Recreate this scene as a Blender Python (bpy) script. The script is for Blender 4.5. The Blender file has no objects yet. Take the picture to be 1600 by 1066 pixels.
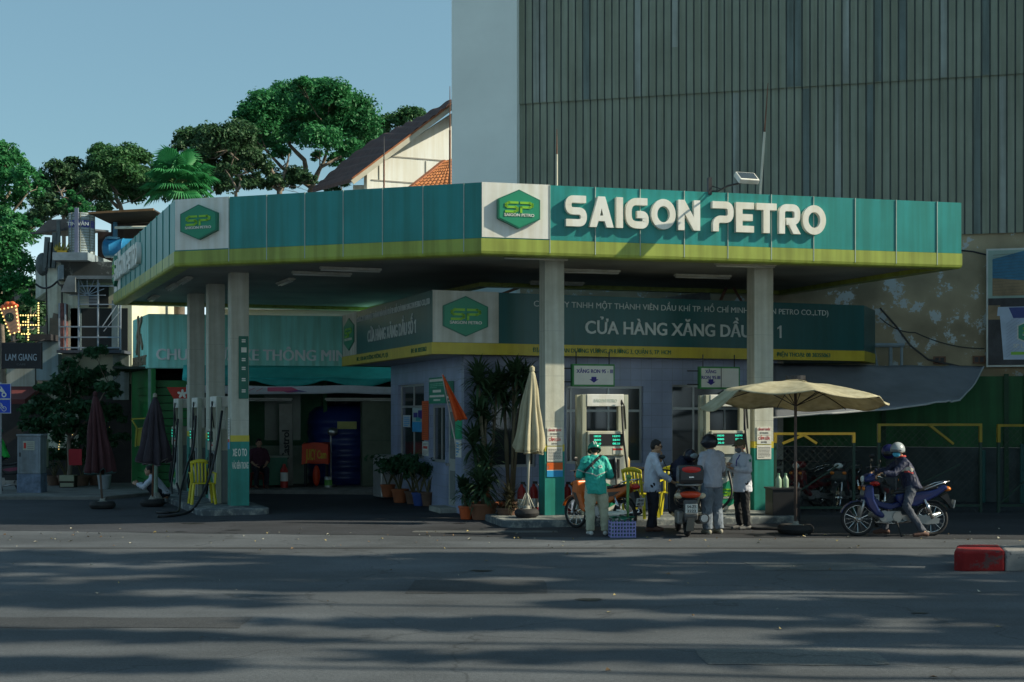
import bpy, math, random
import numpy as np
from mathutils import Vector, Matrix, Euler, noise

# ------------------------------------------------------------------ camera, sky, sun
C = bpy.context.scene.collection
scene = bpy.context.scene
R = math.radians
F, CX, HY, H = 2222.2, 800.0, 645.0, 2.06     # focal length in photo pixels, principal column, horizon row, eye height
cam = bpy.data.objects.new('camera', bpy.data.cameras.new('camera'))
cam.data.lens = 50; cam.data.sensor_width = 36
cam.data.shift_y = 0.07
cam.data.clip_start = 0.1; cam.data.clip_end = 3000
cam.location = (0, 0, H); cam.rotation_euler = (R(90), 0, 0)
C.objects.link(cam); scene.camera = cam

SUN_EL, SUN_AZ = 32.0, -5.0                     # azimuth from +X, counter-clockwise
world = bpy.data.worlds.new('World'); scene.world = world
world.use_nodes = True
nt = world.node_tree; nt.nodes.clear()
sky = nt.nodes.new('ShaderNodeTexSky'); sky.sky_type = 'NISHITA'; sky.sun_disc = False
sky.sun_elevation = R(SUN_EL); sky.sun_rotation = R(90 - SUN_AZ)
sky.air_density = 1.0; sky.dust_density = 1.2; sky.ozone_density = 1.5
bg = nt.nodes.new('ShaderNodeBackground'); bg.inputs['Strength'].default_value = 0.112
wo = nt.nodes.new('ShaderNodeOutputWorld')
tint = nt.nodes.new('ShaderNodeMix'); tint.data_type = 'RGBA'; tint.blend_type = 'MULTIPLY'; tint.inputs[0].default_value = 1; tint.inputs[7].default_value = (.86, 1.08, 1.0, 1)   # the slightly green city sky
nt.links.new(sky.outputs[0], tint.inputs[6]); 
hz = nt.nodes.new('ShaderNodeMix'); hz.data_type = 'RGBA'; hz.inputs[0].default_value = .55; hz.inputs[7].default_value = (1.22, 2.1, 2.6, 1)   # even city haze over the clear sky
nt.links.new(tint.outputs[2], hz.inputs[6]); 
gn = nt.nodes.new('ShaderNodeTexCoord'); sx = nt.nodes.new('ShaderNodeSeparateXYZ'); nt.links.new(gn.outputs['Generated'], sx.inputs[0])
rg = nt.nodes.new('ShaderNodeMapRange'); rg.interpolation_type = 'SMOOTHSTEP'; rg.inputs['From Min'].default_value = .03; rg.inputs['From Max'].default_value = .17; rg.inputs['To Min'].default_value = 1; rg.inputs['To Max'].default_value = 0
nt.links.new(sx.outputs['Z'], rg.inputs[0])
hb = nt.nodes.new('ShaderNodeMix'); hb.data_type = 'RGBA'; hb.inputs[7].default_value = (6.4, 8.2, 9.0, 1)   # bright horizon band added out of view to light under the canopy
nt.links.new(rg.outputs[0], hb.inputs[0]); nt.links.new(hz.outputs[2], hb.inputs[6]); nt.links.new(hb.outputs[2], bg.inputs[0]); nt.links.new(bg.outputs[0], wo.inputs[0])
sd = Vector((math.cos(R(SUN_EL))*math.cos(R(SUN_AZ)), math.cos(R(SUN_EL))*math.sin(R(SUN_AZ)), math.sin(R(SUN_EL))))
sun = bpy.data.objects.new('sun', bpy.data.lights.new('sun', 'SUN'))
sun.data.energy = 4.5; sun.data.angle = R(0.5); sun.data.color = (1.0, 0.91, 0.70)
sun.rotation_euler = sd.to_track_quat('Z', 'Y').to_euler(); sun.location = (30, -10, 30)
C.objects.link(sun)
vs = scene.view_settings
vs.view_transform = 'Standard'; vs.look = 'None'; vs.exposure = 0.55; vs.gamma = 1
scene.cycles.max_bounces = 6; scene.cycles.transparent_max_bounces = 8

# ------------------------------------------------------------------ helpers
def at(px, py, Y): return Vector(((px-CX)/F*Y, Y, H+(HY-py)/F*Y))
def gnd(px, py, z=0.0):
    Y = F*(H-z)/(py-HY); return Vector(((px-CX)/F*Y, Y, z))

def lin(r, g, b):
    f = lambda c: (c/255)/12.92 if c/255 <= .04045 else ((c/255+.055)/1.055)**2.4
    return (f(r), f(g), f(b))

MATS = {}
def M(name, col, rough=.6, metal=0., var=.14, scale=2.5, bump=0., bscale=30., streak=0., emit=0., spec=.4, grain=0.):
    if name in MATS: return MATS[name]
    m = bpy.data.materials.new(name); m.use_nodes = True
    t = m.node_tree; n = t.nodes; l = t.links
    p = n['Principled BSDF']; p.inputs['Roughness'].default_value = rough; p.inputs['Metallic'].default_value = metal
    p.inputs['Specular IOR Level'].default_value = spec
    tc = n.new('ShaderNodeTexCoord')
    nz = n.new('ShaderNodeTexNoise'); nz.inputs['Scale'].default_value = scale; nz.inputs['Detail'].default_value = 6; nz.inputs['Roughness'].default_value = .62
    l.new(tc.outputs['Object'], nz.inputs['Vector'])
    cr = n.new('ShaderNodeValToRGB'); cr.color_ramp.elements[0].position = .32; cr.color_ramp.elements[1].position = .68
    cr.color_ramp.elements[0].color = tuple(max(0, c*(1-var)) for c in col)+(1,)
    cr.color_ramp.elements[1].color = tuple(min(1, c*(1+var)) for c in col)+(1,)
    l.new(nz.outputs['Fac'], cr.inputs[0])
    out = cr.outputs[0]
    if streak:
        mp = n.new('ShaderNodeMapping'); mp.inputs['Scale'].default_value = (7, 7, .35)
        l.new(tc.outputs['Object'], mp.inputs[0])
        n2 = n.new('ShaderNodeTexNoise'); n2.inputs['Scale'].default_value = 1.0; n2.inputs['Detail'].default_value = 5
        l.new(mp.outputs[0], n2.inputs['Vector'])
        c2 = n.new('ShaderNodeValToRGB'); c2.color_ramp.elements[0].position = .38; c2.color_ramp.elements[1].position = .62
        k = 1-streak; c2.color_ramp.elements[0].color = (k, k*.97, k*.9, 1); c2.color_ramp.elements[1].color = (1, 1, 1, 1)
        l.new(n2.outputs['Fac'], c2.inputs[0])
        mx = n.new('ShaderNodeMix'); mx.data_type = 'RGBA'; mx.blend_type = 'MULTIPLY'; mx.inputs[0].default_value = 1
        l.new(out, mx.inputs[6]); l.new(c2.outputs[0], mx.inputs[7]); out = mx.outputs[2]
    if grain:
        n3 = n.new('ShaderNodeTexNoise'); n3.inputs['Scale'].default_value = 60; n3.inputs['Detail'].default_value = 3
        l.new(tc.outputs['Object'], n3.inputs['Vector'])
        c3 = n.new('ShaderNodeMapRange'); c3.inputs['From Min'].default_value = .3; c3.inputs['From Max'].default_value = .7
        c3.inputs['To Min'].default_value = 1-grain; c3.inputs['To Max'].default_value = 1+grain
        l.new(n3.outputs['Fac'], c3.inputs[0])
        mx = n.new('ShaderNodeMix'); mx.data_type = 'RGBA'; mx.blend_type = 'MULTIPLY'; mx.inputs[0].default_value = 1
        l.new(out, mx.inputs[6]); l.new(c3.outputs[0], mx.inputs[7]); out = mx.outputs[2]
    l.new(out, p.inputs['Base Color'])
    if bump:
        nb = n.new('ShaderNodeTexNoise'); nb.inputs['Scale'].default_value = bscale; nb.inputs['Detail'].default_value = 4
        l.new(tc.outputs['Object'], nb.inputs['Vector'])
        b = n.new('ShaderNodeBump'); b.inputs['Strength'].default_value = bump; b.inputs['Distance'].default_value = .02
        l.new(nb.outputs['Fac'], b.inputs['Height']); l.new(b.outputs[0], p.inputs['Normal'])
    if emit:
        p.inputs['Emission Color'].default_value = tuple(col)+(1,); p.inputs['Emission Strength'].default_value = emit
    MATS[name] = m
    return m

class MB:
    """collects shapes and links them as ONE mesh object"""
    def __init__(s): s.v = []; s.f = []; s.m = []; s.X = None; s.mi = 0
    def add(s, vs, fs, mi=None):
        o = len(s.v)
        if s.X is not None: vs = [s.X @ Vector(v) for v in vs]
        s.v.extend([tuple(v) for v in vs]); s.f.extend([tuple(i+o for i in f) for f in fs])
        s.m.extend([s.mi if mi is None else mi]*len(fs)); return s
    def box(s, x0, x1, y0, y1, z0, z1, mi=None):
        return s.add([(x0,y0,z0),(x1,y0,z0),(x1,y1,z0),(x0,y1,z0),(x0,y0,z1),(x1,y0,z1),(x1,y1,z1),(x0,y1,z1)],
                     [(0,3,2,1),(4,5,6,7),(0,1,5,4),(1,2,6,5),(2,3,7,6),(3,0,4,7)], mi)
    def obox(s, c, size, rot=(0,0,0), mi=None):
        X = Matrix.Translation(c) @ Euler(rot).to_matrix().to_4x4(); a, b, d = (q/2 for q in size)
        vs = [X @ Vector(p) for p in [(-a,-b,-d),(a,-b,-d),(a,b,-d),(-a,b,-d),(-a,-b,d),(a,-b,d),(a,b,d),(-a,b,d)]]
        return s.add(vs, [(0,3,2,1),(4,5,6,7),(0,1,5,4),(1,2,6,5),(2,3,7,6),(3,0,4,7)], mi)
    def bar(s, a, b, w, h=None, mi=None):
        a, b = Vector(a), Vector(b); h = h or w; d = b-a; q = d.to_track_quat('Z', 'Y')
        X = Matrix.Translation((a+b)/2) @ q.to_matrix().to_4x4(); x, y, z = w/2, h/2, d.length/2
        vs = [X @ Vector(p) for p in [(-x,-y,-z),(x,-y,-z),(x,y,-z),(-x,y,-z),(-x,-y,z),(x,-y,z),(x,y,z),(-x,y,z)]]
        return s.add(vs, [(0,3,2,1),(4,5,6,7),(0,1,5,4),(1,2,6,5),(2,3,7,6),(3,0,4,7)], mi)
    def prism(s, pts, a, b, ax='y', mi=None):
        n = len(pts)
        if ax == 'y': lo = [(p[0], a, p[1]) for p in pts]; hi = [(p[0], b, p[1]) for p in pts]
        elif ax == 'z': lo = [(p[0], p[1], a) for p in pts]; hi = [(p[0], p[1], b) for p in pts]
        else: lo = [(a, p[0], p[1]) for p in pts]; hi = [(b, p[0], p[1]) for p in pts]
        fs = [tuple(range(n))[::-1], tuple(range(n, 2*n))]+[(i, (i+1) % n, (i+1) % n+n, i+n) for i in range(n)]
        return s.add(lo+hi, fs, mi)
    def tube(s, pts, r, n=8, mi=None, caps=True):
        pts = [Vector(p) for p in pts]; N = len(pts); rs = r if isinstance(r, (list, tuple)) else [r]*N
        vs = []; up = None
        for i, p in enumerate(pts):
            d = (pts[min(i+1, N-1)]-pts[max(i-1, 0)])
            if d.length < 1e-9: d = Vector((0,0,1))
            d.normalize()
            if up is None: up = d.orthogonal().normalized()
            up = (up-d*up.dot(d))
            up = up.normalized() if up.length > 1e-6 else d.orthogonal().normalized()
            w = d.cross(up)
            for k in range(n):
                a = 2*math.pi*k/n; vs.append(p+(up*math.cos(a)+w*math.sin(a))*rs[i])
        fs = []
        for i in range(N-1):
            for k in range(n):
                fs.append((i*n+k, i*n+(k+1) % n, (i+1)*n+(k+1) % n, (i+1)*n+k))
        if caps: fs += [tuple(range(n))[::-1], tuple(range((N-1)*n, N*n))]
        return s.add(vs, fs, mi)
    def ell(s, c, rad, rot=None, nu=14, nv=9, mi=None):
        c = Vector(c); rad = rad if isinstance(rad, (tuple, list)) else (rad,)*3
        X = (Euler(rot).to_matrix() if rot else Matrix.Identity(3)); vs = [c+X @ Vector((0,0,-rad[2]))]
        for j in range(1, nv):
            t = -math.pi/2+math.pi*j/nv
            for i in range(nu):
                a = 2*math.pi*i/nu
                vs.append(c+X @ Vector((rad[0]*math.cos(t)*math.cos(a), rad[1]*math.cos(t)*math.sin(a), rad[2]*math.sin(t))))
        vs.append(c+X @ Vector((0,0,rad[2]))); fs = []
        for i in range(nu): fs.append((0, 1+(i+1) % nu, 1+i))
        for j in range(nv-2):
            for i in range(nu): fs.append((1+j*nu+i, 1+j*nu+(i+1) % nu, 1+(j+1)*nu+(i+1) % nu, 1+(j+1)*nu+i))
        b = 1+(nv-2)*nu
        for i in range(nu): fs.append((b+i, b+(i+1) % nu, len(vs)-1))
        return s.add(vs, fs, mi)
    def lathe(s, prof, c=(0,0,0), n=20, ax='z', mi=None, caps=True):
        vs = []; c = Vector(c)
        for r, z in prof:
            for k in range(n):
                a = 2*math.pi*k/n; x, y = r*math.cos(a), r*math.sin(a)
                vs.append(c+Vector((x, y, z) if ax == 'z' else (x, z, y) if ax == 'y' else (z, x, y)))
        fs = []
        for i in range(len(prof)-1):
            for k in range(n): fs.append((i*n+k, i*n+(k+1) % n, (i+1)*n+(k+1) % n, (i+1)*n+k))
        if caps: fs += [tuple(range(n))[::-1], tuple(range((len(prof)-1)*n, len(prof)*n))]
        return s.add(vs, fs, mi)
    def torus(s, c, Rr, r, ax='y', n=28, k=8, mi=None):
        pr = [(Rr+r*math.cos(2*math.pi*i/k), r*math.sin(2*math.pi*i/k)) for i in range(k+1)]
        return s.lathe(pr, c, n, ax, mi, caps=False)
    def limb(s, js, n=12):
        """tapering limb through (point, radius) joints"""
        for i, (p, r) in enumerate(js):
            s.ell(p, r, nu=n, nv=8)
            if i: s.tube([js[i-1][0], p], [js[i-1][1], r], n)
        return s
    def grid(s, fn, nu, nv, mi=None):
        vs = [fn(i/nu, j/nv) for j in range(nv+1) for i in range(nu+1)]; w = nu+1
        return s.add(vs, [(j*w+i, j*w+i+1, (j+1)*w+i+1, (j+1)*w+i) for j in range(nv) for i in range(nu)], mi)
    def build(s, name, mats, parent=None, loc=(0,0,0), rz=0., smooth=False, bevel=0., solid=0., sub=0, hard=None):
        me = bpy.data.meshes.new(name); me.from_pydata(s.v, [], s.f); 
        mats = mats if isinstance(mats, (list, tuple)) else [mats]
        for m in mats: me.materials.append(m)
        if len(mats) > 1: me.polygons.foreach_set('material_index', s.m)
        if smooth: me.polygons.foreach_set('use_smooth', [True]*len(me.polygons))
        if hard and hasattr(me, 'set_sharp_from_angle'): me.set_sharp_from_angle(angle=R(hard))
        me.update()
        o = bpy.data.objects.new(name, me); C.objects.link(o); o.location = loc; o.rotation_euler = (0,0,rz)
        if parent is not None: o.parent = parent
        if solid:
            q = o.modifiers.new('solid', 'SOLIDIFY'); q.thickness = solid; q.offset = 0
        if bevel:
            q = o.modifiers.new('bevel', 'BEVEL'); q.width = bevel; q.segments = 2; q.limit_method = 'ANGLE'
        if sub:
            q = o.modifiers.new('sub', 'SUBSURF'); q.levels = sub; q.render_levels = sub
        return o

def thing(name, label, cat, loc=(0,0,0), rz=0., group=None):
    o = bpy.data.objects.new(name, None); C.objects.link(o); o.empty_display_size = .2
    o.location = loc; o.rotation_euler = (0,0,rz); o['label'] = label; o['category'] = cat
    if group: o['group'] = group
    return o
def tag(o, label, cat, group=None, kind=None):
    o['label'] = label; o['category'] = cat
    if group: o['group'] = group
    if kind: o['kind'] = kind
    return o
def struct(o): o['kind'] = 'structure'; return o
def dup(root, loc, rz, label=None, cat=None):
    r = root.copy(); C.objects.link(r); r.location = loc; r.rotation_euler = (0,0,rz)
    if label: r['label'] = label
    for ch in list(root.children):
        c = ch.copy(); C.objects.link(c); c.parent = r
        for g in list(ch.children):
            d = g.copy(); C.objects.link(d); d.parent = c
    return r

class Face:
    """a vertical face from plan point a to plan point b; local x runs along it, local -y faces out"""
    def __init__(s, a, b):
        s.a = Vector(a).to_2d(); s.b = Vector(b).to_2d(); d = s.b-s.a; s.L = d.length; s.d = d/s.L
        s.rz = math.atan2(d.y, d.x); s.loc = (s.a.x, s.a.y, 0)
    def t(s, px):
        k = (px-CX)/F; return (s.a.x-k*s.a.y)/(k*s.d.y-s.d.x)
    def tz(s, px, py):
        t = s.t(px); Y = s.a.y+t*s.d.y; return t, H+(HY-py)/F*Y

def text_geo(txt, bold=.0, depth=.02, round_=0., res=3, space=1.0):
    cu = bpy.data.curves.new('t', 'FONT'); cu.body = txt; cu.size = 1; cu.offset = bold; cu.extrude = depth/2; cu.bevel_depth = round_
    cu.bevel_resolution = 2 if round_ else 0; cu.resolution_u = res; cu.space_character = space
    o = bpy.data.objects.new('t', cu); C.objects.link(o)
    dg = bpy.context.evaluated_depsgraph_get(); me = bpy.data.meshes.new_from_object(o.evaluated_get(dg))
    vs = [tuple(v.co) for v in me.vertices]; fs = [tuple(p.vertices) for p in me.polygons]
    bpy.data.objects.remove(o); bpy.data.meshes.remove(me); bpy.data.curves.remove(cu)
    return vs, fs
def put_text(mb, txt, x0, x1, z0, h, y=-.01, bold=.02, depth=.02, slope=0., round_=0., mi=None, space=1.0):
    """lettering standing in the local xz plane: baseline z0, cap height h, between x0 and x1"""
    vs, fs = text_geo(txt, 0 if 'M' in txt else min(bold, .012), 1.0, 0, space=space)
    if not vs: return mb
    if bold > .012:                          # heavier strokes: copies a hair to each side, each at its own depth
        base, bf, n0 = vs, fs, len(vs); vs = []; fs = []
        for i, dx in enumerate((-(bold-.008), 0, bold-.008)):
            vs = vs+[(v[0]+dx, v[1], v[2]+(.004 if depth > .02 else .06)*i) for v in base]; fs = fs+[tuple(q+n0*i for q in f) for f in bf]
    a = min(v[0] for v in vs); b = max(v[0] for v in vs); k = (x1-x0)/max(b-a, 1e-6); kz = h/.727
    mb.add([(x0+(v[0]-a)*k, y-depth*(v[2]+.5), z0+v[1]*kz+slope*(v[0]-a)*k) for v in vs], fs, mi); return mb

def remesh(mb, name, mat, parent, voxel, smooth_it=4, fold=0., fscale=9., seed=0, label=None):
    o = mb.build(name, mat); 
    q = o.modifiers.new('r', 'REMESH'); q.mode = 'VOXEL'; q.voxel_size = voxel; q.use_smooth_shade = True
    q2 = o.modifiers.new('s', 'SMOOTH'); q2.iterations = smooth_it; q2.factor = .5
    dg = bpy.context.evaluated_depsgraph_get(); me = bpy.data.meshes.new_from_object(o.evaluated_get(dg))
    old = o.data; o.modifiers.clear(); o.data = me; bpy.data.meshes.remove(old); me.name = name
    if fold:
        for v in me.vertices:
            p = v.co*fscale+Vector((seed*7.3, seed*3.1, 0)); p.z *= .7
            p += .35*noise.noise_vector(p*.8); k = 1-abs(noise.noise(p))*2.2; k2 = 1-abs(noise.noise(p*2.3+Vector((5, 1, 2))))*2.2
            v.co += v.normal*(fold*(.75*k*abs(k)+.4*k2-.35))
    if not me.materials: me.materials.append(mat)
    me.polygons.foreach_set('use_smooth', [True]*len(me.polygons))
    if parent: o.parent = parent
    if label: o['label'] = label
    return o
# ------------------------------------------------------------------ materials of the place
def tile_mat(name, col, grout, w, h, rough=.35):
    m = bpy.data.materials.new(name); m.use_nodes = True; t = m.node_tree; n = t.nodes; l = t.links; p = n['Principled BSDF']
    p.inputs['Roughness'].default_value = rough
    tc = n.new('ShaderNodeTexCoord'); sp = n.new('ShaderNodeSeparateXYZ'); cb = n.new('ShaderNodeCombineXYZ')
    l.new(tc.outputs['Object'], sp.inputs[0]); l.new(sp.outputs[0], cb.inputs[0]); l.new(sp.outputs[2], cb.inputs[1])
    b = n.new('ShaderNodeTexBrick'); b.offset = 0; b.inputs['Scale'].default_value = 1
    b.inputs['Color1'].default_value = (*col, 1); b.inputs['Color2'].default_value = tuple(c*.9 for c in col)+(1,); b.inputs['Mortar'].default_value = (*grout, 1)
    b.inputs['Mortar Size'].default_value = .006; b.inputs['Brick Width'].default_value = w; b.inputs['Row Height'].default_value = h; b.inputs['Mortar Smooth'].default_value = .1
    l.new(cb.outputs[0], b.inputs['Vector'])
    nz = n.new('ShaderNodeTexNoise'); nz.inputs['Scale'].default_value = 1.2; nz.inputs['Detail'].default_value = 7; l.new(tc.outputs['Object'], nz.inputs['Vector'])
    mr = n.new('ShaderNodeMapRange'); mr.inputs['From Min'].default_value = .3; mr.inputs['From Max'].default_value = .7; mr.inputs['To Min'].default_value = .72; mr.inputs['To Max'].default_value = 1.1
    l.new(nz.outputs['Fac'], mr.inputs[0])
    mx = n.new('ShaderNodeMix'); mx.data_type = 'RGBA'; mx.blend_type = 'MULTIPLY'; mx.inputs[0].default_value = 1
    l.new(b.outputs['Color'], mx.inputs[6]); l.new(mr.outputs[0], mx.inputs[7]); l.new(mx.outputs[2], p.inputs['Base Color'])
    return m
def patch_mat(name, base, patch, scale, lo, hi, rough=.85, bump=.3, extra=None, stretch=(1,1,1)):
    """a base coat with flaked patches of another colour"""
    m = bpy.data.materials.new(name); m.use_nodes = True; t = m.node_tree; n = t.nodes; l = t.links; p = n['Principled BSDF']
    p.inputs['Roughness'].default_value = rough; p.inputs['Specular IOR Level'].default_value = .3
    tc = n.new('ShaderNodeTexCoord'); mp = n.new('ShaderNodeMapping'); mp.inputs['Scale'].default_value = stretch; l.new(tc.outputs['Object'], mp.inputs[0])
    a = n.new('ShaderNodeTexNoise'); a.inputs['Scale'].default_value = scale; a.inputs['Detail'].default_value = 10; a.inputs['Roughness'].default_value = .72
    l.new(mp.outputs[0], a.inputs['Vector'])
    cr = n.new('ShaderNodeValToRGB'); cr.color_ramp.elements[0].position = lo; cr.color_ramp.elements[1].position = hi
    cr.color_ramp.elements[0].color = (0,0,0,1); cr.color_ramp.elements[1].color = (1,1,1,1); l.new(a.outputs['Fac'], cr.inputs[0])
    b = n.new('ShaderNodeTexNoise'); b.inputs['Scale'].default_value = scale*.5; b.inputs['Detail'].default_value = 8; l.new(tc.outputs['Object'], b.inputs['Vector'])
    c2 = n.new('ShaderNodeValToRGB'); c2.color_ramp.elements[0].position = .3; c2.color_ramp.elements[1].position = .7
    c2.color_ramp.elements[0].color = tuple(c*.55 for c in base)+(1,); c2.color_ramp.elements[1].color = tuple(c*1.2 for c in base)+(1,)
    l.new(b.outputs['Fac'], c2.inputs[0])
    mx = n.new('ShaderNodeMix'); mx.data_type = 'RGBA'; l.new(cr.outputs[0], mx.inputs[0]); l.new(c2.outputs[0], mx.inputs[6]); mx.inputs[7].default_value = (*patch, 1)
    l.new(mx.outputs[2], p.inputs['Base Color'])
    bp = n.new('ShaderNodeBump'); bp.inputs['Strength'].default_value = bump; bp.inputs['Distance'].default_value = .02
    l.new(a.outputs['Fac'], bp.inputs['Height']); l.new(bp.outputs[0], p.inputs['Normal'])
    return m
def asphalt(name, col, spot, var=.35):
    m = bpy.data.materials.new(name); m.use_nodes = True; t = m.node_tree; n = t.nodes; l = t.links; p = n['Principled BSDF']
    p.inputs['Roughness'].default_value = .8; p.inputs['Specular IOR Level'].default_value = .35
    tc = n.new('ShaderNodeTexCoord')
    def nz(s, d, st=(1,1,1)):
        mp = n.new('ShaderNodeMapping'); mp.inputs['Scale'].default_value = st; l.new(tc.outputs['Object'], mp.inputs[0])
        a = n.new('ShaderNodeTexNoise'); a.inputs['Scale'].default_value = s; a.inputs['Detail'].default_value = d; a.inputs['Roughness'].default_value = .65
        l.new(mp.outputs[0], a.inputs['Vector']); return a.outputs['Fac']
    def rng(f, a, b, lo=.3, hi=.7):
        q = n.new('ShaderNodeMapRange'); q.inputs['From Min'].default_value = lo; q.inputs['From Max'].default_value = hi; q.inputs['To Min'].default_value = a; q.inputs['To Max'].default_value = b
        l.new(f, q.inputs[0]); return q.outputs[0]
    def mul(a, b):
        q = n.new('ShaderNodeMath'); q.operation = 'MULTIPLY'; l.new(a, q.inputs[0]); l.new(b, q.inputs[1]); return q.outputs[0]
    f = mul(mul(rng(nz(.35, 6), 1-var, 1+var), rng(nz(28, 3), .75, 1.25)), rng(nz(90, 2), .6, 1.4))
    f = mul(f, rng(nz(.5, 5, (.35, 2.2, 1)), .78, 1.15))       # tyre-worn lanes along the street
    v = n.new('ShaderNodeTexVoronoi'); v.feature = 'DISTANCE_TO_EDGE'; v.inputs['Scale'].default_value = .22
    wn = n.new('ShaderNodeTexNoise'); wn.inputs['Scale'].default_value = 1.3; wn.inputs['Detail'].default_value = 5; l.new(tc.outputs['Object'], wn.inputs['Vector'])
    mv = n.new('ShaderNodeMix'); mv.data_type = 'RGBA'; mv.blend_type = 'ADD'; mv.inputs[0].default_value = 1.0
    l.new(tc.outputs['Object'], mv.inputs[6]); l.new(wn.outputs['Color'], mv.inputs[7]); l.new(mv.outputs[2], v.inputs['Vector'])
    f = mul(f, rng(v.outputs['Distance'], .6, 1, 0, .006))      # cracks
    bc = n.new('ShaderNodeCombineColor')
    vm = n.new('ShaderNodeVectorMath'); vm.operation = 'SCALE'; vm.inputs[0].default_value = col; l.new(f, vm.inputs['Scale'])
    sp = rng(nz(3.2, 8), 0, 1, .66, .74)
    mx = n.new('ShaderNodeMix'); mx.data_type = 'RGBA'; l.new(sp, mx.inputs[0]); l.new(vm.outputs[0], mx.inputs[6]); mx.inputs[7].default_value = (*spot, 1)
    l.new(mx.outputs[2], p.inputs['Base Color'])
    bp = n.new('ShaderNodeBump'); bp.inputs['Strength'].default_value = .5; bp.inputs['Distance'].default_value = .012
    l.new(nz(70, 3), bp.inputs['Height']); l.new(bp.outputs[0], p.inputs['Normal'])
    return m
def strip_mat(name, col, pitch, dark):
    """long narrow boards running along local x"""
    m = bpy.data.materials.new(name); m.use_nodes = True; t = m.node_tree; n = t.nodes; l = t.links; p = n['Principled BSDF']
    p.inputs['Roughness'].default_value = .6
    tc = n.new('ShaderNodeTexCoord'); w = n.new('ShaderNodeTexWave'); w.bands_direction = 'Y'; w.wave_profile = 'SAW'; w.inputs['Scale'].default_value = .314/pitch
    l.new(tc.outputs['Object'], w.inputs['Vector'])
    cr = n.new('ShaderNodeValToRGB'); cr.color_ramp.elements[0].position = 0; cr.color_ramp.elements[1].position = .12
    cr.color_ramp.elements[0].color = tuple(c*dark for c in col)+(1,); cr.color_ramp.elements[1].color = (*col, 1); l.new(w.outputs['Fac'], cr.inputs[0])
    nz = n.new('ShaderNodeTexNoise'); nz.inputs['Scale'].default_value = .8; nz.inputs['Detail'].default_value = 6; l.new(tc.outputs['Object'], nz.inputs['Vector'])
    mr = n.new('ShaderNodeMapRange'); mr.inputs['From Min'].default_value = .3; mr.inputs['From Max'].default_value = .7; mr.inputs['To Min'].default_value = .65; mr.inputs['To Max'].default_value = 1.1; l.new(nz.outputs['Fac'], mr.inputs[0])
    mx = n.new('ShaderNodeMix'); mx.data_type = 'RGBA'; mx.blend_type = 'MULTIPLY'; mx.inputs[0].default_value = 1
    l.new(cr.outputs[0], mx.inputs[6]); l.new(mr.outputs[0], mx.inputs[7]); l.new(mx.outputs[2], p.inputs['Base Color'])
    return m

white = M('white_paint', (.72, .72, .68), .5, var=.06, streak=.12)
offwhite = M('off_white', (.6, .6, .54), .55, var=.1, streak=.15)
teal = M('teal_panel', (.017, .245, .235), .38, var=.12, scale=.8, streak=.2)
lime = M('lime_panel', (.30, .365, .065), .42, var=.14, scale=.9, streak=.25)
tealtop = M('teal_column_paint', (.02, .26, .22), .5, var=.15, streak=.2)
yellowband = M('yellow_band_paint', (.6, .5, .06), .5, var=.12)
dteal = M('dark_teal_sign', (.009, .085, .088), .35, var=.08, scale=.8, streak=.1)
syellow = M('sign_yellow', (.5, .4, .03), .4, var=.1, streak=.1)
logo_g = M('logo_green', (.015, .24, .13), .4, var=.06)
logo_l = M('logo_lime', (.22, .5, .03), .4, var=.04)
letterw = M('letter_white', (.76, .76, .71), .45, var=.05, scale=4, streak=.08)
colm = M('column_plaster', (.52, .53, .46), .8, var=.1, scale=3, streak=.2, bump=.15)
concrete = M('concrete', (.3, .3, .27), .9, var=.3, scale=3, bump=.4, grain=.2)
darkmetal = M('dark_metal', (.05, .05, .055), .45, metal=.6, var=.25)
steel = M('steel', (.5, .5, .5), .35, metal=.9, var=.15)
black = M('black_plastic', (.015, .015, .017), .45, var=.2)
rubber = M('rubber', (.02, .02, .021), .8, var=.25, bump=.2)
glass = M('dark_glass', (.035, .045, .05), .08, var=.3, scale=.7, spec=.6)
alu = M('aluminium_frame', (.42, .43, .42), .4, metal=.5, var=.1)
rust = M('rusty_iron', (.16, .08, .05), .8, var=.4, scale=6, bump=.3)
greendark = M('dark_green_paint', (.02, .06, .045), .6, var=.3)
tilem = tile_mat('wall_tile', (.35, .41, .58), (.27, .31, .40), .25, .25)

# ------------------------------------------------------------------ ground
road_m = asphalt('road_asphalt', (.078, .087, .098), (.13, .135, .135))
fore_shade_m = asphalt('forecourt_asphalt_shaded', (.036, .039, .047), (.065, .068, .075), .45)  # forecourt colour darkened to carry shade the sun does not cast here
b = MB(); b.add([(-400,-60,0),(400,-60,0),(400,900,0),(-400,900,0)], [(0,1,2,3)]); struct(b.build('road', road_m))
b = MB(); e = [gnd(-300, 826), gnd(0, 829), gnd(330, 834), gnd(800, 839), gnd(1250, 841), gnd(1900, 845)]  # front edge of the darkened sheet follows the shade line
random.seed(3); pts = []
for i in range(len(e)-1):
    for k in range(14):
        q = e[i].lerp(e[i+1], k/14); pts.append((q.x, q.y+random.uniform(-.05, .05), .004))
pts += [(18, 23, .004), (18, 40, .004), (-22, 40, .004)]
b.add(pts, [tuple(range(len(pts)))]); struct(b.build('forecourt_shaded', fore_shade_m))
side_m = M('paving_concrete', (.17, .17, .16), .9, var=.3, scale=1.5, bump=.4, grain=.25)
b = MB(); b.prism([(-30, 33.6), (-9.6, 33.6), (-8.9, 35.4), (-8.9, 42), (-30, 42)], -.1, .09, 'z'); struct(b.build('pavement', side_m, bevel=.02))
b = MB(); b.prism([(-8.6, 36.3), (-2.6, 35.6), (-2.2, 41.6), (-9, 41.6)], -.05, .10, 'z'); struct(b.build('shop_floor', side_m, bevel=.02))
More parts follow.
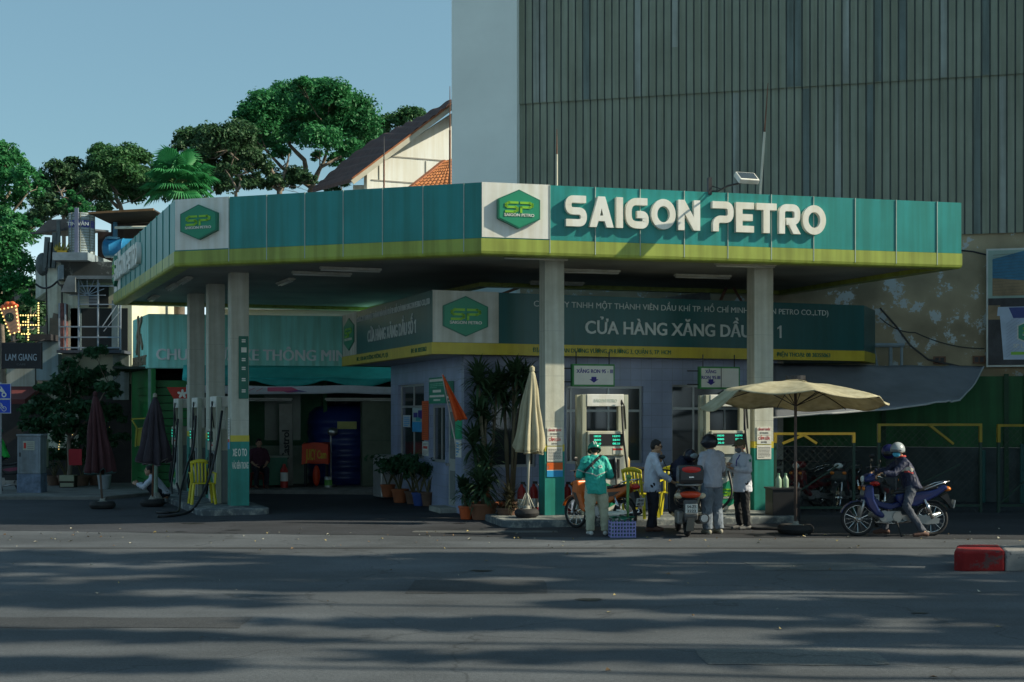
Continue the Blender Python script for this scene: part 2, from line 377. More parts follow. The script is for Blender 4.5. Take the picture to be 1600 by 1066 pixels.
# repairs, covers and stains on the road
patch_a = asphalt('patch_asphalt', (.05, .053, .058), (.08, .08, .08), .3); patch_b = asphalt('old_patch_asphalt', (.115, .12, .12), (.16, .16, .15), .3)
def ground_sheet(name, pts, m, z=.0042): b = MB(); b.add([(x, y, z) for x, y in pts], [tuple(range(len(pts)))]); return struct(b.build(name, m))
def wob(x0, x1, y0, y1, sd, n=9):
    r = random.Random(sd); P = [(x0+(x1-x0)*k/n, y0) for k in range(n)]+[(x1, y0+(y1-y0)*k/3) for k in range(3)]+[(x1-(x1-x0)*k/n, y1) for k in range(n)]+[(x0, y1-(y1-y0)*k/3) for k in range(3)]
    return [(x+r.uniform(-.03, .03), y+r.uniform(-.035, .035)) for x, y in P]
ground_sheet('road_patch', wob(3.2, 4.9, 18.6, 19.6, 1), patch_b); ground_sheet('road_patch', wob(-6.8, -2.6, 13.6, 14.3, 2), patch_a); ground_sheet('road_patch', wob(-1.2, .4, 16.2, 17.5, 3), patch_a)
ground_sheet('road_patch', wob(-30, 30, 21.55, 21.75, 4, 40), patch_a); ground_sheet('road_patch', wob(1.6, 3.1, 11.6, 12.4, 5), patch_b); ground_sheet('road_patch', wob(-9.4, -7.9, 18.3, 20.9, 6), patch_b)
ground_sheet('road_patch', wob(-1.7, 0.8, 24.35, 24.75, 8), patch_b, .0085)
rs_ = random.Random(77); oil = M('oil_stain', (.018, .018, .02), .45, var=.4, scale=5)
for i in range(16):
    x, y = (rs_.uniform(-7, 7), rs_.uniform(11.5, 21)) if i < 4 else (rs_.uniform(-6, 7), rs_.uniform(24.3, 27.5)); r = rs_.uniform(.03, .13)
    ground_sheet('oil_stain', [(x+r*1.5*math.cos(k*.524)*rs_.uniform(.7, 1.3), y+r*math.sin(k*.524)*rs_.uniform(.7, 1.3)) for k in range(12)], oil, .0082 if i >= 4 else .0048)
# dry leaves and paper scraps
def litter(name, n, fn, mats, s0, s1, seed):
    rnd = random.Random(seed); mb = MB()
    for i in range(n):
        x, y = fn(rnd); a = rnd.uniform(0, 6.28); s = rnd.uniform(s0, s1); w = s*rnd.uniform(.4, .8); z = .008
        c, d = math.cos(a), math.sin(a); mb.mi = rnd.randrange(len(mats))
        mb.add([(x-c*s, y-d*s, z), (x+d*w, y-c*w, z+rnd.uniform(.005, .03)), (x+c*s, y+d*s, z+.004), (x-d*w, y+c*w, z+rnd.uniform(.005, .03))], [(0,1,2,3)])
    o = mb.build(name, mats); tag(o, 'dry leaves and scraps scattered over the asphalt', 'litter', kind='stuff'); return o
litter('leaf_litter', 190, lambda r: (r.uniform(-9, 9), r.choice([r.uniform(21.2, 25.2), r.uniform(22.5, 24.6), r.uniform(11, 24)])),
       [M('dry_leaf', (.3, .24, .1), .8), M('pale_scrap', (.3, .29, .24), .8), M('brown_leaf', (.13, .08, .04), .8)], .015, .04, 5)

# ------------------------------------------------------------------ canopy
PA, PB, PC, PD, PE = (-10.44, 37.3), (-6.52, 27.49), (-.548, 25.37), (8.8, 27.85), (6.55, 34.24)
PG, PF = (-.55, 32.1), (-3.8, 39.6)
ring = [PA, PB, PC, PD, PE, PG, PF]
def offset_poly(P, d):
    out = []; n = len(P)
    for i in range(n):
        a, b_, c = Vector(P[i-1]), Vector(P[i]), Vector(P[(i+1) % n])
        d1 = (b_-a).normalized(); d2 = (c-b_).normalized(); n1 = Vector((-d1.y, d1.x)); n2 = Vector((-d2.y, d2.x))
        m = (n1+n2); m = m/max(m.dot(n1), .25); out.append(b_+m*d)
    return out
def sweep(mb, P, prof, mi=None, closed=True):
    rings = [[(q.x, q.y, z) for q in offset_poly(P, d)] for d, z in prof]; n = len(P)
    vs = sum(rings, []); fs = []
    for j in range(len(prof)-1):
        for i in range(n if closed else n-1): fs.append((j*n+i, j*n+(i+1) % n, (j+1)*n+(i+1) % n, (j+1)*n+i))
    mb.add(vs, fs, mi)
ZB, ZY, ZT = 4.88, 5.175, 6.17
canopy = thing('petrol_canopy', 'wide teal and lime petrol station canopy on pale columns', 'canopy')
b = MB(); sweep(b, ring, [(.012, ZY), (0, ZY+.004), (0, ZT), (.16, ZT), (.16, ZY)]); fascia = b.build('fascia', teal, canopy)
b = MB(); sweep(b, ring, [(.13, ZY-.001), (-.012, ZY-.001), (-.012, ZB+.07), (.0, ZB+.025), (.03, ZB), (.3, ZB), (.3, ZB+.1)]); b.build('lower_trim', lime, canopy)
b = MB(); b.add([(q.x, q.y, ZB+.09) for q in offset_poly(ring, .28)], [tuple(range(7))[::-1]])
b.add([(q.x, q.y, ZT-.22) for q in offset_poly(ring, .15)], [tuple(range(7))])
b.build('soffit', strip_mat('soffit_boards', (.3, .31, .29), .16, .35), canopy)
fAB, fBC, fCD = Face(PA, PB), Face(PB, PC), Face(PC, PD)
# white joints between the panels
seam = M('joint_white', (.34, .42, .38), .6, var=.2)
for f, ts in ((fBC, [f_ for f_ in (fBC.t(x) for x in (358, 417, 476.6, 536.6, 598, 661, 725))]), (fCD, [fCD.t(x) for x in (859, 930, 1000, 1069, 1137, 1205, 1271, 1336, 1400, 1464)]),
              (fAB, [.9*k for k in range(1, 12)])):
    b = MB()
    for t in ts:
        b.box(t-.007, t+.007, -.017, .001, ZB+.06, ZT+.004)
    b.build('panel_joint', seam if f is not fAB else teal, canopy, f.loc, f.rz)
def hexagon(mb, cx, cz, w, h, y0, y1, mi=None):
    mb.prism([(cx, cz-h/2), (cx+w/2, cz-h/4), (cx+w/2, cz+h/4), (cx, cz+h/2), (cx-w/2, cz+h/4), (cx-w/2, cz-h/4)], y0, y1, 'y', mi)
def stroke(mb, pts, w, y0, y1, mi=None):
    for a, c in zip(pts[:-1], pts[1:]):
        a, c = Vector(a), Vector(c); d = (c-a).normalized(); n_ = Vector((-d.y, d.x))*w/2; e_ = d*w/2
        mb.prism([tuple(a-e_-n_), tuple(c+e_-n_), tuple(c+e_+n_), tuple(a-e_+n_)], y0, y1, 'y', mi)
def sp_marks(mb, cx, cz, w, h, y):
    """the two block letters and the small line of the emblem"""
    u = w/11.; t = h*.036*1.6; a = cz+h*.16; m_ = cz+h*.045; c = cz-h*.07; r = u*.7
    x0, x1 = cx-3.4*u, cx-.5*u
    stroke(mb, [(x1, a), (x0+r, a), (x0, a-r*.6), (x0, m_+r*.4), (x0+r*.6, m_), (x1-r*.6, m_), (x1, m_-r*.4), (x1, c+r*.5), (x1-r, c), (x0, c)], t, y-.012, y, 0)
    x0, x1 = cx+.5*u, cx+3.4*u
    stroke(mb, [(x0, c), (x0, m_), (x1-r, m_), (x1, m_+r*.5), (x1, a-r*.5), (x1-r, a), (x0, a)], t, y-.012, y, 0)
    put_text(mb, 'SAIGON PETRO', cx-3.9*u, cx+3.9*u, cz-h*.19, h*.075, y, .03, .01, mi=1)
def logo(parent, f, cx, cz, w, h, th, y=0.):
    b = MB(); hexagon(b, cx, cz, w, h, y-th, y, 0); hexagon(b, cx, cz, w*.93, h*.93, y-th-.006, y-th+.001, 1)
    o = b.build('logo_board', [M('logo_edge', (.01, .15, .09), .4), logo_g], parent, f.loc if f else (0,0,0), f.rz if f else 0)
    b = MB(); sp_marks(b, cx, cz, w, h, y-th-.006); b.build('logo_lettering', [logo_l, white], o); return o
def fillet(pts, r):
    out = []; n = len(pts)
    for i, p in enumerate(pts):
        p = Vector(p)
        if i in (0, n-1): out.append(p); continue
        a, c = Vector(pts[i-1]), Vector(pts[i+1]); la, lc = (a-p).length, (c-p).length; q = min(r, la*.5, lc*.5); A, Cc = p+(a-p)*q/la, p+(c-p)*q/lc
        for k in range(7): u = k/6; out.append(A*(1-u)**2+p*2*u*(1-u)+Cc*u*u)
    return out
def ribbon2d(pts, w, closed=False):
    n = len(pts); L = []; Rr = []
    for i, p in enumerate(pts):
        a = pts[i-1] if (closed or i) else p; c = pts[(i+1) % n] if (closed or i < n-1) else p
        d1 = (p-a).normalized() if (p-a).length > 1e-6 else (c-p).normalized(); d2 = (c-p).normalized() if (c-p).length > 1e-6 else d1
        n1, n2 = Vector((-d1.y, d1.x)), Vector((-d2.y, d2.x)); m = (n1+n2).normalized(); k = w/2/max(m.dot(n1), .5); L.append(p+m*k); Rr.append(p-m*k)
    return L, Rr
def block_text(mb, txt, x0, x1, z0, h, y, depth):
    """heavy rounded block capitals, drawn stroke by stroke"""
    s = .235; t, b_, l = 1-s/2, s/2, s/2; W = dict(S=.82, A=.93, I=.26, G=.9, O=.96, N=.87, P=.82, E=.72, T=.82, R=.86); gap = .1
    tot = sum(W[c] for c in txt)+gap*(len(txt)-1); k = (x1-x0)/tot; x = 0
    def poly(P, dy=0): mb.prism([(x0+(x+p[0])*k, z0+p[1]*h) for p in P], y-depth-dy, y, 'y')
    def rib(P, closed=False, dy=0):
        L, Rr = ribbon2d([Vector(p) for p in P], s, closed); f = lambda p, yy: (x0+(x+p.x)*k, yy, z0+p.y*h); n = len(L); m = n if closed else n-1
        vs = [f(p, y-depth-dy) for p in L]+[f(p, y-depth-dy) for p in Rr]+[f(p, y) for p in L]+[f(p, y) for p in Rr]; fs = []
        for i in range(m):
            j = (i+1) % n; fs += [(i, j, n+j, n+i), (2*n+i, 3*n+i, 3*n+j, 2*n+j), (i, 2*n+i, 2*n+j, j), (n+i, n+j, 3*n+j, 3*n+i)]
        if not closed: fs += [(0, n, 3*n, 2*n), (n-1, 3*n-1, 4*n-1, 2*n-1)]
        mb.add(vs, fs)
    for c in txt:
        w = W[c]; r = w-s/2
        if c == 'S': rib(fillet([(w-.03, t), (l, t), (l, .5), (r, .5), (r, b_), (.03, b_)], .22))
        if c == 'A':
            P = [(0, 0), (.27, 0), (.345, .2), (.465, .2), (.465, .38), (.405, .38), (.465, .62), (.465, 1), (.33, 1)]; poly(P); poly([(w-a_, z_) for a_, z_ in P][::-1])
        if c == 'I': poly([(0, 0), (w, 0), (w, 1), (0, 1)])
        if c == 'G': rib(fillet([(w-.05, t), (l, t), (l, b_), (r, b_), (r, .46), (w*.5, .46)], .34))
        if c == 'O': rib([(w/2+(w/2-s/2)*math.cos(a_*math.pi/16), .5+(.5-s/2)*math.sin(a_*math.pi/16)) for a_ in range(32)], True)
        if c == 'N': poly([(0, 0), (.25, 0), (.25, .56), (.62, 0), (.87, 0), (.87, 1), (.62, 1), (.62, .44), (.25, 1), (0, 1)])
        if c == 'P': rib(fillet([(l, 0), (l, .41), (r, .41), (r, t), (-.02, t)], .2))
        if c == 'E': poly([(0, 0), (w, 0), (w, .22), (.26, .22), (.26, .39), (w-.05, .39), (w-.05, .61), (.26, .61), (.26, .78), (w, .78), (w, 1), (0, 1)])
        if c == 'T': poly([(w/2-.13, 0), (w/2+.13, 0), (w/2+.13, .77), (w, .77), (w, 1), (0, 1), (0, .77), (w/2-.13, .77)])
        if c == 'R': rib(fillet([(l, 0), (l, t), (r, t), (r, .42), (.3, .42)], .2)); poly([(.34, .40), (.58, 0), (.88, 0), (.62, .40)], .002)
        x += w+gap
# white squares with the emblem
for f, xa, xb, hx, hy, hw, hh in ((fCD, 752.5, 859, 809, 328, 66, 61), (fBC, 273.5, 358, 314, 348, 57, 55)):
    ta, tb = f.t(xa)+.004, f.t(xb); b = MB(); b.box(ta, tb, -.008, .002, ZY+.02, ZT+.006); pn = b.build('white_panel', white, canopy, f.loc, f.rz)
    tc_, zc = f.tz(hx, hy); w = f.t(hx+hw/2)-f.t(hx-hw/2); Yc = f.a.y+tc_*f.d.y
    logo(pn, None, tc_, zc, w, hh/F*Yc, .085, -.008)
# SAIGON PETRO, letter by letter at its place
t0, z0 = fCD.tz(881, 352); t1, z1 = fCD.tz(1091, 357); t2, _ = fCD.tz(1111, 357); t3, z3 = fCD.tz(1287, 366)
b = MB(); hcap = .545
block_text(b, 'SAIGON', t0, t1, 5.43, .56, 0, .095); block_text(b, 'PETRO', t2, t3, 5.43, .56, 0, .095)
o = b.build('sign_letters', letterw, canopy, fCD.loc, fCD.rz, bevel=.014)
b = MB(); s0, s1 = fAB.t(184), fAB.t(221); block_text(b, 'SAIGON', s0, s0+(s1-s0)*.53, 5.43, .5, 0, .1); block_text(b, 'PETRO', s0+(s1-s0)*.57, s1, 5.43, .5, 0, .1)
b.build('sign_letters', letterw, canopy, fAB.loc, fAB.rz)
b = MB(); b.box(.06, 1.5, -.008, .002, ZY+.02, ZT+.006); pn = b.build('white_panel', white, canopy, fAB.loc, fAB.rz); logo(pn, None, .8, 5.7, .75, .8, .08, -.008)

# columns
poster_w = M('poster_white', (.7, .69, .62), .6, var=.08)
red_ink = M('red_ink', (.55, .04, .03), .6); navy_ink = M('navy_ink', (.03, .02, .22), .6); grey_ink = M('grey_ink', (.25, .24, .23), .7); orange_p = M('orange_print', (.7, .13, .02), .5); blue_p = M('blue_print', (.03, .3, .6), .5)
def column(px, Y, rz, w, label, zsplit, base=.1):
    c = at(px, 645, Y); c.z = 0
    b = MB(); b.box(-w/2, w/2, -w/2, w/2, base-.15, ZB+.1); o = b.build('column', colm, canopy, c, rz, bevel=.008); o['label'] = label
    g = .004
    b = MB(); b.box(-w/2-g, w/2+g, -w/2-g, w/2+g, base, zsplit); b.build('painted_base', tealtop, o)
    b = MB(); b.box(-w/2-g, w/2+g, -w/2-g, w/2+g, zsplit, zsplit+.13); b.build('painted_band', yellowband, o)
    b = MB(); 
    for z in (1.9, 2.75, 3.6): b.box(-w/2-.001, w/2+.001, -w/2-.001, w/2+.001, z, z+.006)
    b.build('plaster_joint', M('joint_grey', (.3, .31, .28), .8), o)
    return c, o
def facing(c, rz, w): return Vector((c.x+math.sin(rz)*w/2, c.y-math.cos(rz)*w/2, 0))
RC = R(15.5)
cols = {}
cols['a'] = column(862, 27.0, RC, .38, 'front column with no smoking notices and orange and blue sticker', 1.33)
cols['b'] = column(1187.5, 28.4, RC-.05, .40, 'front column beside the open beige umbrella', 1.36)
RL = R(21.5)
cols['c'] = column(372.5, 29.7, RL, .37, 'nearest left column lettered XE O TO', 1.46)
cols['d'] = column(336.5, 32.3, RL, .37, 'middle column of the left row', 1.47)
cols['e'] = column(306, 34.9, RL, .37, 'farthest column of the left row', 1.48)
# lettering on the teal base of the left column
c, o = cols['c']
b = MB(); put_text(b, 'XE O TO', -.155, .14, 1.16, .16, -.19, .03, .004); put_text(b, 'VÀO BÊN TRONG', -.165, .172, .90, .14, -.19, .02, .004); b.build('base_lettering', letterw, o)
def notice(name, label, loc, rz, w, z0, z1, bands, base=poster_w, th=.006, texts=()):
    """a printed sheet: bands = (x0,x1,z0,z1,material) in fractions, texts = (string,x0,x1,z,h,material)"""
    b = MB(); mats = [base]; b.box(-w/2, w/2, -th, 0, z0, z1, 0); hh = z1-z0
    def mid(m):
        if m not in mats: mats.append(m)
        return mats.index(m)
    for x0, x1, a, c_, m in bands: b.box(-w/2+x0*w, -w/2+x1*w, -th-.002, -th+.001, z0+a*hh, z0+c_*hh, mid(m))
    for s, x0, x1, z, h, m in texts: put_text(b, s, -w/2+x0*w, -w/2+x1*w, z0+z*hh, h*hh, -th-.001, .025, .003, mi=mid(m))
    o = b.build(name, mats, None, loc, rz); return o
def lines(n, x0, x1, a, c_, m, seed=0, fill=.5):
    r = random.Random(seed); out = []
    for i in range(n):
        z = a+(c_-a)*i/n; h = (c_-a)/n*fill; x = x0
        xe = x1 if i else x0+(x1-x0)*r.uniform(.4, .8)
        while x < xe-.03:
            l_ = r.uniform(.05, .14); out.append((x, min(xe, x+l_), z, z+h, m)); x += l_+.025
    return out
for k, lab in (('a', 'on the column with the orange and blue sticker'), ('b', 'on the column next to the open umbrella')):
    c, o = cols[k]; w = .385 if k == 'a' else .405; q = facing(c, RC-(.05 if k == 'b' else 0), w+.012); rz = RC-(.05 if k == 'b' else 0)
    zt = 1.78
    tag(notice('no_smoking_notice', '', q, rz, .3, zt-.16, zt, [], texts=[('CẤM HÚT THUỐC', .06, .94, .56, .26, red_ink), ('NO SMOKING', .2, .8, .16, .2, grey_ink)]), 'small red lettered no smoking notice '+lab, 'notice')
    tag(notice('no_fire_notice', '', q, rz, .3, zt-.34, zt-.17, [], texts=[('CẤM LỬA', .1, .9, .5, .36, red_ink), ('NO FIRE', .3, .7, .13, .2, grey_ink)]), 'red lettered CẤM LỬA notice '+lab, 'notice')
    tag(notice('rules_notice', '', q, rz, .3, zt-.64, zt-.36, lines(8, .08, .92, .1, .9, grey_ink, 3)), 'white sheet of small grey print '+lab, 'notice')
    if k == 'a':
        tag(notice('sticker', '', q, rz, .31, zt-.93, zt-.66, [(0, 1, .5, 1, orange_p), (0, 1, 0, .44, blue_p), (.03, .13, .56, .8, poster_w)]), 'orange and blue sticker stuck on the front column', 'sticker')
c, o = cols['c']; q = facing(c, RL, .38); side = c+Vector((-math.cos(RL)*.196, -math.sin(RL)*.196, 0))
o2 = notice('price_banner', '', c+Vector((math.cos(RL)*.07, math.sin(RL)*.07, 0))+Vector((math.sin(RL), -math.cos(RL), 0))*.187, RL, .2, 2.35, 3.65, [(.25, .8, .74, .82, poster_w)]+[(.3, .7, z, z+.02, poster_w) for z in (.1, .13, .28, .31, .46, .49, .6, .63, .9, .93)], M('banner_green', (.015, .14, .1), .5), .02)
tag(o2, 'tall narrow green banner fixed high on the nearest left column', 'banner')
tag(notice('sticker', '', side, RL-R(90), .2, 1.3, 1.95, [(0, 1, 0, .22, blue_p), (.1, .9, .22, .32, red_ink)]+lines(12, .1, .9, .38, .98, grey_ink, 9)), 'pale sticker strip on the side of the XE O TO column', 'sticker')

# fluorescent fittings under the canopy
tubem = M('tube_glass', (.62, .64, .6), .3)
fit0 = None
def tube_light(loc, rz, label):
    global fit0
    if fit0 is None:
        t = thing('tube_light', label, 'ceiling light', loc, rz, 'tube lights under the canopy')
        b = MB(); b.box(-.62, .62, -.06, .06, -.05, 0); b.box(-.62, .62, -.09, -.06, -.04, -.012); b.box(-.62, .62, .06, .09, -.04, -.012); b.build('housing', offwhite, t)
        b = MB(); b.tube([(-.6, -.03, -.07), (.6, -.03, -.07)], .014, 8); b.tube([(-.6, .03, -.07), (.6, .03, -.07)], .014, 8); b.build('tube', tubem, t, smooth=True)
        fit0 = t; return t
    o = dup(fit0, loc, rz, label); return o
zs = ZB+.088
for px, py, rz, lab in ((838, 399, 15, 'tube light at the front edge just left of the first front column'), (1165, 411, 15, 'tube light at the front edge by the second front column'), (922, 421, 15, 'tube light just right of the first front column'), (1098, 429, 15, 'tube light midway between the two front columns'),
                        (870, 440, 15, 'dim tube light nearest the gap above the shop sign'), (1050, 452, 15, 'tube light over the right half of the shop sign'), (548, 418, 21, 'tube light deep under the left wing behind the trim'), (503, 425, 21, 'tube light right of the nearest left column'),
                        (446, 438, 111, 'slanting tube light beside the nearest left column'), (289, 436, 111, 'tube light above the far left columns nearest the edge'), (270, 446, 111, 'tube light middle of three by the left edge'), (240, 464, 111, 'tube light farthest back along the left edge')):
    Y = F*(zs-H)/(HY-py)
    tube_light(at(px, py, Y), R(rz), lab)
# rods, floodlight on the roof of the canopy
def pole(px, y0, y1, Y, r, mats, label, lean=0.):
    a, c = at(px, y0, Y), at(px+lean, y1, Y)
    t = thing('lightning_rod', label, 'pole', a); b = MB(); m_ = (c-a)*.55; b.tube([(0,0,-.6), (0,0,0), m_], r, 6); b.build('mast', mats[0], t)
    b = MB(); b.tube([m_, (c-a)], [r*.7, r*.3], 6); b.build('tip', mats[1], t); return t
pole(600, 293, 213, 29.2, .02, (rust, darkmetal), 'thin rusty rod standing in front of the brown roof')
pole(703, 288, 135, 29.5, .022, (rust, rust), 'tall rusty rod beside the grey tower wall')
pole(870, 289, 202, 29.6, .022, (M('pole_cream', (.5, .48, .38), .6), rust), 'short two tone rod above the white logo square')
pole(1188, 300, 130, 29.4, .026, (M('pole_cream2', (.5, .5, .42), .6), rust), 'tall leaning rod with a rusty tip beside the floodlight', 12)
t0_, z_ = fCD.tz(1160, 290); t0_ -= .25; fl = thing('floodlight', 'white framed floodlight reaching out over the teal sign', 'floodlight', (fCD.loc[0]+fCD.d.x*t0_, fCD.loc[1]+fCD.d.y*t0_, ZT), fCD.rz)
b = MB(); b.box(-.44, -.37, -.02, .06, -.05, .27); b.tube([(-.38, .02, .02), (-.3, -.1, .0), (-.2, -.35, .07), (0, -.62, .1)], .018, 6); b.tube([(-.38, .02, .12), (-.25, -.2, .03), (-.15, -.4, .08)], .01, 6); b.build('bracket', darkmetal, fl)
b = MB(); b.X = Matrix.Translation((0.03, -.68, .17)) @ Euler((R(-50), 0, R(6))).to_matrix().to_4x4(); b.box(-.2, .2, -.05, .05, -.13, .13); b.build('lamp_housing', white, fl, bevel=.015)
b = MB(); b.X = Matrix.Translation((0.03, -.68, .17)) @ Euler((R(-50), 0, R(6))).to_matrix().to_4x4(); b.box(-.17, .17, -.056, -.049, -.1, .1); b.build('lamp_glass', glass, fl)

# ------------------------------------------------------------------ shop (kiosk) under the canopy
K0, K1, K2 = (-.965, 28.6), (-2.98, 35.0), (5.86, 31.4)
S0, S1, SL, S1b, SLb = (-1.54, 27.4), (7.75, 31.3), (-4.14, 34.7), (8.4, 32.9), (-2.5, 36.0)
shop = thing('petrol_shop', 'white tiled station shop with a wrap around dark teal sign', 'shop')
sgr = [SL, S0, S1, S1b, SLb]
b = MB(); sweep(b, sgr, [(.1, 3.2), (.0, 3.2), (.0, 4.42), (.12, 4.42), (.12, 4.3)], 0)
b.add([(q.x, q.y, 4.33) for q in offset_poly(sgr, .1)], [(0,1,2,3,4)], 1)
b.build('sign_box', [dteal, concrete], shop)
b = MB(); sweep(b, sgr, [(.2, 3.195), (-.008, 3.195), (-.008, 3.42), (.05, 3.42)]); b.build('sign_trim', syellow, shop)
b = MB(); b.add([(q.x, q.y, 3.21) for q in offset_poly(sgr, .15)], [(4,3,2,1,0)]); b.build('overhang_soffit', M('overhang_white', (.4, .42, .44), .7, var=.2, scale=1), shop)
kL, kF = Face(K1, K0), Face(K0, K2)
sLf, sFf = Face(SL, S0), Face(S0, S1)
# sign faces
def one(mb, x, z, h): mb.prism([(x-.02, z), (x+.025, z), (x+.025, z+h), (x-.005, z+h), (x-.075, z+h*.82), (x-.075, z+h*.7), (x-.02, z+h*.78)], -.014, 0, 'y')
sl = M('sign_letter_grey', (.5, .55, .53), .5)
b = MB(); b.box(0.01, sFf.t(779), -.006, .003, 3.425, 4.426); wp = b.build('white_panel', M('sign_white', (.5, .51, .46), .5, var=.12, streak=.2), shop, sFf.loc, sFf.rz)
tc_, zc = sFf.tz(727, 494.5); logo(wp, None, tc_, zc, sFf.t(762)-sFf.t(691.5), .79, .02, -.006)
b = MB(); tx = lambda p: sFf.t(p)
put_text(b, 'CÔNG TY TNHH MỘT THÀNH VIÊN DẦU KHÍ TP. HỒ CHÍ MINH(SAIGON PETRO CO.,LTD)', tx(834), tx(1294), 4.17, .12, 0, .01, .012)
put_text(b, 'CỬA HÀNG XĂNG DẦU SỐ', tx(914), tx(1206), 3.66, .265, 0, .022, .014); one(b, tx(1219), 3.66, .265); b.build('sign_lettering', sl, shop, sFf.loc, sFf.rz)
gi = M('trim_ink', (.02, .12, .06), .6)
b = MB(); put_text(b, 'ĐỊA CHỈ: 178 AN DƯƠNG VƯƠNG, PHƯỜNG 3, QUẬN 5, TP. HCM', tx(832), tx(1048), 3.265, .09, -.008, .03, .006); put_text(b, 'ĐIỆN THOẠI: 08 38355063', tx(1213), tx(1297), 3.265, .09, -.008, .03, .006)
b.build('trim_lettering', gi, shop, sFf.loc, sFf.rz)
b = MB(); ta, tb = sLf.t(536), sLf.t(557); b.box(ta+.02, tb, -.006, .003, 3.425, 4.426); wp = b.build('white_panel', MATS['sign_white'], shop, sLf.loc, sLf.rz)
logo(wp, None, (ta+tb)/2, 3.93, (tb-ta)*.75, .78, .02, -.006)
b = MB(); ty = lambda p: sLf.t(p)
put_text(b, 'CÔNG TY TNHH MỘT THÀNH VIÊN DẦU KHÍ TP. HỒ CHÍ MINH SAIGON PETRO CO.,LTD', ty(558), ty(672), 4.17, .12, 0, .01, .012)
put_text(b, 'CỬA HÀNG XĂNG DẦU SỐ', ty(575), ty(646), 3.66, .265, 0, .022, .014); one(b, ty(649.5), 3.66, .265); b.build('sign_lettering', sl, shop, sLf.loc, sLf.rz)
b = MB(); put_text(b, 'ĐC: 178 AN DƯƠNG VƯƠNG, P3, Q5', ty(558), ty(607), 3.265, .09, -.008, .03, .006); put_text(b, 'ĐT: 08 38355063', ty(643), ty(667), 3.265, .09, -.008, .03, .006); b.build('trim_lettering', gi, shop, sLf.loc, sLf.rz)
# walls with real openings
def wall_with_holes(name, L, z0, z1, holes, mat, parent, f, th=.14):
    xs = sorted({0, L, *[h[0] for h in holes], *[h[1] for h in holes]}); zs_ = sorted({z0, z1, *[h[2] for h in holes], *[h[3] for h in holes]})
    b = MB()
    for i in range(len(xs)-1):
        for j in range(len(zs_)-1):
            cx, cz = (xs[i]+xs[i+1])/2, (zs_[j]+zs_[j+1])/2
            if any(h[0] < cx < h[1] and h[2] < cz < h[3] for h in holes): continue
            b.box(xs[i], xs[i+1], 0, th, zs_[j], zs_[j+1])
    return b.build(name, mat, parent, f.loc, f.rz)
def window(name, parent, f, x0, x1, z0, z1, mul=(), trans=(), gl=glass, fr=alu, d=.05, depth=.07):
    b = MB(); b.box(x0, x1, depth, depth+d, z0, z0+.05); b.box(x0, x1, depth, depth+d, z1-.05, z1); b.box(x0, x0+.05, depth, depth+d, z0+.05, z1-.05); b.box(x1-.05, x1, depth, depth+d, z0+.05, z1-.05)
    for m_ in mul: b.box(m_-.022, m_+.022, depth+.004, depth+d-.004, z0+.05, z1-.05)
    for m_ in trans: b.box(x0+.05, x1-.05, depth+.002, depth+d-.002, m_-.025, m_+.025)
    o = b.build(name, fr, parent, f.loc, f.rz); g = MB(); g.box(x0+.03, x1-.03, depth+.02, depth+.03, z0+.03, z1-.03); g.build('pane', gl, o); return o
lt = lambda x: kL.t(x)
# left wall: window, service window, door
w1 = (lt(622), lt(662.5), 1.02, 2.72); w2 = (lt(672), lt(695.5), 1.0, 2.22); d1 = (lt(697.5), lt(711.5), .12, 2.22)
wall_with_holes('wall', kL.L, 0, 3.21, [w1, w2, d1], tilem, shop, kL)
window('window', shop, kL, *w1, mul=(sum(w1[:2])/2,), trans=(2.2,)); window('window', shop, kL, *w2, mul=(w2[0]+(w2[1]-w2[0])*.55,))
b = MB(); b.box(d1[0], d1[1], .05, .09, .12, 2.22); dr = b.build('door', M('door_grey', (.36, .37, .34), .5), shop, kL.loc, kL.rz)
b = MB(); b.box(d1[0]+.12, d1[1]-.12, .044, .052, 1.1, 2.08); b.box(d1[0]+.12, d1[1]-.12, .044, .052, .25, .85); b.build('door_panel', M('door_pane', (.22, .24, .23), .25), dr)
b = MB(); b.box(d1[0]+.03, d1[0]+.1, -.03, .05, .95, 1.0); b.tube([(d1[0]+.04, -.03, .99), (d1[0]+.2, -.03, .99)], .012, 6); b.build('handle', steel, dr)
b = MB(); hexagon(b, (d1[0]+d1[1])/2, 1.66, .2, .26, .035, .045); b.build('door_emblem', logo_g, dr)
b = MB(); b.box(d1[0]-.1, d1[1]+.1, -.35, .0, 0, .11); b.build('doorstep', concrete, shop, kL.loc, kL.rz)
# front wall
ft = lambda x: kF.t(x)
fw = [(ft(768), ft(838), .95, 2.2), (ft(885), ft(1005), 1.0, 2.62), (ft(1050), ft(1163), .14, 2.66)]
wall_with_holes('wall', kF.L, 0, 3.205, fw, tilem, shop, kF)
window('window', shop, kF, *fw[0], mul=(ft(826),)); window('window', shop, kF, *fw[1], mul=(ft(894), ft(953), ), trans=(2.1,)); window('window', shop, kF, *fw[2], mul=(ft(1086), ft(1135)), trans=(2.15,))
b = MB(); b.box(0, .15, 0, 3.2, .0, 3.2); b.build('wall', concrete, shop, (K2[0], K2[1], 0), kF.rz-0.02)
b = MB(); ins = [(K1[0]+.3, K1[1]-.1), (K0[0]+.25, K0[1]+.35), (K2[0]-.2, K2[1]), (5.1, 34.2), (-1.3, 36)]
b.prism(ins, .02, .12, 'z'); b.build('floor_slab', concrete, shop)
b = MB(); b.prism([(3.2, 34.4), (-1.6, 36.1), (-1.55, 36.25), (3.25, 34.55)], 0, 3.2, 'z'); b.build('back_wall', M('inner_wall', (.3, .32, .32), .8), shop)
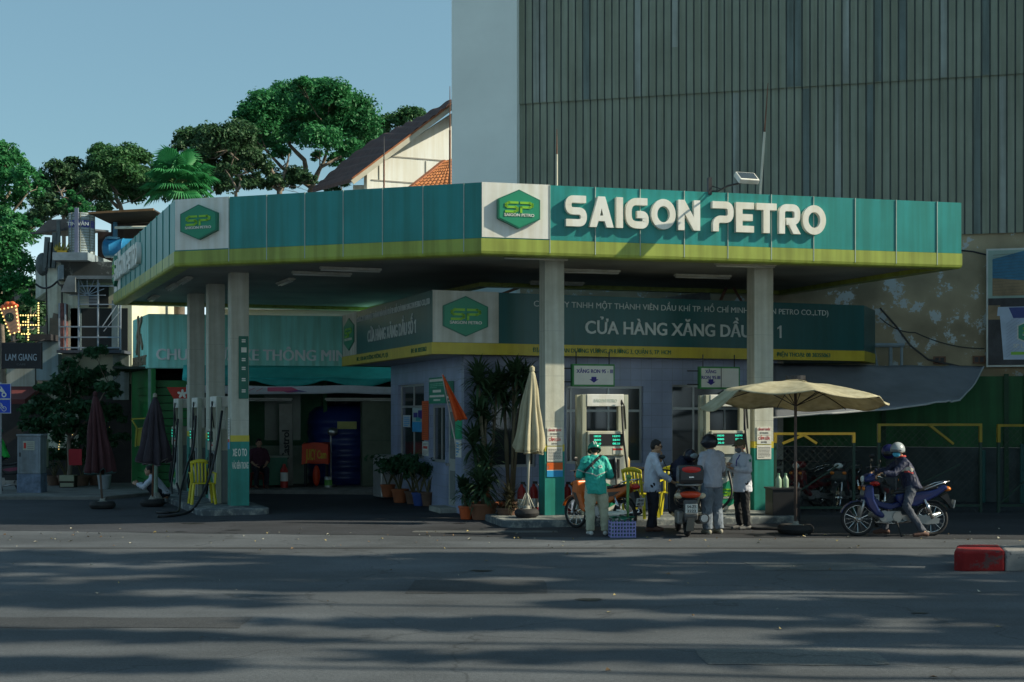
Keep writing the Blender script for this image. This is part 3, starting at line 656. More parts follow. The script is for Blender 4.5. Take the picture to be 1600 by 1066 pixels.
# notices on the left wall
def on(f, x0, x1, y=0.): # centre point and width on a face
    a, c = f.t(x0), f.t(x1); m_ = (a+c)/2; nrm = Vector((f.d.y, -f.d.x)); return (f.loc[0]+f.d.x*m_+nrm.x*y, f.loc[1]+f.d.y*m_+nrm.y*y, 0), abs(c-a)
q, w = on(kL, 660.5, 670.5, .012); tag(notice('poster', '', q, kL.rz, w, 1.45, 2.32, [(.1, .9, z/20+.03, z/20+.045, M('poster_dark_orange', (.4, .07, .02), .6)) for z in range(19)], M('poster_orange', (.62, .1, .02), .5)), 'tall orange poster beside the shop window', 'poster')
q, w = on(kL, 661, 670.5, .012); tag(notice('notice', '', q, kL.rz, w, 1.1, 1.42, [(.15, .85, .5, .68, red_ink)]+lines(6, .1, .9, .08, .4, grey_ink, 5)+lines(2, .1, .9, .75, .9, grey_ink, 6)), 'grey notice with a red heading below the orange poster', 'notice')
q, w = on(kL, 671.5, 697, .014); tag(notice('notice_board', '', q, kL.rz, w, 2.26, 2.82, [(.04, .96, .84, .94, poster_w), (.25, .75, .42, .52, poster_w), (.05, .95, .24, .32, poster_w), (.3, .7, .1, .16, poster_w)]+lines(3, .1, .9, .6, .8, M('board_light_green', (.2, .5, .35), .5), 4), M('board_green', (.015, .25, .15), .5)), 'green notice board above the service window', 'notice board')
q, w = on(kL, 698.5, 710, .014); tag(notice('notice_board', '', q, kL.rz, w, 2.26, 2.72, [(.2, .9, .4, .52, poster_w), (.1, .9, .22, .32, poster_w), (.3, .8, .08, .14, poster_w)], M('board_teal', (.012, .16, .11), .5)), 'narrow dark green board above the shop door', 'notice board')
q, w = on(kL, 712.5, 723, .012); tag(notice('poster', '', q, kL.rz, w, 1.52, 2.0, [(.1, .9, .8, .9, poster_w), (.1, .8, .4, .44, M('pg2', (.05, .5, .25), .6))], M('poster_green', (.02, .36, .17), .5)), 'bright green poster at the corner right of the shop door', 'poster')
q, w = on(kL, 713, 722, .012); tag(notice('notice', '', q, kL.rz, w, 1.15, 1.5, lines(5, .1, .6, .1, .95, blue_p, 8)), 'pale notice with blue print under the bright green poster', 'notice')
q, w = on(kL, 641, 660, -.05); tag(notice('window_poster', '', q, kL.rz, w*.95, 1.62, 2.17, [(.0, 1, 0, .42, blue_p), (.1, .45, .6, .8, navy_ink), (.5, .9, .55, .9, navy_ink), (.3, .7, .45, .6, M('teal_p', (.05, .35, .35), .5))], M('poster_pale', (.4, .5, .5), .5)), 'blue and white picture poster inside the shop window', 'poster')
q, w = on(kL, 627, 638, -.05); tag(notice('window_poster', '', q, kL.rz, w, 1.72, 2.0, lines(5, .1, .9, .1, .9, blue_p, 2), M('poster_lb', (.5, .55, .6), .5)), 'small white sheet taped inside the left window pane', 'poster')
# hanging grade signs
def grade_sign(px0, px1, py0, py1, Y, txts, label, blank=False):
    a = at((px0+px1)/2, py1, Y); w = (px1-px0)/F*Y/math.cos(R(18)); h = (py1-py0)/F*Y
    t = thing('fuel_grade_sign', label, 'sign', (a.x, a.y, a.z), R(18), 'fuel grade signs under the canopy')
    b = MB(); b.box(-w/2, w/2, 0, .12, 0, h); b.build('box', M('sign_green_frame', (.05, .25, .07), .5), t, bevel=.01)
    b = MB(); b.box(-w/2+.035, w/2-.035, -.008, .002, .035, h-.035); b.build('face', M('sign_face', (.66, .66, .6), .4, var=.08), t)
    b = MB()
    for s, x0, x1, z, hh in txts: put_text(b, s, -w/2+x0*w, -w/2+x1*w, z*h, hh*h, -.008, .02, .004)
    cx = 0 if not blank else -w/2+.27*w; z = .17*h; k = h/.5
    b.prism([(cx-.06*k, z+.075*k), (cx-.11*k, z+.075*k), (cx, z), (cx+.11*k, z+.075*k), (cx+.06*k, z+.075*k), (cx+.06*k, z+.13*k), (cx-.06*k, z+.13*k)], -.012, -.008, 'y')
    b.build('lettering', navy_ink, t)
    b = MB(); b.tube([(-w/2+.1, .06, h), (-w/2+.1, .06, h+.25)], .012, 6); b.tube([(w/2-.1, .06, h), (w/2-.1, .06, h+.25)], .012, 6)
    b.tube([(-w/2-.25, .07, h*.8), (-w/2, .07, h*.8)], .012, 6); b.tube([(-w/2-.25, .07, h*.2), (-w/2, .07, h*.2)], .012, 6)
    if blank: b.box(.015, .03, -.012, -.002, .035, h-.035)
    b.build('hanger', darkmetal, t)
grade_sign(894, 961.5, 569, 604, 28.4, [('XĂNG RON 95 - III', .09, .95, .60, .17)], 'green framed sign reading XĂNG RON 95 - III')
grade_sign(1092, 1158, 573, 608, 29.5, [('XĂNG', .13, .4, .70, .15), ('RON 95.III', .04, .5, .44, .15)], 'green framed sign with a blank right half, partly behind the umbrella', True)
# ------------------------------------------------------------------ big clad building on the right
W0, W1 = Vector((.19, 35.9)), None
wd = Vector((.962, -.272)); W1 = W0+wd*14.5
fW = Face(W0, W1)
big = thing('warehouse', 'tall grey green metal clad building with peeling concrete below', 'building')
clad = M('metal_cladding', (.235, .262, .20), .5, metal=.0, var=.12, scale=.9, streak=.2)
clad_shade = M('metal_cladding_groove_shade', (.10, .12, .11), .6, var=.2)  # darker copy of the sheet colour, rib shade painted into the grooves
rnd = random.Random(11)
def cladding(z0, z1, y):
    b = MB(); x = 0.0; vs = []; fs = []
    prof = []
    while x < fW.L:
        prof += [(x, y, 0), (x+.148, y, 0), (x+.156, y+.03, 1), (x+.177, y+.03, 1)]; x += .185
    prof.append((x, y, 0)); n = len(prof)
    for z in (z0, z1): vs += [(p[0], p[1], z) for p in prof]
    b.v = vs
    for i in range(n-1):
        b.f.append((i, i+1, i+1+n, i+n)); b.m.append(1 if (prof[i][2] or prof[i+1][2]) else 0)
    return b
cladding(6.2, 9.86, 0).build('lower_cladding', [clad, clad_shade], big, fW.loc, fW.rz)
cladding(9.84, 17, -.045).build('upper_cladding', [clad, clad_shade], big, fW.loc, fW.rz)
# replaced sheets of another weathering
sheet = [M('sheet_pale', (.29, .32, .285), .5, var=.15, scale=1.2, streak=.3), M('sheet_dark', (.14, .18, .165), .5, var=.2, scale=1, streak=.3)]
b = MB()
for i, k, z0, z1 in ((55, 0, 9.86, 17), (59, 1, 6.2, 9.8), (60, 1, 9.86, 17), (66, 1, 9.86, 17), (67, 1, 6.2, 9.8), (62, 0, 6.2, 9.8), (70, 0, 9.86, 13), (2, 0, 9.86, 17), (3, 0, 9.86, 17), (16, 0, 9.86, 17), (21, 0, 11, 17), (29, 0, 6.2, 9.8), (36, 1, 9.86, 17), (37, 1, 9.86, 17), (38, 1, 6.2, 9.8), (42, 0, 6.2, 9.8), (43, 0, 9.86, 17), (47, 1, 9.86, 17), (50, 1, 9.86, 17), (46, 1, 6.2, 9.8), (9, 1, 9.86, 17)):
    x = i*.185*1.0; yy = -.05 if z0 > 9 else -.006; b.box(x+.004, x+.145, yy, yy+.004, z0, z1, k)
b.build('replaced_sheet', sheet, big, fW.loc, fW.rz)
peel = patch_mat('peeling_wall', (.38, .31, .20), (.46, .50, .50), 1.8, .555, .575, bump=.5)
b = MB(); b.box(0, fW.L, .06, .5, 2.86, 6.3); b.box(0, fW.L, .12, .5, 6.3, 17); b.build('concrete_wall', peel, big, fW.loc, fW.rz)
for px, py in ((1468, 563), (1530, 562)):
    b = MB(); t, z = fW.tz(px, py); b.box(t-.14, t+.14, .0, .08, z-.09, z+.09, 0); b.box(t-.1, t-.02, -.004, .02, z-.06, z+.06, 1); b.box(t+.02, t+.1, -.004, .02, z-.06, z+.06, 1)
    b.build('vent_brick', [rust, black], big, fW.loc, fW.rz)
b = MB(); b.box(-1.72, -.0, -.25, .5, 0, 17); b.build('plaster_pier', M('pier_plaster', (.70, .75, .72), .85, var=.07, scale=.4), big, fW.loc, fW.rz)
gband = M('green_hoarding', (.016, .11, .032), .6, var=.25, scale=.8, streak=.25); gbase = M('hoarding_base', (.05, .066, .066), .8, var=.3, scale=2)
hoard = thing('hoarding_wall', 'bright and dark green painted wall behind the parked motorbikes', 'wall', fW.loc, fW.rz)
b = MB(); b.box(6.2, fW.L, -.08, .05, 1.26, 2.9); b.build('green_band', gband, hoard)
b = MB(); b.box(6.2, fW.L, -.1, .05, 0, 1.255); b.build('dark_base', gbase, hoard)
b = MB()
for x in (6.4, 8.9, 11.62, 12.05, 14.2): b.box(x-.05, x+.05, -.16, -.05, 0, 2.95)
b.build('post', M('hoarding_post', (.012, .05, .02), .6), hoard)
b = MB(); b.tube([(11.95, -.3, 0), (11.95, -.3, 1.35)], .05, 8); b.tube([(11.1, -.3, 0), (11.1, -.3, 1.2)], .06, 8); b.build('pipe', M('pipe_green', (.02, .1, .09), .5), hoard)
# cables and pipes on the peeling wall
def cable(name, label, pts, r, mat=black, sag=0.):
    o3 = []
    for a, c in zip(pts[:-1], pts[1:]):
        for k in range(8):
            u = k/8; p = Vector(a).lerp(Vector(c), u); p.z -= sag*4*u*(1-u); o3.append(p)
    o3.append(Vector(pts[-1])); b = MB(); b.tube(o3, r, 5); o = b.build(name, mat); tag(o, label, 'cable'); return o
wy = lambda px, py, off=.1: (lambda t, z: Vector((fW.loc[0]+fW.d.x*t+math.sin(fW.rz)*off, fW.loc[1]+fW.d.y*t-math.cos(fW.rz)*off, z)))(*fW.tz(px, py))
cable('cable', 'black cable drooping across the peeling wall to the tarpaulin', [wy(1375, 482), wy(1400, 510), wy(1422, 540), wy(1450, 562), wy(1500, 573), wy(1538, 574)], .025)
cable('cable', 'thin cable from the canopy end to the billboard top', [wy(1490, 391), wy(1520, 394), wy(1541, 399)], .02)
cable('cable', 'thin slack cable low on the peeling wall', [wy(1375, 497), wy(1430, 520), wy(1538, 545)], .012, sag=.1)
pp = thing('pipe_rack', 'grey pipes bracketed to the wall at the end of the shop sign', 'pipe', wy(1385, 575, .4)); b = MB(); o_ = Vector(wy(1385, 575, .4))
b.tube([wy(1354, 541, .5)-o_, wy(1413, 541, .4)-o_], .05, 8); b.tube([wy(1392, 541, .42)-o_, wy(1392, 580, .42)-o_], .045, 8); b.tube([wy(1365, 541, .45)-o_, wy(1372, 580, .45)-o_], .035, 8); b.tube([wy(1409, 541, .4)-o_, wy(1409, 580, .4)-o_], .035, 8)
b.build('pipes', M('pipe_grey', (.22, .27, .3), .5, var=.2), pp, smooth=True, hard=40)
# ac units / lumber in the gap above the shop sign
ob = thing('roof_clutter', 'weathered sheets and beams lying on the shop roof', 'scrap', (1.5, 33, 4.34))
b = MB(); b.obox((-2.6, .4, .2), (1.3, .1, .5), (0, .1, -.3)); b.obox((2.6, .6, .25), (1.2, .1, .5), (0, -.1, -.3)); b.build('sheet', M('old_tin', (.12, .14, .15), .6, var=.4, scale=4), ob)
b = MB(); b.bar((-3, 0, 0), (-1.2, .3, .7), .06); b.bar((3.2, 0, 0), (3.6, .1, .9), .06); b.bar((4, 0, 0), (3.5, .1, .9), .06); b.build('beam', rust, ob)
# billboard
t0, zt = fW.tz(1540.5, 391); t1 = fW.t(1700); _, zb = fW.tz(1541, 574)
bb = thing('billboard', 'printed billboard of a blue hall and a white oil bucket', 'billboard', fW.loc, fW.rz)
b = MB(); b.box(t0, t1, -.25, -.1, zb, zt); b.build('frame', M('bill_frame', (.55, .56, .52), .5), bb)
bm = [M('bill_sky', (.28, .38, .33), .5), M('bill_blue', (.03, .16, .27), .5, var=.3), M('bill_dark', (.03, .03, .035), .5, var=.6, scale=3), M('bill_tan', (.25, .17, .09), .5, var=.3), M('bill_white', (.42, .5, .62), .45, var=.12), logo_g, M('bill_navy', (.03, .05, .2), .5), logo_l, white]
b = MB(); e = .035; y = -.25; hh = zt-zb
def bq(x0, x1, z0, z1, m, k): b.box(t0+x0, t0+x1, y-.004*k, y-.004*k+.003, zb+z0*hh, zb+z1*hh, m)
W_ = t1-t0; bq(e, W_-e, .015, .985, 0, 1)
b.prism([(t0+.13, zb+.6*hh), (W_+t0-e, zb+.6*hh), (W_+t0-e, zb+.985*hh), (t0+.9, zb+.985*hh), (t0+.13, zb+.91*hh)], y-.008, y-.005, 'y', 1)
for k in range(14):
    z = .62+k*.025; b.bar((t0+.14, y-.01, zb+(z)*hh), (t0+W_-e, y-.01, zb+(z+.02+.01*k/3)*hh if z+.02+.01*k/3 < .98 else zb+.98*hh), .012, .003, 2)
b.prism([(t0+.13, zb+.6*hh), (W_+t0-e, zb+.6*hh), (W_+t0-e, zb+.68*hh), (t0+.13, zb+.75*hh)], y-.014, y-.011, 'y', 3)
bq(e, W_-e, .015, .58, 2, 3); bq(e, .3, .4, .52, 3, 4)
# bucket
cxb = t0+.93
b.prism([(cxb-.56, zb+.06*hh), (cxb+.56, zb+.06*hh), (cxb+.64, zb+.44*hh), (cxb-.64, zb+.44*hh)], y-.02, y-.014, 'y', 4)
b.prism([(cxb-.7, zb+.43*hh), (cxb+.7, zb+.43*hh), (cxb+.68, zb+.505*hh), (cxb-.68, zb+.505*hh)], y-.024, y-.016, 'y', 4)
b.prism([(cxb-.35, zb+.41*hh), (cxb+.45, zb+.41*hh), (cxb+.5, zb+.5*hh), (cxb-.45, zb+.5*hh)], y-.028, y-.02, 'y', 6)
for k in range(11): b.bar((cxb-.5+.0*k, y-.021, zb+(.08+k*.028)*hh), (cxb-.2, y-.021, zb+(.16+k*.028)*hh), .022, .003, 6)
hexagon(b, cxb+.06, zb+.29*hh, .66, .62, y-.032, y-.024, 8); hexagon(b, cxb+.06, zb+.29*hh, .6, .56, y-.036, y-.026, 5)
b.build('print', bm, bb)
b = MB(); b.mi = 0; sp_marks(b, cxb+.06, zb+.30*hh, .6, .56, y-.036)
put_text(b, 'SP LUBE X1 ECO', cxb-.35, cxb+.6, zb+.16*hh, .09, y-.024, .02, .004, mi=1); b.box(cxb-.4, cxb+.6, y-.026, y-.02, zb+.1*hh, zb+.125*hh, 0); b.build('print_lettering', [logo_l, white], bb)
# tarpaulin
tarpm = M('tarpaulin', (.17, .185, .21), .55, var=.15, scale=1.5, bump=.3, bscale=5)
ta = [at(1207, 568, 31.2), at(1537, 573, 32.7)]; bot = [at(1208, 652, 28.9), at(1300, 645, 28.9), at(1400, 638, 29.3), at(1478, 627, 29.9), at(1500, 624.5, 30.2)]
def tf(u, v):
    a = ta[0].lerp(ta[1], u); k = u*4; i = min(int(k), 3); c = bot[i].lerp(bot[i+1], k-i); p = a.lerp(c, v)
    p.z += -.10*math.sin(math.pi*v)+.05*noise.noise(Vector((u*5, v*2, 1)))+.02*noise.noise(Vector((u*22, v*5, 3))); return p
b = MB(); b.grid(tf, 48, 16); tp = b.build('tarpaulin', tarpm, None, smooth=True, solid=.006); tag(tp, 'grey tarpaulin awning sagging below the peeling wall', 'awning')
b = MB(); b.tube([tf(u/20, 1)+Vector((0, 0, -.012)) for u in range(21)], .018, 6); q = b.build('hem_rope', M('hem_pale', (.4, .42, .42), .7), tp)
b = MB(); b.tube([tf(1, v/8) for v in range(9)], .016, 6); b.build('edge_rope', MATS['hem_pale'], tp)
# yellow topped wire fence panels
wire = M('fence_wire', (.05, .06, .05), .6); fyel = M('fence_yellow', (.27, .19, .01), .5, var=.2); fdk = M('fence_post_dark', (.02, .05, .035), .6)
def fence_panel(px0, px1, ytop, Y, zlow, diags, label, px_end=None):
    a, c = at(px0, ytop, Y), at(px1, ytop, Y+.15); f = Face((a.x, a.y), (c.x, c.y)); L = f.L; zt = a.z
    t = thing('fence_panel', label, 'fence', (a.x, a.y, 0), f.rz, 'wire fence panels with yellow tops')
    b = MB(); b.box(0, L, -.025, .025, zt-.05, zt)
    b.box(0, .06, -.03, .03, zlow, zt-.05); b.box(L-.06, L, -.03, .03, zlow, zt-.05)
    for x0, z0, x1, z1 in diags: b.bar((x0*L, -.035, zt-z0), (x1*L, -.035, zt-z1), .05)
    b.build('top_frame', fyel, t)
    b = MB(); b.box(.0, .055, -.025, .025, 0, zlow); b.box(L-.055, L, -.025, .025, 0, zlow); b.box(.055, L-.055, -.02, .02, .12, .17); b.bar((.05, .03, .17), (L*.8, .03, 1.0), .03); b.build('post', fdk, t)
    b = MB(); s = .15; k = -zt
    while k < L:
        for sg in (1, -1):
            x0, x1 = max(0, k), min(L, k+zt)
            if x1 > x0+.02:
                za, zc = (x0-k), (x1-k)
                if sg < 0: za, zc = zt-za, zt-zc
                b.bar((x0, .01*sg, za), (x1, .01*sg, zc), .0035)
        k += s
    b.build('wire_mesh', wire, t)
fence_panel(1209, 1336, 676, 28.6, 1.45, [(.36, .05, .1, .22), (.36, .05, .52, .22)], 'yellow topped wire fence panel behind the open umbrella')
fence_panel(1371, 1534, 662, 29.2, 1.45, [(.49, .03, .72, .42)], 'yellow topped wire fence panel behind the motorbike rider')
fence_panel(1558, 1650, 663, 29.3, 1.45, [], 'yellow topped wire fence panel at the far right edge')

# ------------------------------------------------------------------ teal car wash shop at the back left
mint = M('mint_wall', (.36, .88, .80), .7, var=.1, scale=.7, streak=.2)
Q0 = Vector((-9.35, 36.5)); qd = Vector((math.cos(R(11)), math.sin(R(11)))); Q1 = Q0+qd*8.2; Qs = Vector((-10.4, 39.0))
fQ, fQs = Face(Q0, Q1), Face(Qs, Q0)
wash = thing('car_wash_shop', 'mint green car wash shop with a dark open bay', 'shop')
b = MB(); b.prism([tuple(Q0), tuple(Q1), tuple(Q1+Vector((-.5, 2.4))), tuple(Qs)], 3.2, 4.6, 'z'); b.build('sign_wall', mint, wash, bevel=.03)
b = MB(); qt = fQ.t
put_text(b, 'CHUỖI RỬA XE THÔNG MINH', qt(244), qt(557), 3.42, .30, 0, .04, .05)
b.build('sign_letters', M('chrome_letter', (.82, .84, .84), .35, var=.1), wash, fQ.loc, fQ.rz, bevel=.008)
b = MB(); put_text(b, 'BISHOT', .25, fQs.L-.15, 3.3, .26, 0, .03, .04)
for pts in ([(.9, 3.7), (1.1, 3.95), (1.6, 4.05), (1.9, 3.8)], [(1.0, 4.1), (1.25, 4.3), (1.15, 4.55)], [(1.3, 3.62), (1.4, 4.35), (1.75, 4.5)]): stroke(b, pts, .14, -.04, 0)
b.build('sign_letters', M('bronze_letter', (.25, .19, .13), .5), wash, fQs.loc, fQs.rz)
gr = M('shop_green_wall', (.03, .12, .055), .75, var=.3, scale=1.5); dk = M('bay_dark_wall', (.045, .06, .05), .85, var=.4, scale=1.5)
# bay: pillars, back, side walls, ceiling
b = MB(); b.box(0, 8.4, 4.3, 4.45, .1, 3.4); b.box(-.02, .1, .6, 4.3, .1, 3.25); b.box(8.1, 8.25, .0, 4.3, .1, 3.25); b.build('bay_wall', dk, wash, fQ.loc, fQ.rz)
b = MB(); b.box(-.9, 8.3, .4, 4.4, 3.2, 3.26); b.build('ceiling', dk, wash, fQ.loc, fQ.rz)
b = MB()
for k in range(14): b.box(.15, 1.15, .45, .5, .12+k*.2, .30+k*.2)
b.build('roller_shutter', M('shutter_green', (.015, .2, .05), .5, var=.15), wash, fQ.loc, fQ.rz)
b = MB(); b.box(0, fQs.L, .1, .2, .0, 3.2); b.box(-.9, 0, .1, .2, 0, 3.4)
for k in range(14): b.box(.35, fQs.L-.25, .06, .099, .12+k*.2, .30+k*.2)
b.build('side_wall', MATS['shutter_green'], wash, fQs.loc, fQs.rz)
b = MB(); b.box(1.2, 1.3, .2, .32, .1, 3.2); b.box(2.35, 2.45, .2, .32, .1, 3.2); b.box(.0, .12, .15, .3, .1, 3.2); b.build('pillar', M('pillar_mint', (.2, .33, .28), .6, var=.2), wash, fQ.loc, fQ.rz)
b = MB(); b.box(2.5, 4.6, 2.2, 2.3, .1, 3.2); b.box(4.55, 4.65, 1.2, 2.2, .1, 2.9); b.build('inner_partition', gr, wash, fQ.loc, fQ.rz)
b = MB(); b.box(3.0, 3.98, 2.12, 2.2, 1.3, 2.65); b.build('green_window', M('bay_window', (.02, .075, .03), .3, var=.3), wash, fQ.loc, fQ.rz)
b = MB(); b.box(2.5, 4.55, 2.12, 2.2, .1, 1.15); b.build('tiled_dado', M('dado', (.22, .27, .2), .6, var=.2), wash, fQ.loc, fQ.rz)
def inbay(px, py, Y): return at(px, py, Y)
# awning and banner in front
b = MB()
def aw(u, v):
    p = Vector((.9+u*7.6, -.1-.9*v, 3.28-.34*v-.05*math.sin(math.pi*v))); p.z += .05*noise.noise(Vector((u*9, v*2, 0)))*v; p.z -= .07*abs(math.sin(u*9.42))**.6*v*0; return p
b.grid(aw, 40, 6); aw_o = b.build('awning', M('awning_teal', (.05, .55, .52), .6, var=.12), None, fQ.loc, fQ.rz, smooth=True, solid=.01); tag(aw_o, 'teal canvas awning under the car wash letters', 'awning')
b = MB()
def af(u, v):
    p = aw(u, 1); ph = (u*4.3) % 1; d = .06+.15*math.sin(math.pi*ph); p.z -= v*d; p.y += -.02*v+.02*noise.noise(Vector((u*30, v, 2))); return p
b.grid(af, 80, 3); b.build('valance', M('valance_teal', (.03, .4, .38), .6, var=.2), aw_o, smooth=True, solid=.008)
b = MB()
def bf(u, v): return Vector((1.0+u*7.4, -1.06+.05*v, 2.76-.2*math.sin(math.pi*(u*2 % 1))*.15-.2*v+.02*noise.noise(Vector((u*8, v, 4)))))
b.grid(bf, 40, 4); ban = b.build('banner', M('banner_white', (.62, .68, .74), .5, var=.1), None, fQ.loc, fQ.rz, smooth=True, solid=.006); tag(ban, 'long white banner with pink lettering hung below the teal awning', 'banner')
b = MB(); x0 = qt(386); b.bar((x0, -1.10, 2.6), (x0+.18, -1.10, 2.68), .03, .01, 0); b.bar((x0+.22, -1.10, 2.6), (x0+.38, -1.10, 2.68), .03, .01, 0); b.prism([(x0+.5, 2.7), (x0+1.1, 2.71), (x0+1.35, 2.6), (x0+1.0, 2.57), (x0+.9, 2.6), (x0+.5, 2.6)], -1.09, -1.07, 'y', 0); b.prism([(x0+.9, 2.6), (x0+1.5, 2.59), (x0+1.3, 2.63)], -1.11, -1.072, 'y', 1)
b.build('banner_print', [M('print_pink', (.6, .1, .2), .5), navy_ink], ban)
b = MB(); b.prism([(-.3, .5), (.36, .5), (.36, .0), (.12, .04), (-.12, .2)], -.01, 0, 'y', 0)
for k in range(5): a_ = k*1.2566+.3; b.ell((.1+.075*math.cos(a_), -.012, .33+.06*math.sin(a_)), (.06, .006, .032), (0, -a_, 0), mi=1)
rf_ = b.build('flag_banner', [M('banner_red', (.42, .03, .015), .6), poster_w], None, at(279, 636, 36.0)); tag(rf_, 'red banner with a white flower hung beside the folded grey umbrella', 'banner')
# objects in the bay: tank, cover, counter, board, bottle, cans
tk = thing('water_tank', 'big dark blue cylindrical tank inside the dark bay', 'tank', (at(540, 775, 39.4).x, 39.4, .1))
b = MB(); pr = [(0, 0), (.98, 0), (1.02, .05)]
for k in range(6): pr += [(1.02, .1+k*.3), (1.05, .16+k*.3), (1.05, .24+k*.3), (1.02, .3+k*.3)]
pr += [(1.0, 1.95), (.8, 2.12), (.35, 2.2), (0, 2.2)]; b.lathe(pr, (0,0,0), 32, caps=False); b.build('tank_body', M('tank_blue', (.012, .03, .15), .35, var=.15), tk, smooth=True, hard=50)
b = MB(); b.lathe([(0, 2.19), (.3, 2.19), (.3, 2.27), (0, 2.27)], (0,0,0), 20, caps=False); b.build('lid', black, tk)
b = MB(); b.box(-.1, .42, -1.062, -1.04, 1.52, 1.72); b.build('label_plate', M('tank_label', (.35, .35, .1), .5), tk)
cov = thing('covered_seat', 'bright red cover with yellow lettering draped over a stand', 'cover', at(494, 771, 37.6)); cov.location.z = .1
b = MB()
def cf(u, v):
    a = u*2*math.pi; x = .34*max(-1, min(1, 1.5*math.cos(a))); y = .22*max(-1, min(1, 1.5*math.sin(a))); f_ = 1+.05*v*math.sin(a*7); return Vector((x*f_, y*f_, .62+.53*(1-v)+.03*math.sin(a*3)))
b.grid(cf, 56, 8); b.add([cf(i/56, 0) for i in range(56)], [tuple(range(56))]); b.build('cover', M('cover_red', (.62, .05, .012), .5, var=.15), cov, smooth=True, hard=50)
b = MB(); put_text(b, 'JUICY', -.24, .02, .72, .3, -.245, .02, .004); put_text(b, 'Cam', .06, .3, .76, .22, -.245, .02, .004); b.build('cover_lettering', M('cover_yellow', (.6, .45, .03), .5), cov)
b = MB()
for sx in (-.28, .28):
    for sy in (-.15, .15): b = MB(); b.tube([(sx, sy, 0), (sx, sy, .7)], .02, 6); b.build('stand_leg', darkmetal, cov)
b = MB(); b.ell((.02, -.1, .3), (.1, .09, .28)); b.build('red_bag', MATS['cover_red'], cov, smooth=True)
ct = thing('counter', 'green painted counter left inside the bay', 'counter', (at(419, 772, 37.4).x, 37.4, .1), R(11))
b = MB(); b.box(-.5, .5, 0, .5, .05, .78); b.build('cabinet', M('counter_green', (.02, .16, .09), .5, var=.2), ct, bevel=.01)
b = MB(); b.box(-.55, .55, -.05, .55, .78, .82); b.build('top', M('counter_top', (.2, .25, .2), .4), ct); b = MB(); b.box(-.42, -.02, -.012, .0, .2, .66); b.build('door', M('counter_brown', (.07, .04, .025), .6), ct)
ex = thing('gas_bottle', 'small red and white bottle on the floor right of the green counter', 'bottle', at(444, 768, 37.2)); ex.location.z = .1
b = MB(); b.lathe([(0, 0), (.1, 0), (.1, .15), (.1, .45), (.05, .55), (.03, .62), (0, .62)], n=16, caps=False); b.build('body', M('ext_red', (.45, .03, .02), .35), ex, smooth=True, hard=50); b = MB(); b.lathe([(.103, .17), (.103, .4)], n=16, caps=False); b.build('label', white, ex)
bd = thing('leaning_board', 'tall pale advertising board leaning inside the bay', 'board', at(447, 770, 38.3)); bd.location.z = .1
b = MB(); b.obox((0, 0, 1.1), (.35, .04, 2.2), (R(4), 0, 0)); b.build('board', M('board_pale', (.3, .3, .26), .6, var=.3), bd); b = MB(); b.X = Matrix.Rotation(R(4), 4, 'X') @ Matrix.Rotation(R(-90), 4, 'Y'); put_text(b, 'Castrol', .7, 1.5, -.1, .2, -.03, .03, .01); b.build('board_lettering', black, bd)
pt = thing('paint_can', 'small can with a green label beside the red cover', 'can', at(513, 773, 37.4)); pt.location.z = .1
b = MB(); b.lathe([(0, 0), (.1, 0), (.1, .26), (.085, .28), (0, .28)], n=16, caps=False); b.build('body', alu, pt, smooth=True, hard=40); b = MB(); b.lathe([(.103, .05), (.103, .2)], n=16, caps=False); b.build('label', M('can_green', (.1, .3, .06), .5), pt)
pv = thing('water_pump', 'upright pipe with a gauge in front of the blue tank', 'pump', at(517, 772, 38.0)); pv.location.z = .1
b = MB(); b.tube([(0, 0, 0), (0, 0, 1.35)], .025, 8); b.ell((.05, 0, 1.45), (.14, .1, .12)); b.lathe([(0, 0), (.12, 0), (.12, .05), (0, .05)], n=12, caps=False); b.build('standpipe', steel, pv, smooth=True, hard=40)
lk = thing('locker', 'tall dull green locker at the right of the dark bay', 'locker', (at(592, 770, 37.8).x, 37.8, .1), R(11)); b = MB(); b.box(-.45, .45, 0, .5, 0, 2.35); b.build('body', M('locker_green', (.1, .13, .09), .6, var=.2), lk, bevel=.01); b = MB(); b.box(-.43, .43, -.012, 0, .05, 1.2); b.box(-.43, .43, -.012, 0, 1.24, 2.3); b.build('door', M('locker_door', (.12, .15, .1), .5, var=.2), lk)
for px, lab in ((420, 'tube light hanging at the left of the dark bay'), (545, 'tube light hanging above the blue tank'), (600, 'tube light at the right end of the dark bay')):
    o = tube_light(at(px, 622, 37.6), R(0), lab); o['group'] = 'tube lights in the bay'

# ------------------------------------------------------------------ white house with brown roof
roofm = M('roof_brown', (.075, .035, .03), .8, var=.35, scale=3, bump=.5, bscale=12)
hs = thing('gable_house', 'white gabled house with a steep dark brown roof', 'house')
YH = 46.; P1, P2 = at(706, 163, YH+.5), at(551, 281, YH-.75)
up = [at(706, 158, YH+1), at(657, 185, YH+3), at(625, 200, YH+4), at(585, 220, YH+5), at(540, 252, YH+6), at(504, 284, YH+6.6), at(488, 298, YH+7)]
b = MB()
def rf(u, v):
    k = u*6; i = min(int(k), 5); a = up[i].lerp(up[i+1], k-i); c = P1.lerp(P2, u*1.0) if u < 1 else P2; p = c.lerp(a, v); p.z += .03*math.sin(u*75); return p
b.grid(rf, 150, 8); b.build('roof', roofm, hs, smooth=False, solid=.12)
b = MB(); n_ = Vector((0, -.1, 0)); b.bar(P1+n_+Vector((.05, 0, -.1)), P2+n_+Vector((0, 0, -.1)), .05, .15); b.build('barge_board', M('barge', (.5, .47, .38), .7), hs)
b = MB(); b.bar(P1+n_+Vector((.05, -.02, .02)), P2+n_+Vector((0, -.02, .02)), .06, .05); b.build('ridge_tile', M('terracotta', (.3, .11, .05), .8, var=.3, scale=5), hs)
gw = M('gable_white', (.76, .77, .74), .8, var=.07, scale=.5, streak=.1)
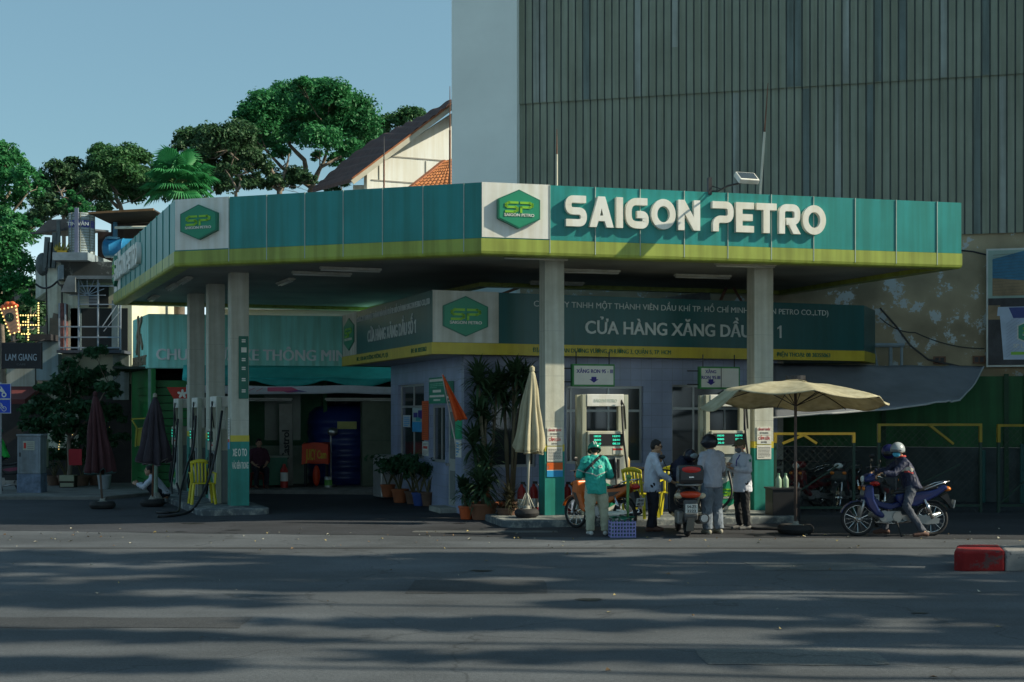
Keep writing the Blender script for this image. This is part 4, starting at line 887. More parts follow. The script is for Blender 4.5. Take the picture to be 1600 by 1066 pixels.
xs = lambda px: (px-CX)/F*YH; zz = lambda py: H+(HY-py)/F*YH
gz_ = R(25); gc = xs(640); gX = Matrix.Translation((gc, YH+.35, 0)) @ Matrix.Rotation(gz_, 4, 'Z') @ Matrix.Translation((-gc, -YH, 0))
b = MB(); b.X = gX; b.prism([(xs(568), 0), (xs(730), 0), (xs(730), zz(170)), (xs(713), zz(166)), (xs(568), zz(268))], YH, YH+.3, 'y'); b.build('gable_wall', gw, hs)
b = MB(); b.prism([(xs(706), zz(158)), (xs(716), zz(165)), (xs(716), zz(180)), (xs(706), zz(175))], YH-.3, YH+5, 'y'); b.build('roof', roofm, hs)
b = MB(); b.X = gX; b.box(xs(606), xs(705), YH-.02, YH+.12, zz(244)-.02, zz(244)+.02); b.box(xs(575), xs(705), YH-.02, YH+.12, zz(283)-.02, zz(283)+.02); b.box(xs(666)-.012, xs(666)+.012, YH-.02, YH+.12, zz(270), zz(247)); b.box(xs(588)-.01, xs(588)+.01, YH-.02, YH+.12, zz(283), zz(255)); b.build('wall_joint', M('joint_dark', (.3, .29, .26), .8), hs)
b = MB(); b.box(xs(545), xs(575), YH+1.2, YH+1.5, 0, zz(280)); b.build('side_wall', gw, hs)
b = MB(); b.prism([(xs(508), zz(297)), (xs(524), zz(289)), (xs(508)+.05, zz(299)), (xs(480), zz(299)), (xs(477), zz(298)), (xs(492), zz(289))][:3]+[(xs(480), zz(299))], YH+6, YH+6.2, 'y'); b.build('far_gable', MATS['terracotta'], hs)
tr = thing('tiled_roof', 'small orange tiled roof in front of the white gable', 'roof')
b = MB()
def trf(u, v):
    a = at(706, 292, 44.2).lerp(at(640, 296, 44.2), u); c = at(706, 251, 46).lerp(at(694, 254, 46), u); p = a.lerp(c, v); p.z += .035*abs(math.sin(u*28))+.05*((v*9) % 1)*0; return p
b.grid(trf, 112, 10); b.build('tiles', M('tile_orange', (.45, .17, .06), .8, var=.4, scale=6, bump=.4, bscale=20), tr, smooth=True, solid=.05)
b = MB()
for k in range(1, 9): b.tube([trf(u/56, k/9)+Vector((0, -.03, .01)) for u in range(57)], .022, 5)
b.build('tile_edge', M('tile_edge', (.2, .07, .03), .8), tr)
b = MB(); b.bar(at(640, 296, 44.2), at(694, 253, 46), .14); b.build('hip', MATS['terracotta'], tr)
pal = thing('pale_building', 'pale concrete house wall just visible above the mint shop', 'building'); b = MB(); b.box(-9, -1, 43.5, 44, 0, 5.45); b.build('wall', M('pale_far', (.42, .42, .36), .85, var=.12, scale=.5), pal); b = MB(); b.box(-9.0, -1, 43.3, 43.5, 5.2, 5.3); b.build('ledge', concrete, pal)
# ------------------------------------------------------------------ old house at the far left
YL = 40.0
lx = lambda px, Y=YL: (px-CX)/F*Y
lz = lambda py, Y=YL: H+(HY-py)/F*Y
oldw = patch_mat('old_wall', (.60, .60, .47), (.13, .14, .12), 1.1, .60, .68, bump=.3)
stain = patch_mat('stained_band', (.07, .075, .07), (.25, .26, .24), 1.5, .58, .66)
cream = M('old_cream', (.62, .65, .55), .8, var=.2, streak=.35)
oh = thing('old_house', 'weathered two storey house with rusty balcony cage and rooftop clutter', 'house')
b = MB(); b.box(lx(83), lx(206), YL, YL+6, 0, lz(436)); b.build('wall', oldw, oh)
b = MB(); b.box(lx(76), lx(124), YL-.1, YL, lz(700), lz(410)); b.build('front_pier', cream, oh)
b = MB(); b.box(lx(104), lx(205), YL-.5, YL+.2, lz(440), lz(412)); b.build('parapet', stain, oh)
b = MB(); b.prism([(YL-.9, lz(412)), (YL+1.5, lz(412)), (YL+1.5, lz(400)), (YL-.9, lz(400))], lx(98), lx(152), 'x'); b.prism([(lx(80), YL+.4), (lx(105), YL-.7), (lx(112), YL-.7), (lx(87), YL+.6)], lz(440), lz(418), 'z'); b.build('roof_slab', M('slab_bluegrey', (.2, .25, .28), .8, var=.3, scale=3), oh)
b = MB(); b.prism([(lx(37), lz(463)), (lx(56), lz(449)), (lx(56), lz(402)), (lx(37), lz(415))], YL+1, YL+4, 'y'); b.build('side_balcony', M('balcony_pale', (.55, .6, .55), .8, var=.2, streak=.3), oh)
b = MB(); b.box(lx(40), lx(78), YL+2, YL+5, 0, lz(455)); b.build('side_wall', M('side_pale', (.42, .44, .42), .8, var=.2, streak=.3), oh)
b = MB(); b.box(lx(39), lx(45), YL+1.9, YL+2, lz(520), lz(462)); b.box(lx(62), lx(73), YL+.9, YL+1.2, lz(408), lz(381)); b.build('orange_panel', M('panel_orange', (.4, .14, .04), .6), oh)
b = MB(); b.prism([(lx(50), lz(362)), (lx(112), lz(356)), (lx(112), lz(340)), (lx(72), lz(342))], YL+.2, YL+.3, 'y'); b.obox(((lx(80)), YL+1.8, lz(350)), (1.3, 3.4, .05), (R(6), R(-6), 0)); b.build('sheet_roof', M('roof_sheet_dark', (.06, .065, .07), .6, var=.3), oh)
b = MB(); b.prism([(lx(148), lz(336)), (lx(248), lz(330)), (lx(248), lz(333.5)), (lx(148), lz(339))], YL-.6, YL-.52, 'y'); k_ = MB(); k_.prism([(lx(148), lz(337)), (lx(248), lz(331)), (lx(248), lz(333)), (lx(148), lz(338.5))], YL-.52, YL+4, 'y'); k_.build('roof_deck', M('deck_shade_dark', (.03, .026, .024), .8), oh); b.build('rust_eave', M('eave_brown', (.2, .11, .05), .7, var=.3), oh)  # deck coloured near black to paint in the shade beneath the eave
b = MB(); b.box(lx(150), lx(250), YL+1.5, YL+1.7, lz(400), lz(338)); b.box(lx(112), lx(152), YL+2.5, YL+2.6, lz(400), lz(345)); b.build('roof_room', M('brown_boards', (.06, .04, .035), .8, var=.3, streak=.3), oh)
b = MB(); b.prism([(lx(157), lz(375)), (lx(165), lz(372)), (lx(163), lz(338)), (lx(158), lz(338))], YL+1.2, YL+1.3, 'y'); b.build('hanging_cloth', M('cloth_blue', (.1, .25, .4), .8), oh)
b = MB()
for px, y0, y1 in ((95, 409, 346), (76, 425, 372), (82, 420, 380), (88, 420, 365)): b.obox((lx(px), YL-.2, (lz(y0)+lz(y1))/2), (.09 if px == 95 else .14, .08, lz(y1)-lz(y0)), (0, R(4 if px != 95 else 0), 0))
b.ell((lx(63), YL+.2, lz(412)), (.2, .2, .33)); b.build('leaning_sheet', M('sheet_grey', (.1, .12, .12), .7, var=.3), oh)
b = MB(); b.tube([(lx(184), YL-.3, lz(358)), (lx(260), YL-.3, lz(357))], .04, 6); b.build('awning_pole', offwhite, oh)
# balcony with cage
ironm = M('cage_iron', (.25, .30, .36), .5, var=.25)
b = MB(); y0 = YL-1.0
for px in (110, 119, 139.5, 169, 203): b.box(lx(px)-.02, lx(px)+.02, y0, y0+.04, lz(551), lz(440 if px > 130 else 478))
for py in (514, 530, 546): b.box(lx(110), lx(203), y0-.01, y0+.03, lz(py)-.018, lz(py)+.018)
for py in (480, 452): b.box(lx(139), lx(203), y0-.01, y0+.03, lz(py)-.015, lz(py)+.015)
for k in range(9):
    a = math.pi*k/8; cx, cz = lx(153), lz(466); b.bar((cx, y0, cz), (cx+.5*math.cos(a), y0, cz+.46*math.sin(a)), .018)
for k in range(6): b.bar((lx(140), y0, lz(478-k*2.2)), (lx(168), y0, lz(478-k*2.2)), .012)
b.tube([(lx(175), y0, lz(515)), (lx(200), y0, lz(478))], .015, 5); b.tube([(lx(178), y0, lz(521)), (lx(203), y0, lz(490))], .012, 5)
b.build('balcony_cage', ironm, oh)
b = MB(); b.box(lx(107), lx(205), YL-1.05, YL, lz(554), lz(549.5)); b.build('balcony_floor', M('balcony_edge', (.05, .06, .08), .7), oh)
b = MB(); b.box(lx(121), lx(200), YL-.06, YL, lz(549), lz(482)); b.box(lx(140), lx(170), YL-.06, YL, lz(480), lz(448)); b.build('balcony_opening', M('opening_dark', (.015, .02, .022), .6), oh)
b = MB(); b.box(lx(112), lx(128), YL-.1, YL-.04, lz(549), lz(482)); b.box(lx(176), lx(186), YL-.1, YL-.03, lz(543), lz(470)); b.build('shutter', M('shutter_bluegrey', (.14, .2, .23), .6, var=.2), oh)
b = MB(); b.prism([(lx(116), lz(462)), (lx(138), lz(462)), (lx(138), lz(440)), (lx(126), lz(438))], YL-1.2, YL-.1, 'y'); b.box(lx(126), lx(205), YL-1.15, YL, lz(442), lz(437)); b.build('cage_hood', M('hood_grey', (.13, .15, .16), .6, var=.3), oh)
b = MB(); b.box(lx(101), lx(108), YL-.5, YL-.1, lz(548), lz(476)); b.build('sign_strip', M('strip_red', (.12, .05, .05), .6, var=.6, scale=8), oh)
b = MB(); b.box(lx(83), lx(97), YL-.3, YL-.1, lz(530), lz(498)); b.prism([(lx(79), lz(530)), (lx(92), lz(524)), (lx(95), lz(492)), (lx(88), lz(490))], YL-.25, YL-.12, 'y'); b.build('torn_sheet', M('torn_brown', (.16, .14, .11), .8, var=.3), oh)
b = MB(); b.box(lx(66), lx(100), YL-.5, YL-.2, lz(595), lz(533)); b.build('pale_shutter', M('pale_blue', (.26, .36, .40), .6, var=.1, streak=.2), oh)
b = MB(); b.box(lx(62), lx(101), YL-1.2, YL-.1, lz(535), lz(526)); b.build('shop_canopy', M('canopy_black', (.03, .03, .035), .6), oh)
b = MB(); b.box(lx(20), lx(64), YL-.5, YL-.3, lz(606), lz(576)); b.build('pale_board', M('pale_board', (.4, .42, .38), .7, var=.1, streak=.3), oh)
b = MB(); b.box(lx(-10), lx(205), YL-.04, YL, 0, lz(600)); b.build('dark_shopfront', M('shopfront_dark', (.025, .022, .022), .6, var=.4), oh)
b = MB(); b.prism([(YL-.2, lz(600)), (YL-1.9, lz(625)), (YL-1.9, lz(632)), (YL-.2, lz(606))], lx(20), lx(75), 'x'); b.build('red_awning', M('awning_maroon', (.10, .02, .02), .7), oh)
b = MB(); b.box(lx(178), lx(203), YL-.1, YL-.02, lz(625), lz(555)); b.build('pale_wall_patch', M('patch_bluewhite', (.3, .34, .34), .8, var=.2, streak=.3), oh)
cable('cable', 'loose cables looping along the old house front', [(lx(60), YL-.2, lz(445)), (lx(100), YL-.6, lz(443)), (lx(122), YL-.9, lz(441))], .03, sag=.15)
cable('cable', 'pair of cables hanging down the old house front', [(lx(102), YL-.3, lz(446)), (lx(102), YL-.3, lz(540))], .025)
cable('cable', 'cable running down beside the side balcony', [(lx(77), YL-.3, lz(420)), (lx(78), YL-.2, lz(530))], .02)
# rooftop round sign, blue tank
rs = thing('rooftop_sign', 'translucent round advertising sign with blue band on the old roof', 'sign', (lx(131), YL-.2, lz(402)))
hh = lz(336)-lz(402)
b = MB(); b.lathe([(0, 0), (.34, 0), (.34, hh), (0, hh)], n=24, caps=False); b.build('drum', M('drum_pale', (.3, .36, .38), .4, var=.35, scale=6), rs, smooth=True, hard=40)
b = MB()
for k in range(16): b.torus((0, 0, .06+k*(hh-.1)/15), .345, .010, 'z', 20, 5)
for k in range(8):
    a = k*math.pi/4+.2; b.tube([(.35*math.cos(a), .35*math.sin(a), 0), (.35*math.cos(a), .35*math.sin(a), hh)], .016, 5)
b.build('cage', M('drum_cage', (.18, .2, .17), .5), rs)
b = MB(); b.lathe([(.352, hh*.65), (.352, hh*.82)], n=24, caps=False); b.build('blue_band', M('band_blue', (.04, .05, .25), .5), rs)
b = MB(); put_text(b, 'TIN VĂN', -.3, .3, hh*.69, .1, -.36, .03, .01); b.build('band_lettering', white, rs)
b = MB(); b.box(-.08, .02, -.4, -.34, 0, hh+.12); b.build('front_post', M('post_violet', (.16, .18, .26), .5), rs)
wt = thing('water_tank', 'small light blue rooftop water tank lying on its side', 'tank', (lx(174), YL+.3, lz(386)))
b = MB(); b.lathe([(0, -.3), (.2, -.3), (.27, -.25), (.27, -.1), (.285, -.08), (.27, -.06), (.27, .25), (.285, .27), (.27, .29), (.27, .55), (.2, .6), (0, .6)], n=20, ax='x', caps=False); b.build('tank_body', M('tank_lightblue', (.03, .22, .45), .35, var=.15), wt, smooth=True, hard=45)
b = MB(); b.lathe([(0, .24), (.2, .24), (.2, .3), (.12, .33), (0, .33)], (-.05, 0, 0), 18, caps=False); b.build('lid', M('tank_lid', (.12, .35, .5), .35), wt)
rm = thing('roof_greenery', 'small yellowish plant box on the old house roof edge', 'plant box', (lx(106), YL-.5, lz(401)))
b = MB(); b.box(-.12, .14, -.1, .1, 0, .1); b.build('box', fyel, rm); b = MB(); rr = random.Random(4)
for k in range(40):
    p = Vector((rr.uniform(-.15, .15), rr.uniform(-.1, .1), .1)); q = p+Vector((rr.uniform(-.12, .12), rr.uniform(-.1, .1), rr.uniform(.05, .25))); w = Vector((.025, 0, .01)); b.add([p-w, p+w, q+w*.3, q-w*.3], [(0,1,2,3)])
b.build('leaves', M('yellow_leaf', (.2, .18, .03), .7), rm)
# cup shaped bulb sign and its ladder of bulbs
bulb = M('bulb_glow', (1.0, .74, .25), .4, emit=1.1, var=.05)
cup = thing('cup_sign', 'tall orange drink cup sign outlined with glowing bulbs', 'sign', at(20, 524, 38.0), R(0)); s = 38./F
cp = lambda px, py, y=0: ((px-20)*s, y, (524-py)*s)
b = MB(); P4 = [(2, 484), (26, 479), (31, 519), (17, 523)]; b.prism([(cp(*p)[0], cp(*p)[2]) for p in P4], -.06, .06, 'y'); b.build('cup_body', M('cup_orange', (.52, .27, .17), .5, var=.25, scale=2), cup)
b = MB()
for px, py, r in ((6, 480, .09), (12, 476, .1), (19, 475, .09), (25, 478, .07), (13, 481, .1)): b.ell(cp(px, py), (r, .07, r*.8))
b.build('cup_top', M('cup_red', (.55, .10, .03), .5), cup, smooth=True)
b = MB(); b.X = Matrix.Translation(cp(16, 496, -.066)); b.lathe([(0, 0), (.125, 0), (.125, .012), (0, .012)], n=24, ax='y', caps=False); b.build('round_emblem', M('emblem_dark', (.03, .05, .04), .5), cup)
b = MB(); c_ = Vector(cp(16, 496, -.075))
for k in range(6):
    a = k*math.pi/3+.4; b.bar(c_, c_+Vector((.085*math.cos(a), 0, .085*math.sin(a))), .035, .008)
b.build('emblem_mark', M('emblem_green', (.12, .2, .1), .5), cup)
b = MB(); n = 0
for (x0, y0_), (x1, y1_) in zip(P4, P4[1:]+P4[:1]):
    m_ = max(2, int(math.hypot(x1-x0, y1_-y0_)/5.5))
    for k in range(m_): b.ell(cp(x0+(x1-x0)*k/m_, y0_+(y1_-y0_)*k/m_, -.075), .022, nu=6, nv=4)
q = b.build('bulbs', bulb, cup)
b = MB(); b.tube([cp(20, 522), cp(20, 535)], .03, 6); b.tube([cp(20, 500, .1), cp(20, 535, .1)], .03, 6); b.build('stand', darkmetal, cup)
bl = thing('bulb_string', 'ladder of glowing yellow bulbs strung right of the cup sign', 'string lights', at(44, 500, 38.4)); s = 38.4/F; bp_ = lambda px, py: ((px-44)*s, 0, (500-py)*s)
b = MB(); w = MB()
for a, c in (((32, 493), (60, 493)), ((32, 508), (60, 508)), ((36, 503), (44, 503)), ((34, 522), (46, 522)), ((60, 474), (60, 520)), ((44, 496), (44, 531))):
    m_ = int(math.hypot(c[0]-a[0], c[1]-a[1])/3.6); w.tube([bp_(*a), bp_(*c)], .008, 4)
    for k in range(m_+1): b.ell(bp_(a[0]+(c[0]-a[0])*k/m_, a[1]+(c[1]-a[1])*k/m_), .022, nu=6, nv=4)
b.build('bulbs', bulb, bl); w.build('wire', black, bl)
for i, (px, y0_, y1_, Y, lab) in enumerate(((112, 650, 720, 38.6, 'vertical bulb string in the foliage nearest the maroon umbrella'), (92, 680, 718, 38.8, 'short bulb string behind the grey cabinet'), (171, 662, 700, 38.9, 'short bulb string right of the maroon umbrella'))):
    st = thing('bulb_string', lab, 'string lights', at(px, y1_, Y)); b = MB(); w = MB(); L = (y1_-y0_)/F*Y; w.tube([(0, 0, 0), (0, 0, L)], .006, 4); rr = random.Random(i)
    for k in range(int(L/.07)): b.ell((rr.uniform(-.03, .03), 0, k*.07), .014, nu=6, nv=4)
    b.build('bulbs', bulb, st); w.build('wire', black, st)
# LAM GIANG sign, road sign, cabinet
lg = thing('shop_sign', 'black hanging shop sign reading LAM GIANG', 'sign', at(33, 576, 37.5), R(2)); s = 37.5/F
b = MB(); b.box(-29*s, 30*s, 0, .12, 0, 39*s); b.build('board', M('sign_black', (.012, .013, .018), .5), lg)
b = MB(); b.box(-30*s, -29*s, -.01, .13, -.02, 40*s); b.box(30*s, 31*s, -.01, .13, -.02, 40*s); b.box(-29*s, 30*s, -.01, .13, 39*s, 40.5*s); b.build('frame', darkmetal, lg)
b = MB(); put_text(b, 'LAM GIANG', -24*s, 24*s, 12.5*s, 11*s, 0, .005, .012); put_text(b, 'CAFE', -7*s, 7*s, 5*s, 3*s, 0, .005, .008, mi=1); b.build('sign_lettering', [M('lg_letter', (.38, .44, .5), .5), M('lg_small', (.08, .09, .1), .5)], lg)
b = MB(); b.tube([(-20*s, .05, 40*s), (-20*s, .9, 48*s)], .02, 5); b.tube([(20*s, .05, 40*s), (20*s, .9, 48*s)], .02, 5); b.build('bracket', darkmetal, lg)
sg = thing('road_sign', 'blue road sign with white motorcycle and bicycle symbols', 'road sign', (at(3, 645, 34.5).x, 34.5, 0), R(-4)); s = 34.5/F
zc = lambda py: H+(HY-py)*s; zx = lambda px: (px-3)*s
b = MB(); b.box(zx(-14), zx(18), -.02, 0, zc(623.5), zc(599.5), 0); b.box(zx(-14), zx(18), -.02, 0, zc(646), zc(624), 0); b.build('plate', M('sign_blue', (.01, .06, .5), .4, var=.05), sg)
b = MB()
for z0, z1 in ((623.5, 599.5), (646, 624)):
    for a in ((zx(-14), zx(-13.2), zc(z0), zc(z1)), (zx(17.2), zx(18), zc(z0), zc(z1)), (zx(-13.2), zx(17.2), zc(z0), zc(z0)+.012), (zx(-13.2), zx(17.2), zc(z1)-.012, zc(z1))): b.box(a[0], a[1], -.024, -.019, a[2], a[3])
def ring2(cx, cz, r, w_):
    for k in range(18):
        a, c = 2*math.pi*k/18, 2*math.pi*(k+1)/18; b.prism([(cx+r*math.cos(a), cz+r*math.sin(a)), (cx+r*math.cos(c), cz+r*math.sin(c)), (cx+(r-w_)*math.cos(c), cz+(r-w_)*math.sin(c)), (cx+(r-w_)*math.cos(a), cz+(r-w_)*math.sin(a))], -.025, -.019, 'y')
ring2(zx(7), zc(617), .062, .03); ring2(zx(-8), zc(617), .062, .03)
b.prism([(zx(-9), zc(612)), (zx(0), zc(611)), (zx(5), zc(614)), (zx(9), zc(613)), (zx(3), zc(605)), (zx(1), zc(603)), (zx(2), zc(608)), (zx(-5), zc(609))], -.025, -.019, 'y')
ring2(zx(7), zc(639), .062, .014); ring2(zx(-8), zc(639), .062, .014)
stroke(b, [(zx(-8), zc(639)), (zx(-4), zc(633)), (zx(4), zc(633)), (zx(0), zc(639)), (zx(-8), zc(639))], .014, -.025, -.019); stroke(b, [(zx(7), zc(639)), (zx(3), zc(631)), (zx(1), zc(630))], .014, -.025, -.019); stroke(b, [(zx(0), zc(639)), (zx(-5), zc(630))], .014, -.025, -.019)
b.build('symbols', white, sg)
b = MB(); b.tube([(zx(-1), .04, 0), (zx(-1), .04, zc(597))], .04, 10); b.build('post', M('post_grey', (.35, .37, .38), .5), sg)
cb = thing('electrical_cabinet', 'grey dented electrical cabinet with a yellowed warning sheet', 'cabinet', (at(45, 645, 35.0).x, 35.0, .08), R(-3)); s = 35./F
cabm = M('cabinet_grey', (.26, .30, .34), .6, var=.15, scale=4, streak=.3)
b = MB(); b.box(-.29, .29, 0, .4, .48, 1.40); b.box(-.31, .31, -.02, .42, 1.40, 1.45); b.build('housing', cabm, cb, bevel=.008)
b = MB(); b.box(-.3, .3, -.01, .41, -.02, .475); b.build('plinth', M('plinth_blue', (.13, .17, .24), .7, var=.4, scale=6), cb, bevel=.008)
b = MB(); b.box(-.25, .24, -.014, -.0, .52, 1.36); 
for k in range(11): b.box(-.2, .18, -.02, -.013, .56+k*.04, .575+k*.04)
b.build('door', M('cabinet_door', (.24, .28, .32), .55, var=.2, scale=5, streak=.3), cb); b = MB(); b.box(-.23, -.2, -.03, -.014, .9, 1.0); b.build('handle', darkmetal, cb)
b = MB(); b.box(-.14, .15, -.02, -.015, 1.06, 1.28, 0)
for k in range(4): b.box(-.03, .13, -.023, -.019, 1.09+k*.045, 1.11+k*.045, 1)
b.box(-.12, -.06, -.023, -.019, 1.1, 1.24, 2); b.build('warning_sheet', [M('sheet_yellowed', (.42, .44, .36), .6), grey_ink, red_ink], cb)
ec = tag(MB().box(at(66, 0, 35.6).x, at(72, 0, 35.6).x, 35.5, 35.8, .7, 1.4).build('meter_box', M('meter_cream', (.34, .36, .26), .6, var=.2), bevel=.01), 'cream meter box at the right side of the grey cabinet', 'box')
# dark row of houses farther down the street, far left
fh = thing('row_house', 'dim shop houses down the street behind the road sign', 'building')
b = MB(); b.box(-40, -18.9, 60, 66, 0, 7.6); b.build('wall', M('far_wall', (.12, .11, .10), .8, var=.4, scale=.7), fh)
b = MB(); b.box(-40, -21.4, 57.5, 60, 3.0, 3.3); b.build('awning', M('far_awning', (.16, .03, .03), .7), fh)
b = MB()
for k in range(5): b.box(-38+k*3.4, -35.6+k*3.4, 59.9, 59.98, .1, 2.8)
b.build('shopfront', M('far_shopfront', (.03, .03, .035), .5), fh)

# ------------------------------------------------------------------ trees
def leaf_mat(name, col, var=.6, scale=.6):
    m = bpy.data.materials.new(name); m.use_nodes = True; t = m.node_tree; n = t.nodes; l = t.links; p = n['Principled BSDF']
    p.inputs['Roughness'].default_value = .55; p.inputs['Specular IOR Level'].default_value = .25
    tc = n.new('ShaderNodeTexCoord'); nz = n.new('ShaderNodeTexNoise'); nz.inputs['Scale'].default_value = scale; nz.inputs['Detail'].default_value = 8; nz.inputs['Roughness'].default_value = .8
    l.new(tc.outputs['Object'], nz.inputs['Vector']); cr = n.new('ShaderNodeValToRGB'); cr.color_ramp.elements[0].position = .3; cr.color_ramp.elements[1].position = .7
    cr.color_ramp.elements[0].color = tuple(c*(1-var) for c in col)+(1,); cr.color_ramp.elements[1].color = (col[0]*(1+var*1.3), col[1]*(1+var), col[2]*(1+var*.6), 1)
    l.new(nz.outputs['Fac'], cr.inputs[0]); l.new(cr.outputs[0], p.inputs['Base Color'])
    tl = n.new('ShaderNodeBsdfTranslucent'); l.new(cr.outputs[0], tl.inputs[0]); ms = n.new('ShaderNodeMixShader'); ms.inputs[0].default_value = .3
    l.new(p.outputs[0], ms.inputs[1]); l.new(tl.outputs[0], ms.inputs[2]); l.new(ms.outputs[0], n['Material Output'].inputs[0]); return m
leafA = leaf_mat('leaf_green', (.045, .14, .055)); leafB = leaf_mat('leaf_dark', (.04, .105, .05)); leafC = leaf_mat('leaf_bright', (.035, .185, .07)); leafD = leaf_mat('leaf_street', (.03, .10, .05), scale=3)
bark = M('bark', (.17, .14, .11), .9, var=.35, scale=5, bump=.5)
def foliage(name, clumps, per_m2, size, mat, parent, seed, aspect=.5, sub=.33, flat=.5, label=None):
    """leaf sized faces gathered in sprays through each clump's volume"""
    rs = np.random.RandomState(seed); Vs = []; 
    for c, r in clumps:
        c = np.array(c); r = np.array(r); area = 4*math.pi*(np.prod(r)**(2/3)); n = max(30, int(area*per_m2)); k = max(5, int(n/45))
        d = rs.normal(size=(k, 3)); d /= np.linalg.norm(d, axis=1)[:, None]; d[:, 2] = np.where(d[:, 2] < -.4, -d[:, 2], d[:, 2])
        sc = c+d*r*(rs.uniform(.35, 1, (k, 1))**.5); sr = r.mean()*sub*rs.uniform(.5, 1.25, k)
        idx = rs.randint(0, k, n); q = rs.normal(size=(n, 3)); q /= np.linalg.norm(q, axis=1)[:, None]
        p = sc[idx]+q*(sr[idx][:, None])*(rs.uniform(.2, 1, (n, 1))**.5)*np.array([1.15, 1.15, .7])
        nrm = q*(1-flat)+np.array([0, 0, flat])+rs.normal(scale=.45, size=(n, 3)); nrm /= np.linalg.norm(nrm, axis=1)[:, None]
        t = np.cross(nrm, rs.normal(size=(n, 3))); t /= np.linalg.norm(t, axis=1)[:, None]; w = np.cross(nrm, t)
        s = size*rs.uniform(.6, 1.35, (n, 1)); bend = nrm*s*.15
        Vs.append(np.stack([p-t*s-bend, p+w*s*aspect, p+t*s-bend, p-w*s*aspect], 1).reshape(-1, 3))
    V = np.concatenate(Vs); N = len(V)//4
    me = bpy.data.meshes.new(name); me.vertices.add(len(V)); me.vertices.foreach_set('co', V.astype(np.float32).ravel())
    me.loops.add(N*4); me.loops.foreach_set('vertex_index', np.arange(N*4, dtype=np.int32)); me.polygons.add(N)
    me.polygons.foreach_set('loop_start', np.arange(0, N*4, 4, dtype=np.int32)); me.materials.append(mat); me.update(calc_edges=True)
    o = bpy.data.objects.new(name, me); C.objects.link(o); o.parent = parent
    return o
def tree(label, base, forks, clumps, r0, mat, per=26, size=.16, seed=1, cat='tree', name='tree', group=None, sub=.48, barkm=None, dens=1):
    """forks: list of point lists starting on the trunk; every clump also gets a limb from the nearest fork end"""
    t = thing(name, label, cat, base, 0, group); B = Vector(base); rr = random.Random(seed)
    b = MB(); ends = []
    for f in forks:
        pts = [Vector(p)-B for p in f]; n = len(pts); fine = []
        for i in range(n-1):
            for k in range(4):
                p = pts[i].lerp(pts[i+1], k/4); p += Vector((rr.uniform(-1, 1), rr.uniform(-1, 1), 0))*.04*(pts[-1]-pts[0]).length*(.3 if i+k else 0); fine.append(p)
        fine.append(pts[-1]); N = len(fine)
        rad = [r0*(1-.72*i/(N-1))*(1 if f is forks[0] else .62) for i in range(N)]; b.tube(fine, rad, 7); ends += fine[N//3:]
    loc = []
    for c, r in clumps:
        p = Vector(c)-B; e = min(ends, key=lambda q: (q-p).length); m_ = e.lerp(p, .5)+Vector((rr.uniform(-.1, .1), 0, -.08))*(p-e).length; b.tube([e, m_, p], [r0*.2, r0*.13, r0*.05], 5)
        for k in range(5):
            d = Vector((rr.gauss(0, 1), rr.gauss(0, 1), rr.gauss(.2, .8))).normalized(); q = p+Vector((d.x*r[0], d.y*r[1], d.z*r[2]))*.85; st = m_.lerp(p, rr.uniform(.3, 1)); b.tube([st, st.lerp(q, .5)+Vector((0, 0, .05)), q], [r0*.09, r0*.06, r0*.02], 4)
        loc.append((tuple(p), r))
    b.build('trunk', barkm or bark, t, smooth=True); foliage('crown', loc, per, size, mat, t, seed, sub=sub); return t
def cl(lst, Y, dy=1.5, seed=0):
    rr = random.Random(seed); out = []
    for px, py, r in lst:
        y = Y+rr.uniform(-dy, dy); p = at(px, py, y); k = r/F*Y*1.16; out.append((tuple(p), (k, k*1.05, k*.82)))
    return out
YT = 62.
gt = lambda px, Y=YT: (at(px, 645, Y).x, Y, 0)
tree('big spreading tree behind the white gable house', gt(486), [[gt(486), at(486, 292, YT), at(470, 250, YT), at(448, 205, YT)], [at(486, 292, YT), at(505, 255, YT+1), at(520, 205, YT)], [at(484, 300, YT), at(500, 262, YT-1), at(560, 230, YT)], [at(486, 292, YT), at(440, 262, YT-1), at(405, 225, YT)]],
     cl([(418, 172, 28), (452, 158, 30), (487, 150, 26), (515, 155, 28), (545, 175, 30), (562, 200, 28), (470, 180, 30), (435, 195, 30), (402, 200, 26), (390, 180, 18), (505, 185, 32), (535, 208, 28), (575, 222, 18), (500, 222, 24), (460, 215, 22), (415, 228, 22), (548, 236, 18), (525, 250, 13), (495, 245, 10), (440, 240, 12), (470, 137, 14), (503, 136, 14), (560, 172, 15)], YT, 3, 1), .2, leafC, 430, .085, 2)
tree('darker spreading tree just left of the big one', gt(440, 58), [[gt(440, 58), at(440, 300, 58), at(420, 262, 58), at(400, 250, 58)], [at(440, 300, 58), at(400, 275, 58), at(355, 235, 58)], [at(440, 298, 58), at(447, 262, 58), at(452, 240, 58)]],
     cl([(300, 222, 24), (322, 212, 18), (345, 222, 28), (372, 212, 22), (375, 245, 26), (335, 248, 26), (305, 250, 18), (400, 255, 18), (425, 270, 14), (360, 272, 12), (460, 275, 16), (480, 283, 12), (430, 288, 14), (395, 290, 14), (285, 235, 12)], 58, 2, 2), .15, leafB, 400, .085, 3)
tree('thin dark tree rising behind the white logo square', gt(372, 52), [[gt(372, 52), at(372, 300, 52), at(378, 275, 52), at(390, 255, 52)], [at(372, 300, 52), at(362, 280, 52), at(352, 265, 52)]],
     cl([(392, 262, 10), (352, 265, 10), (368, 285, 9), (385, 290, 8), (402, 280, 10)], 52, 1, 7), .08, leafB, 330, .07, 31)
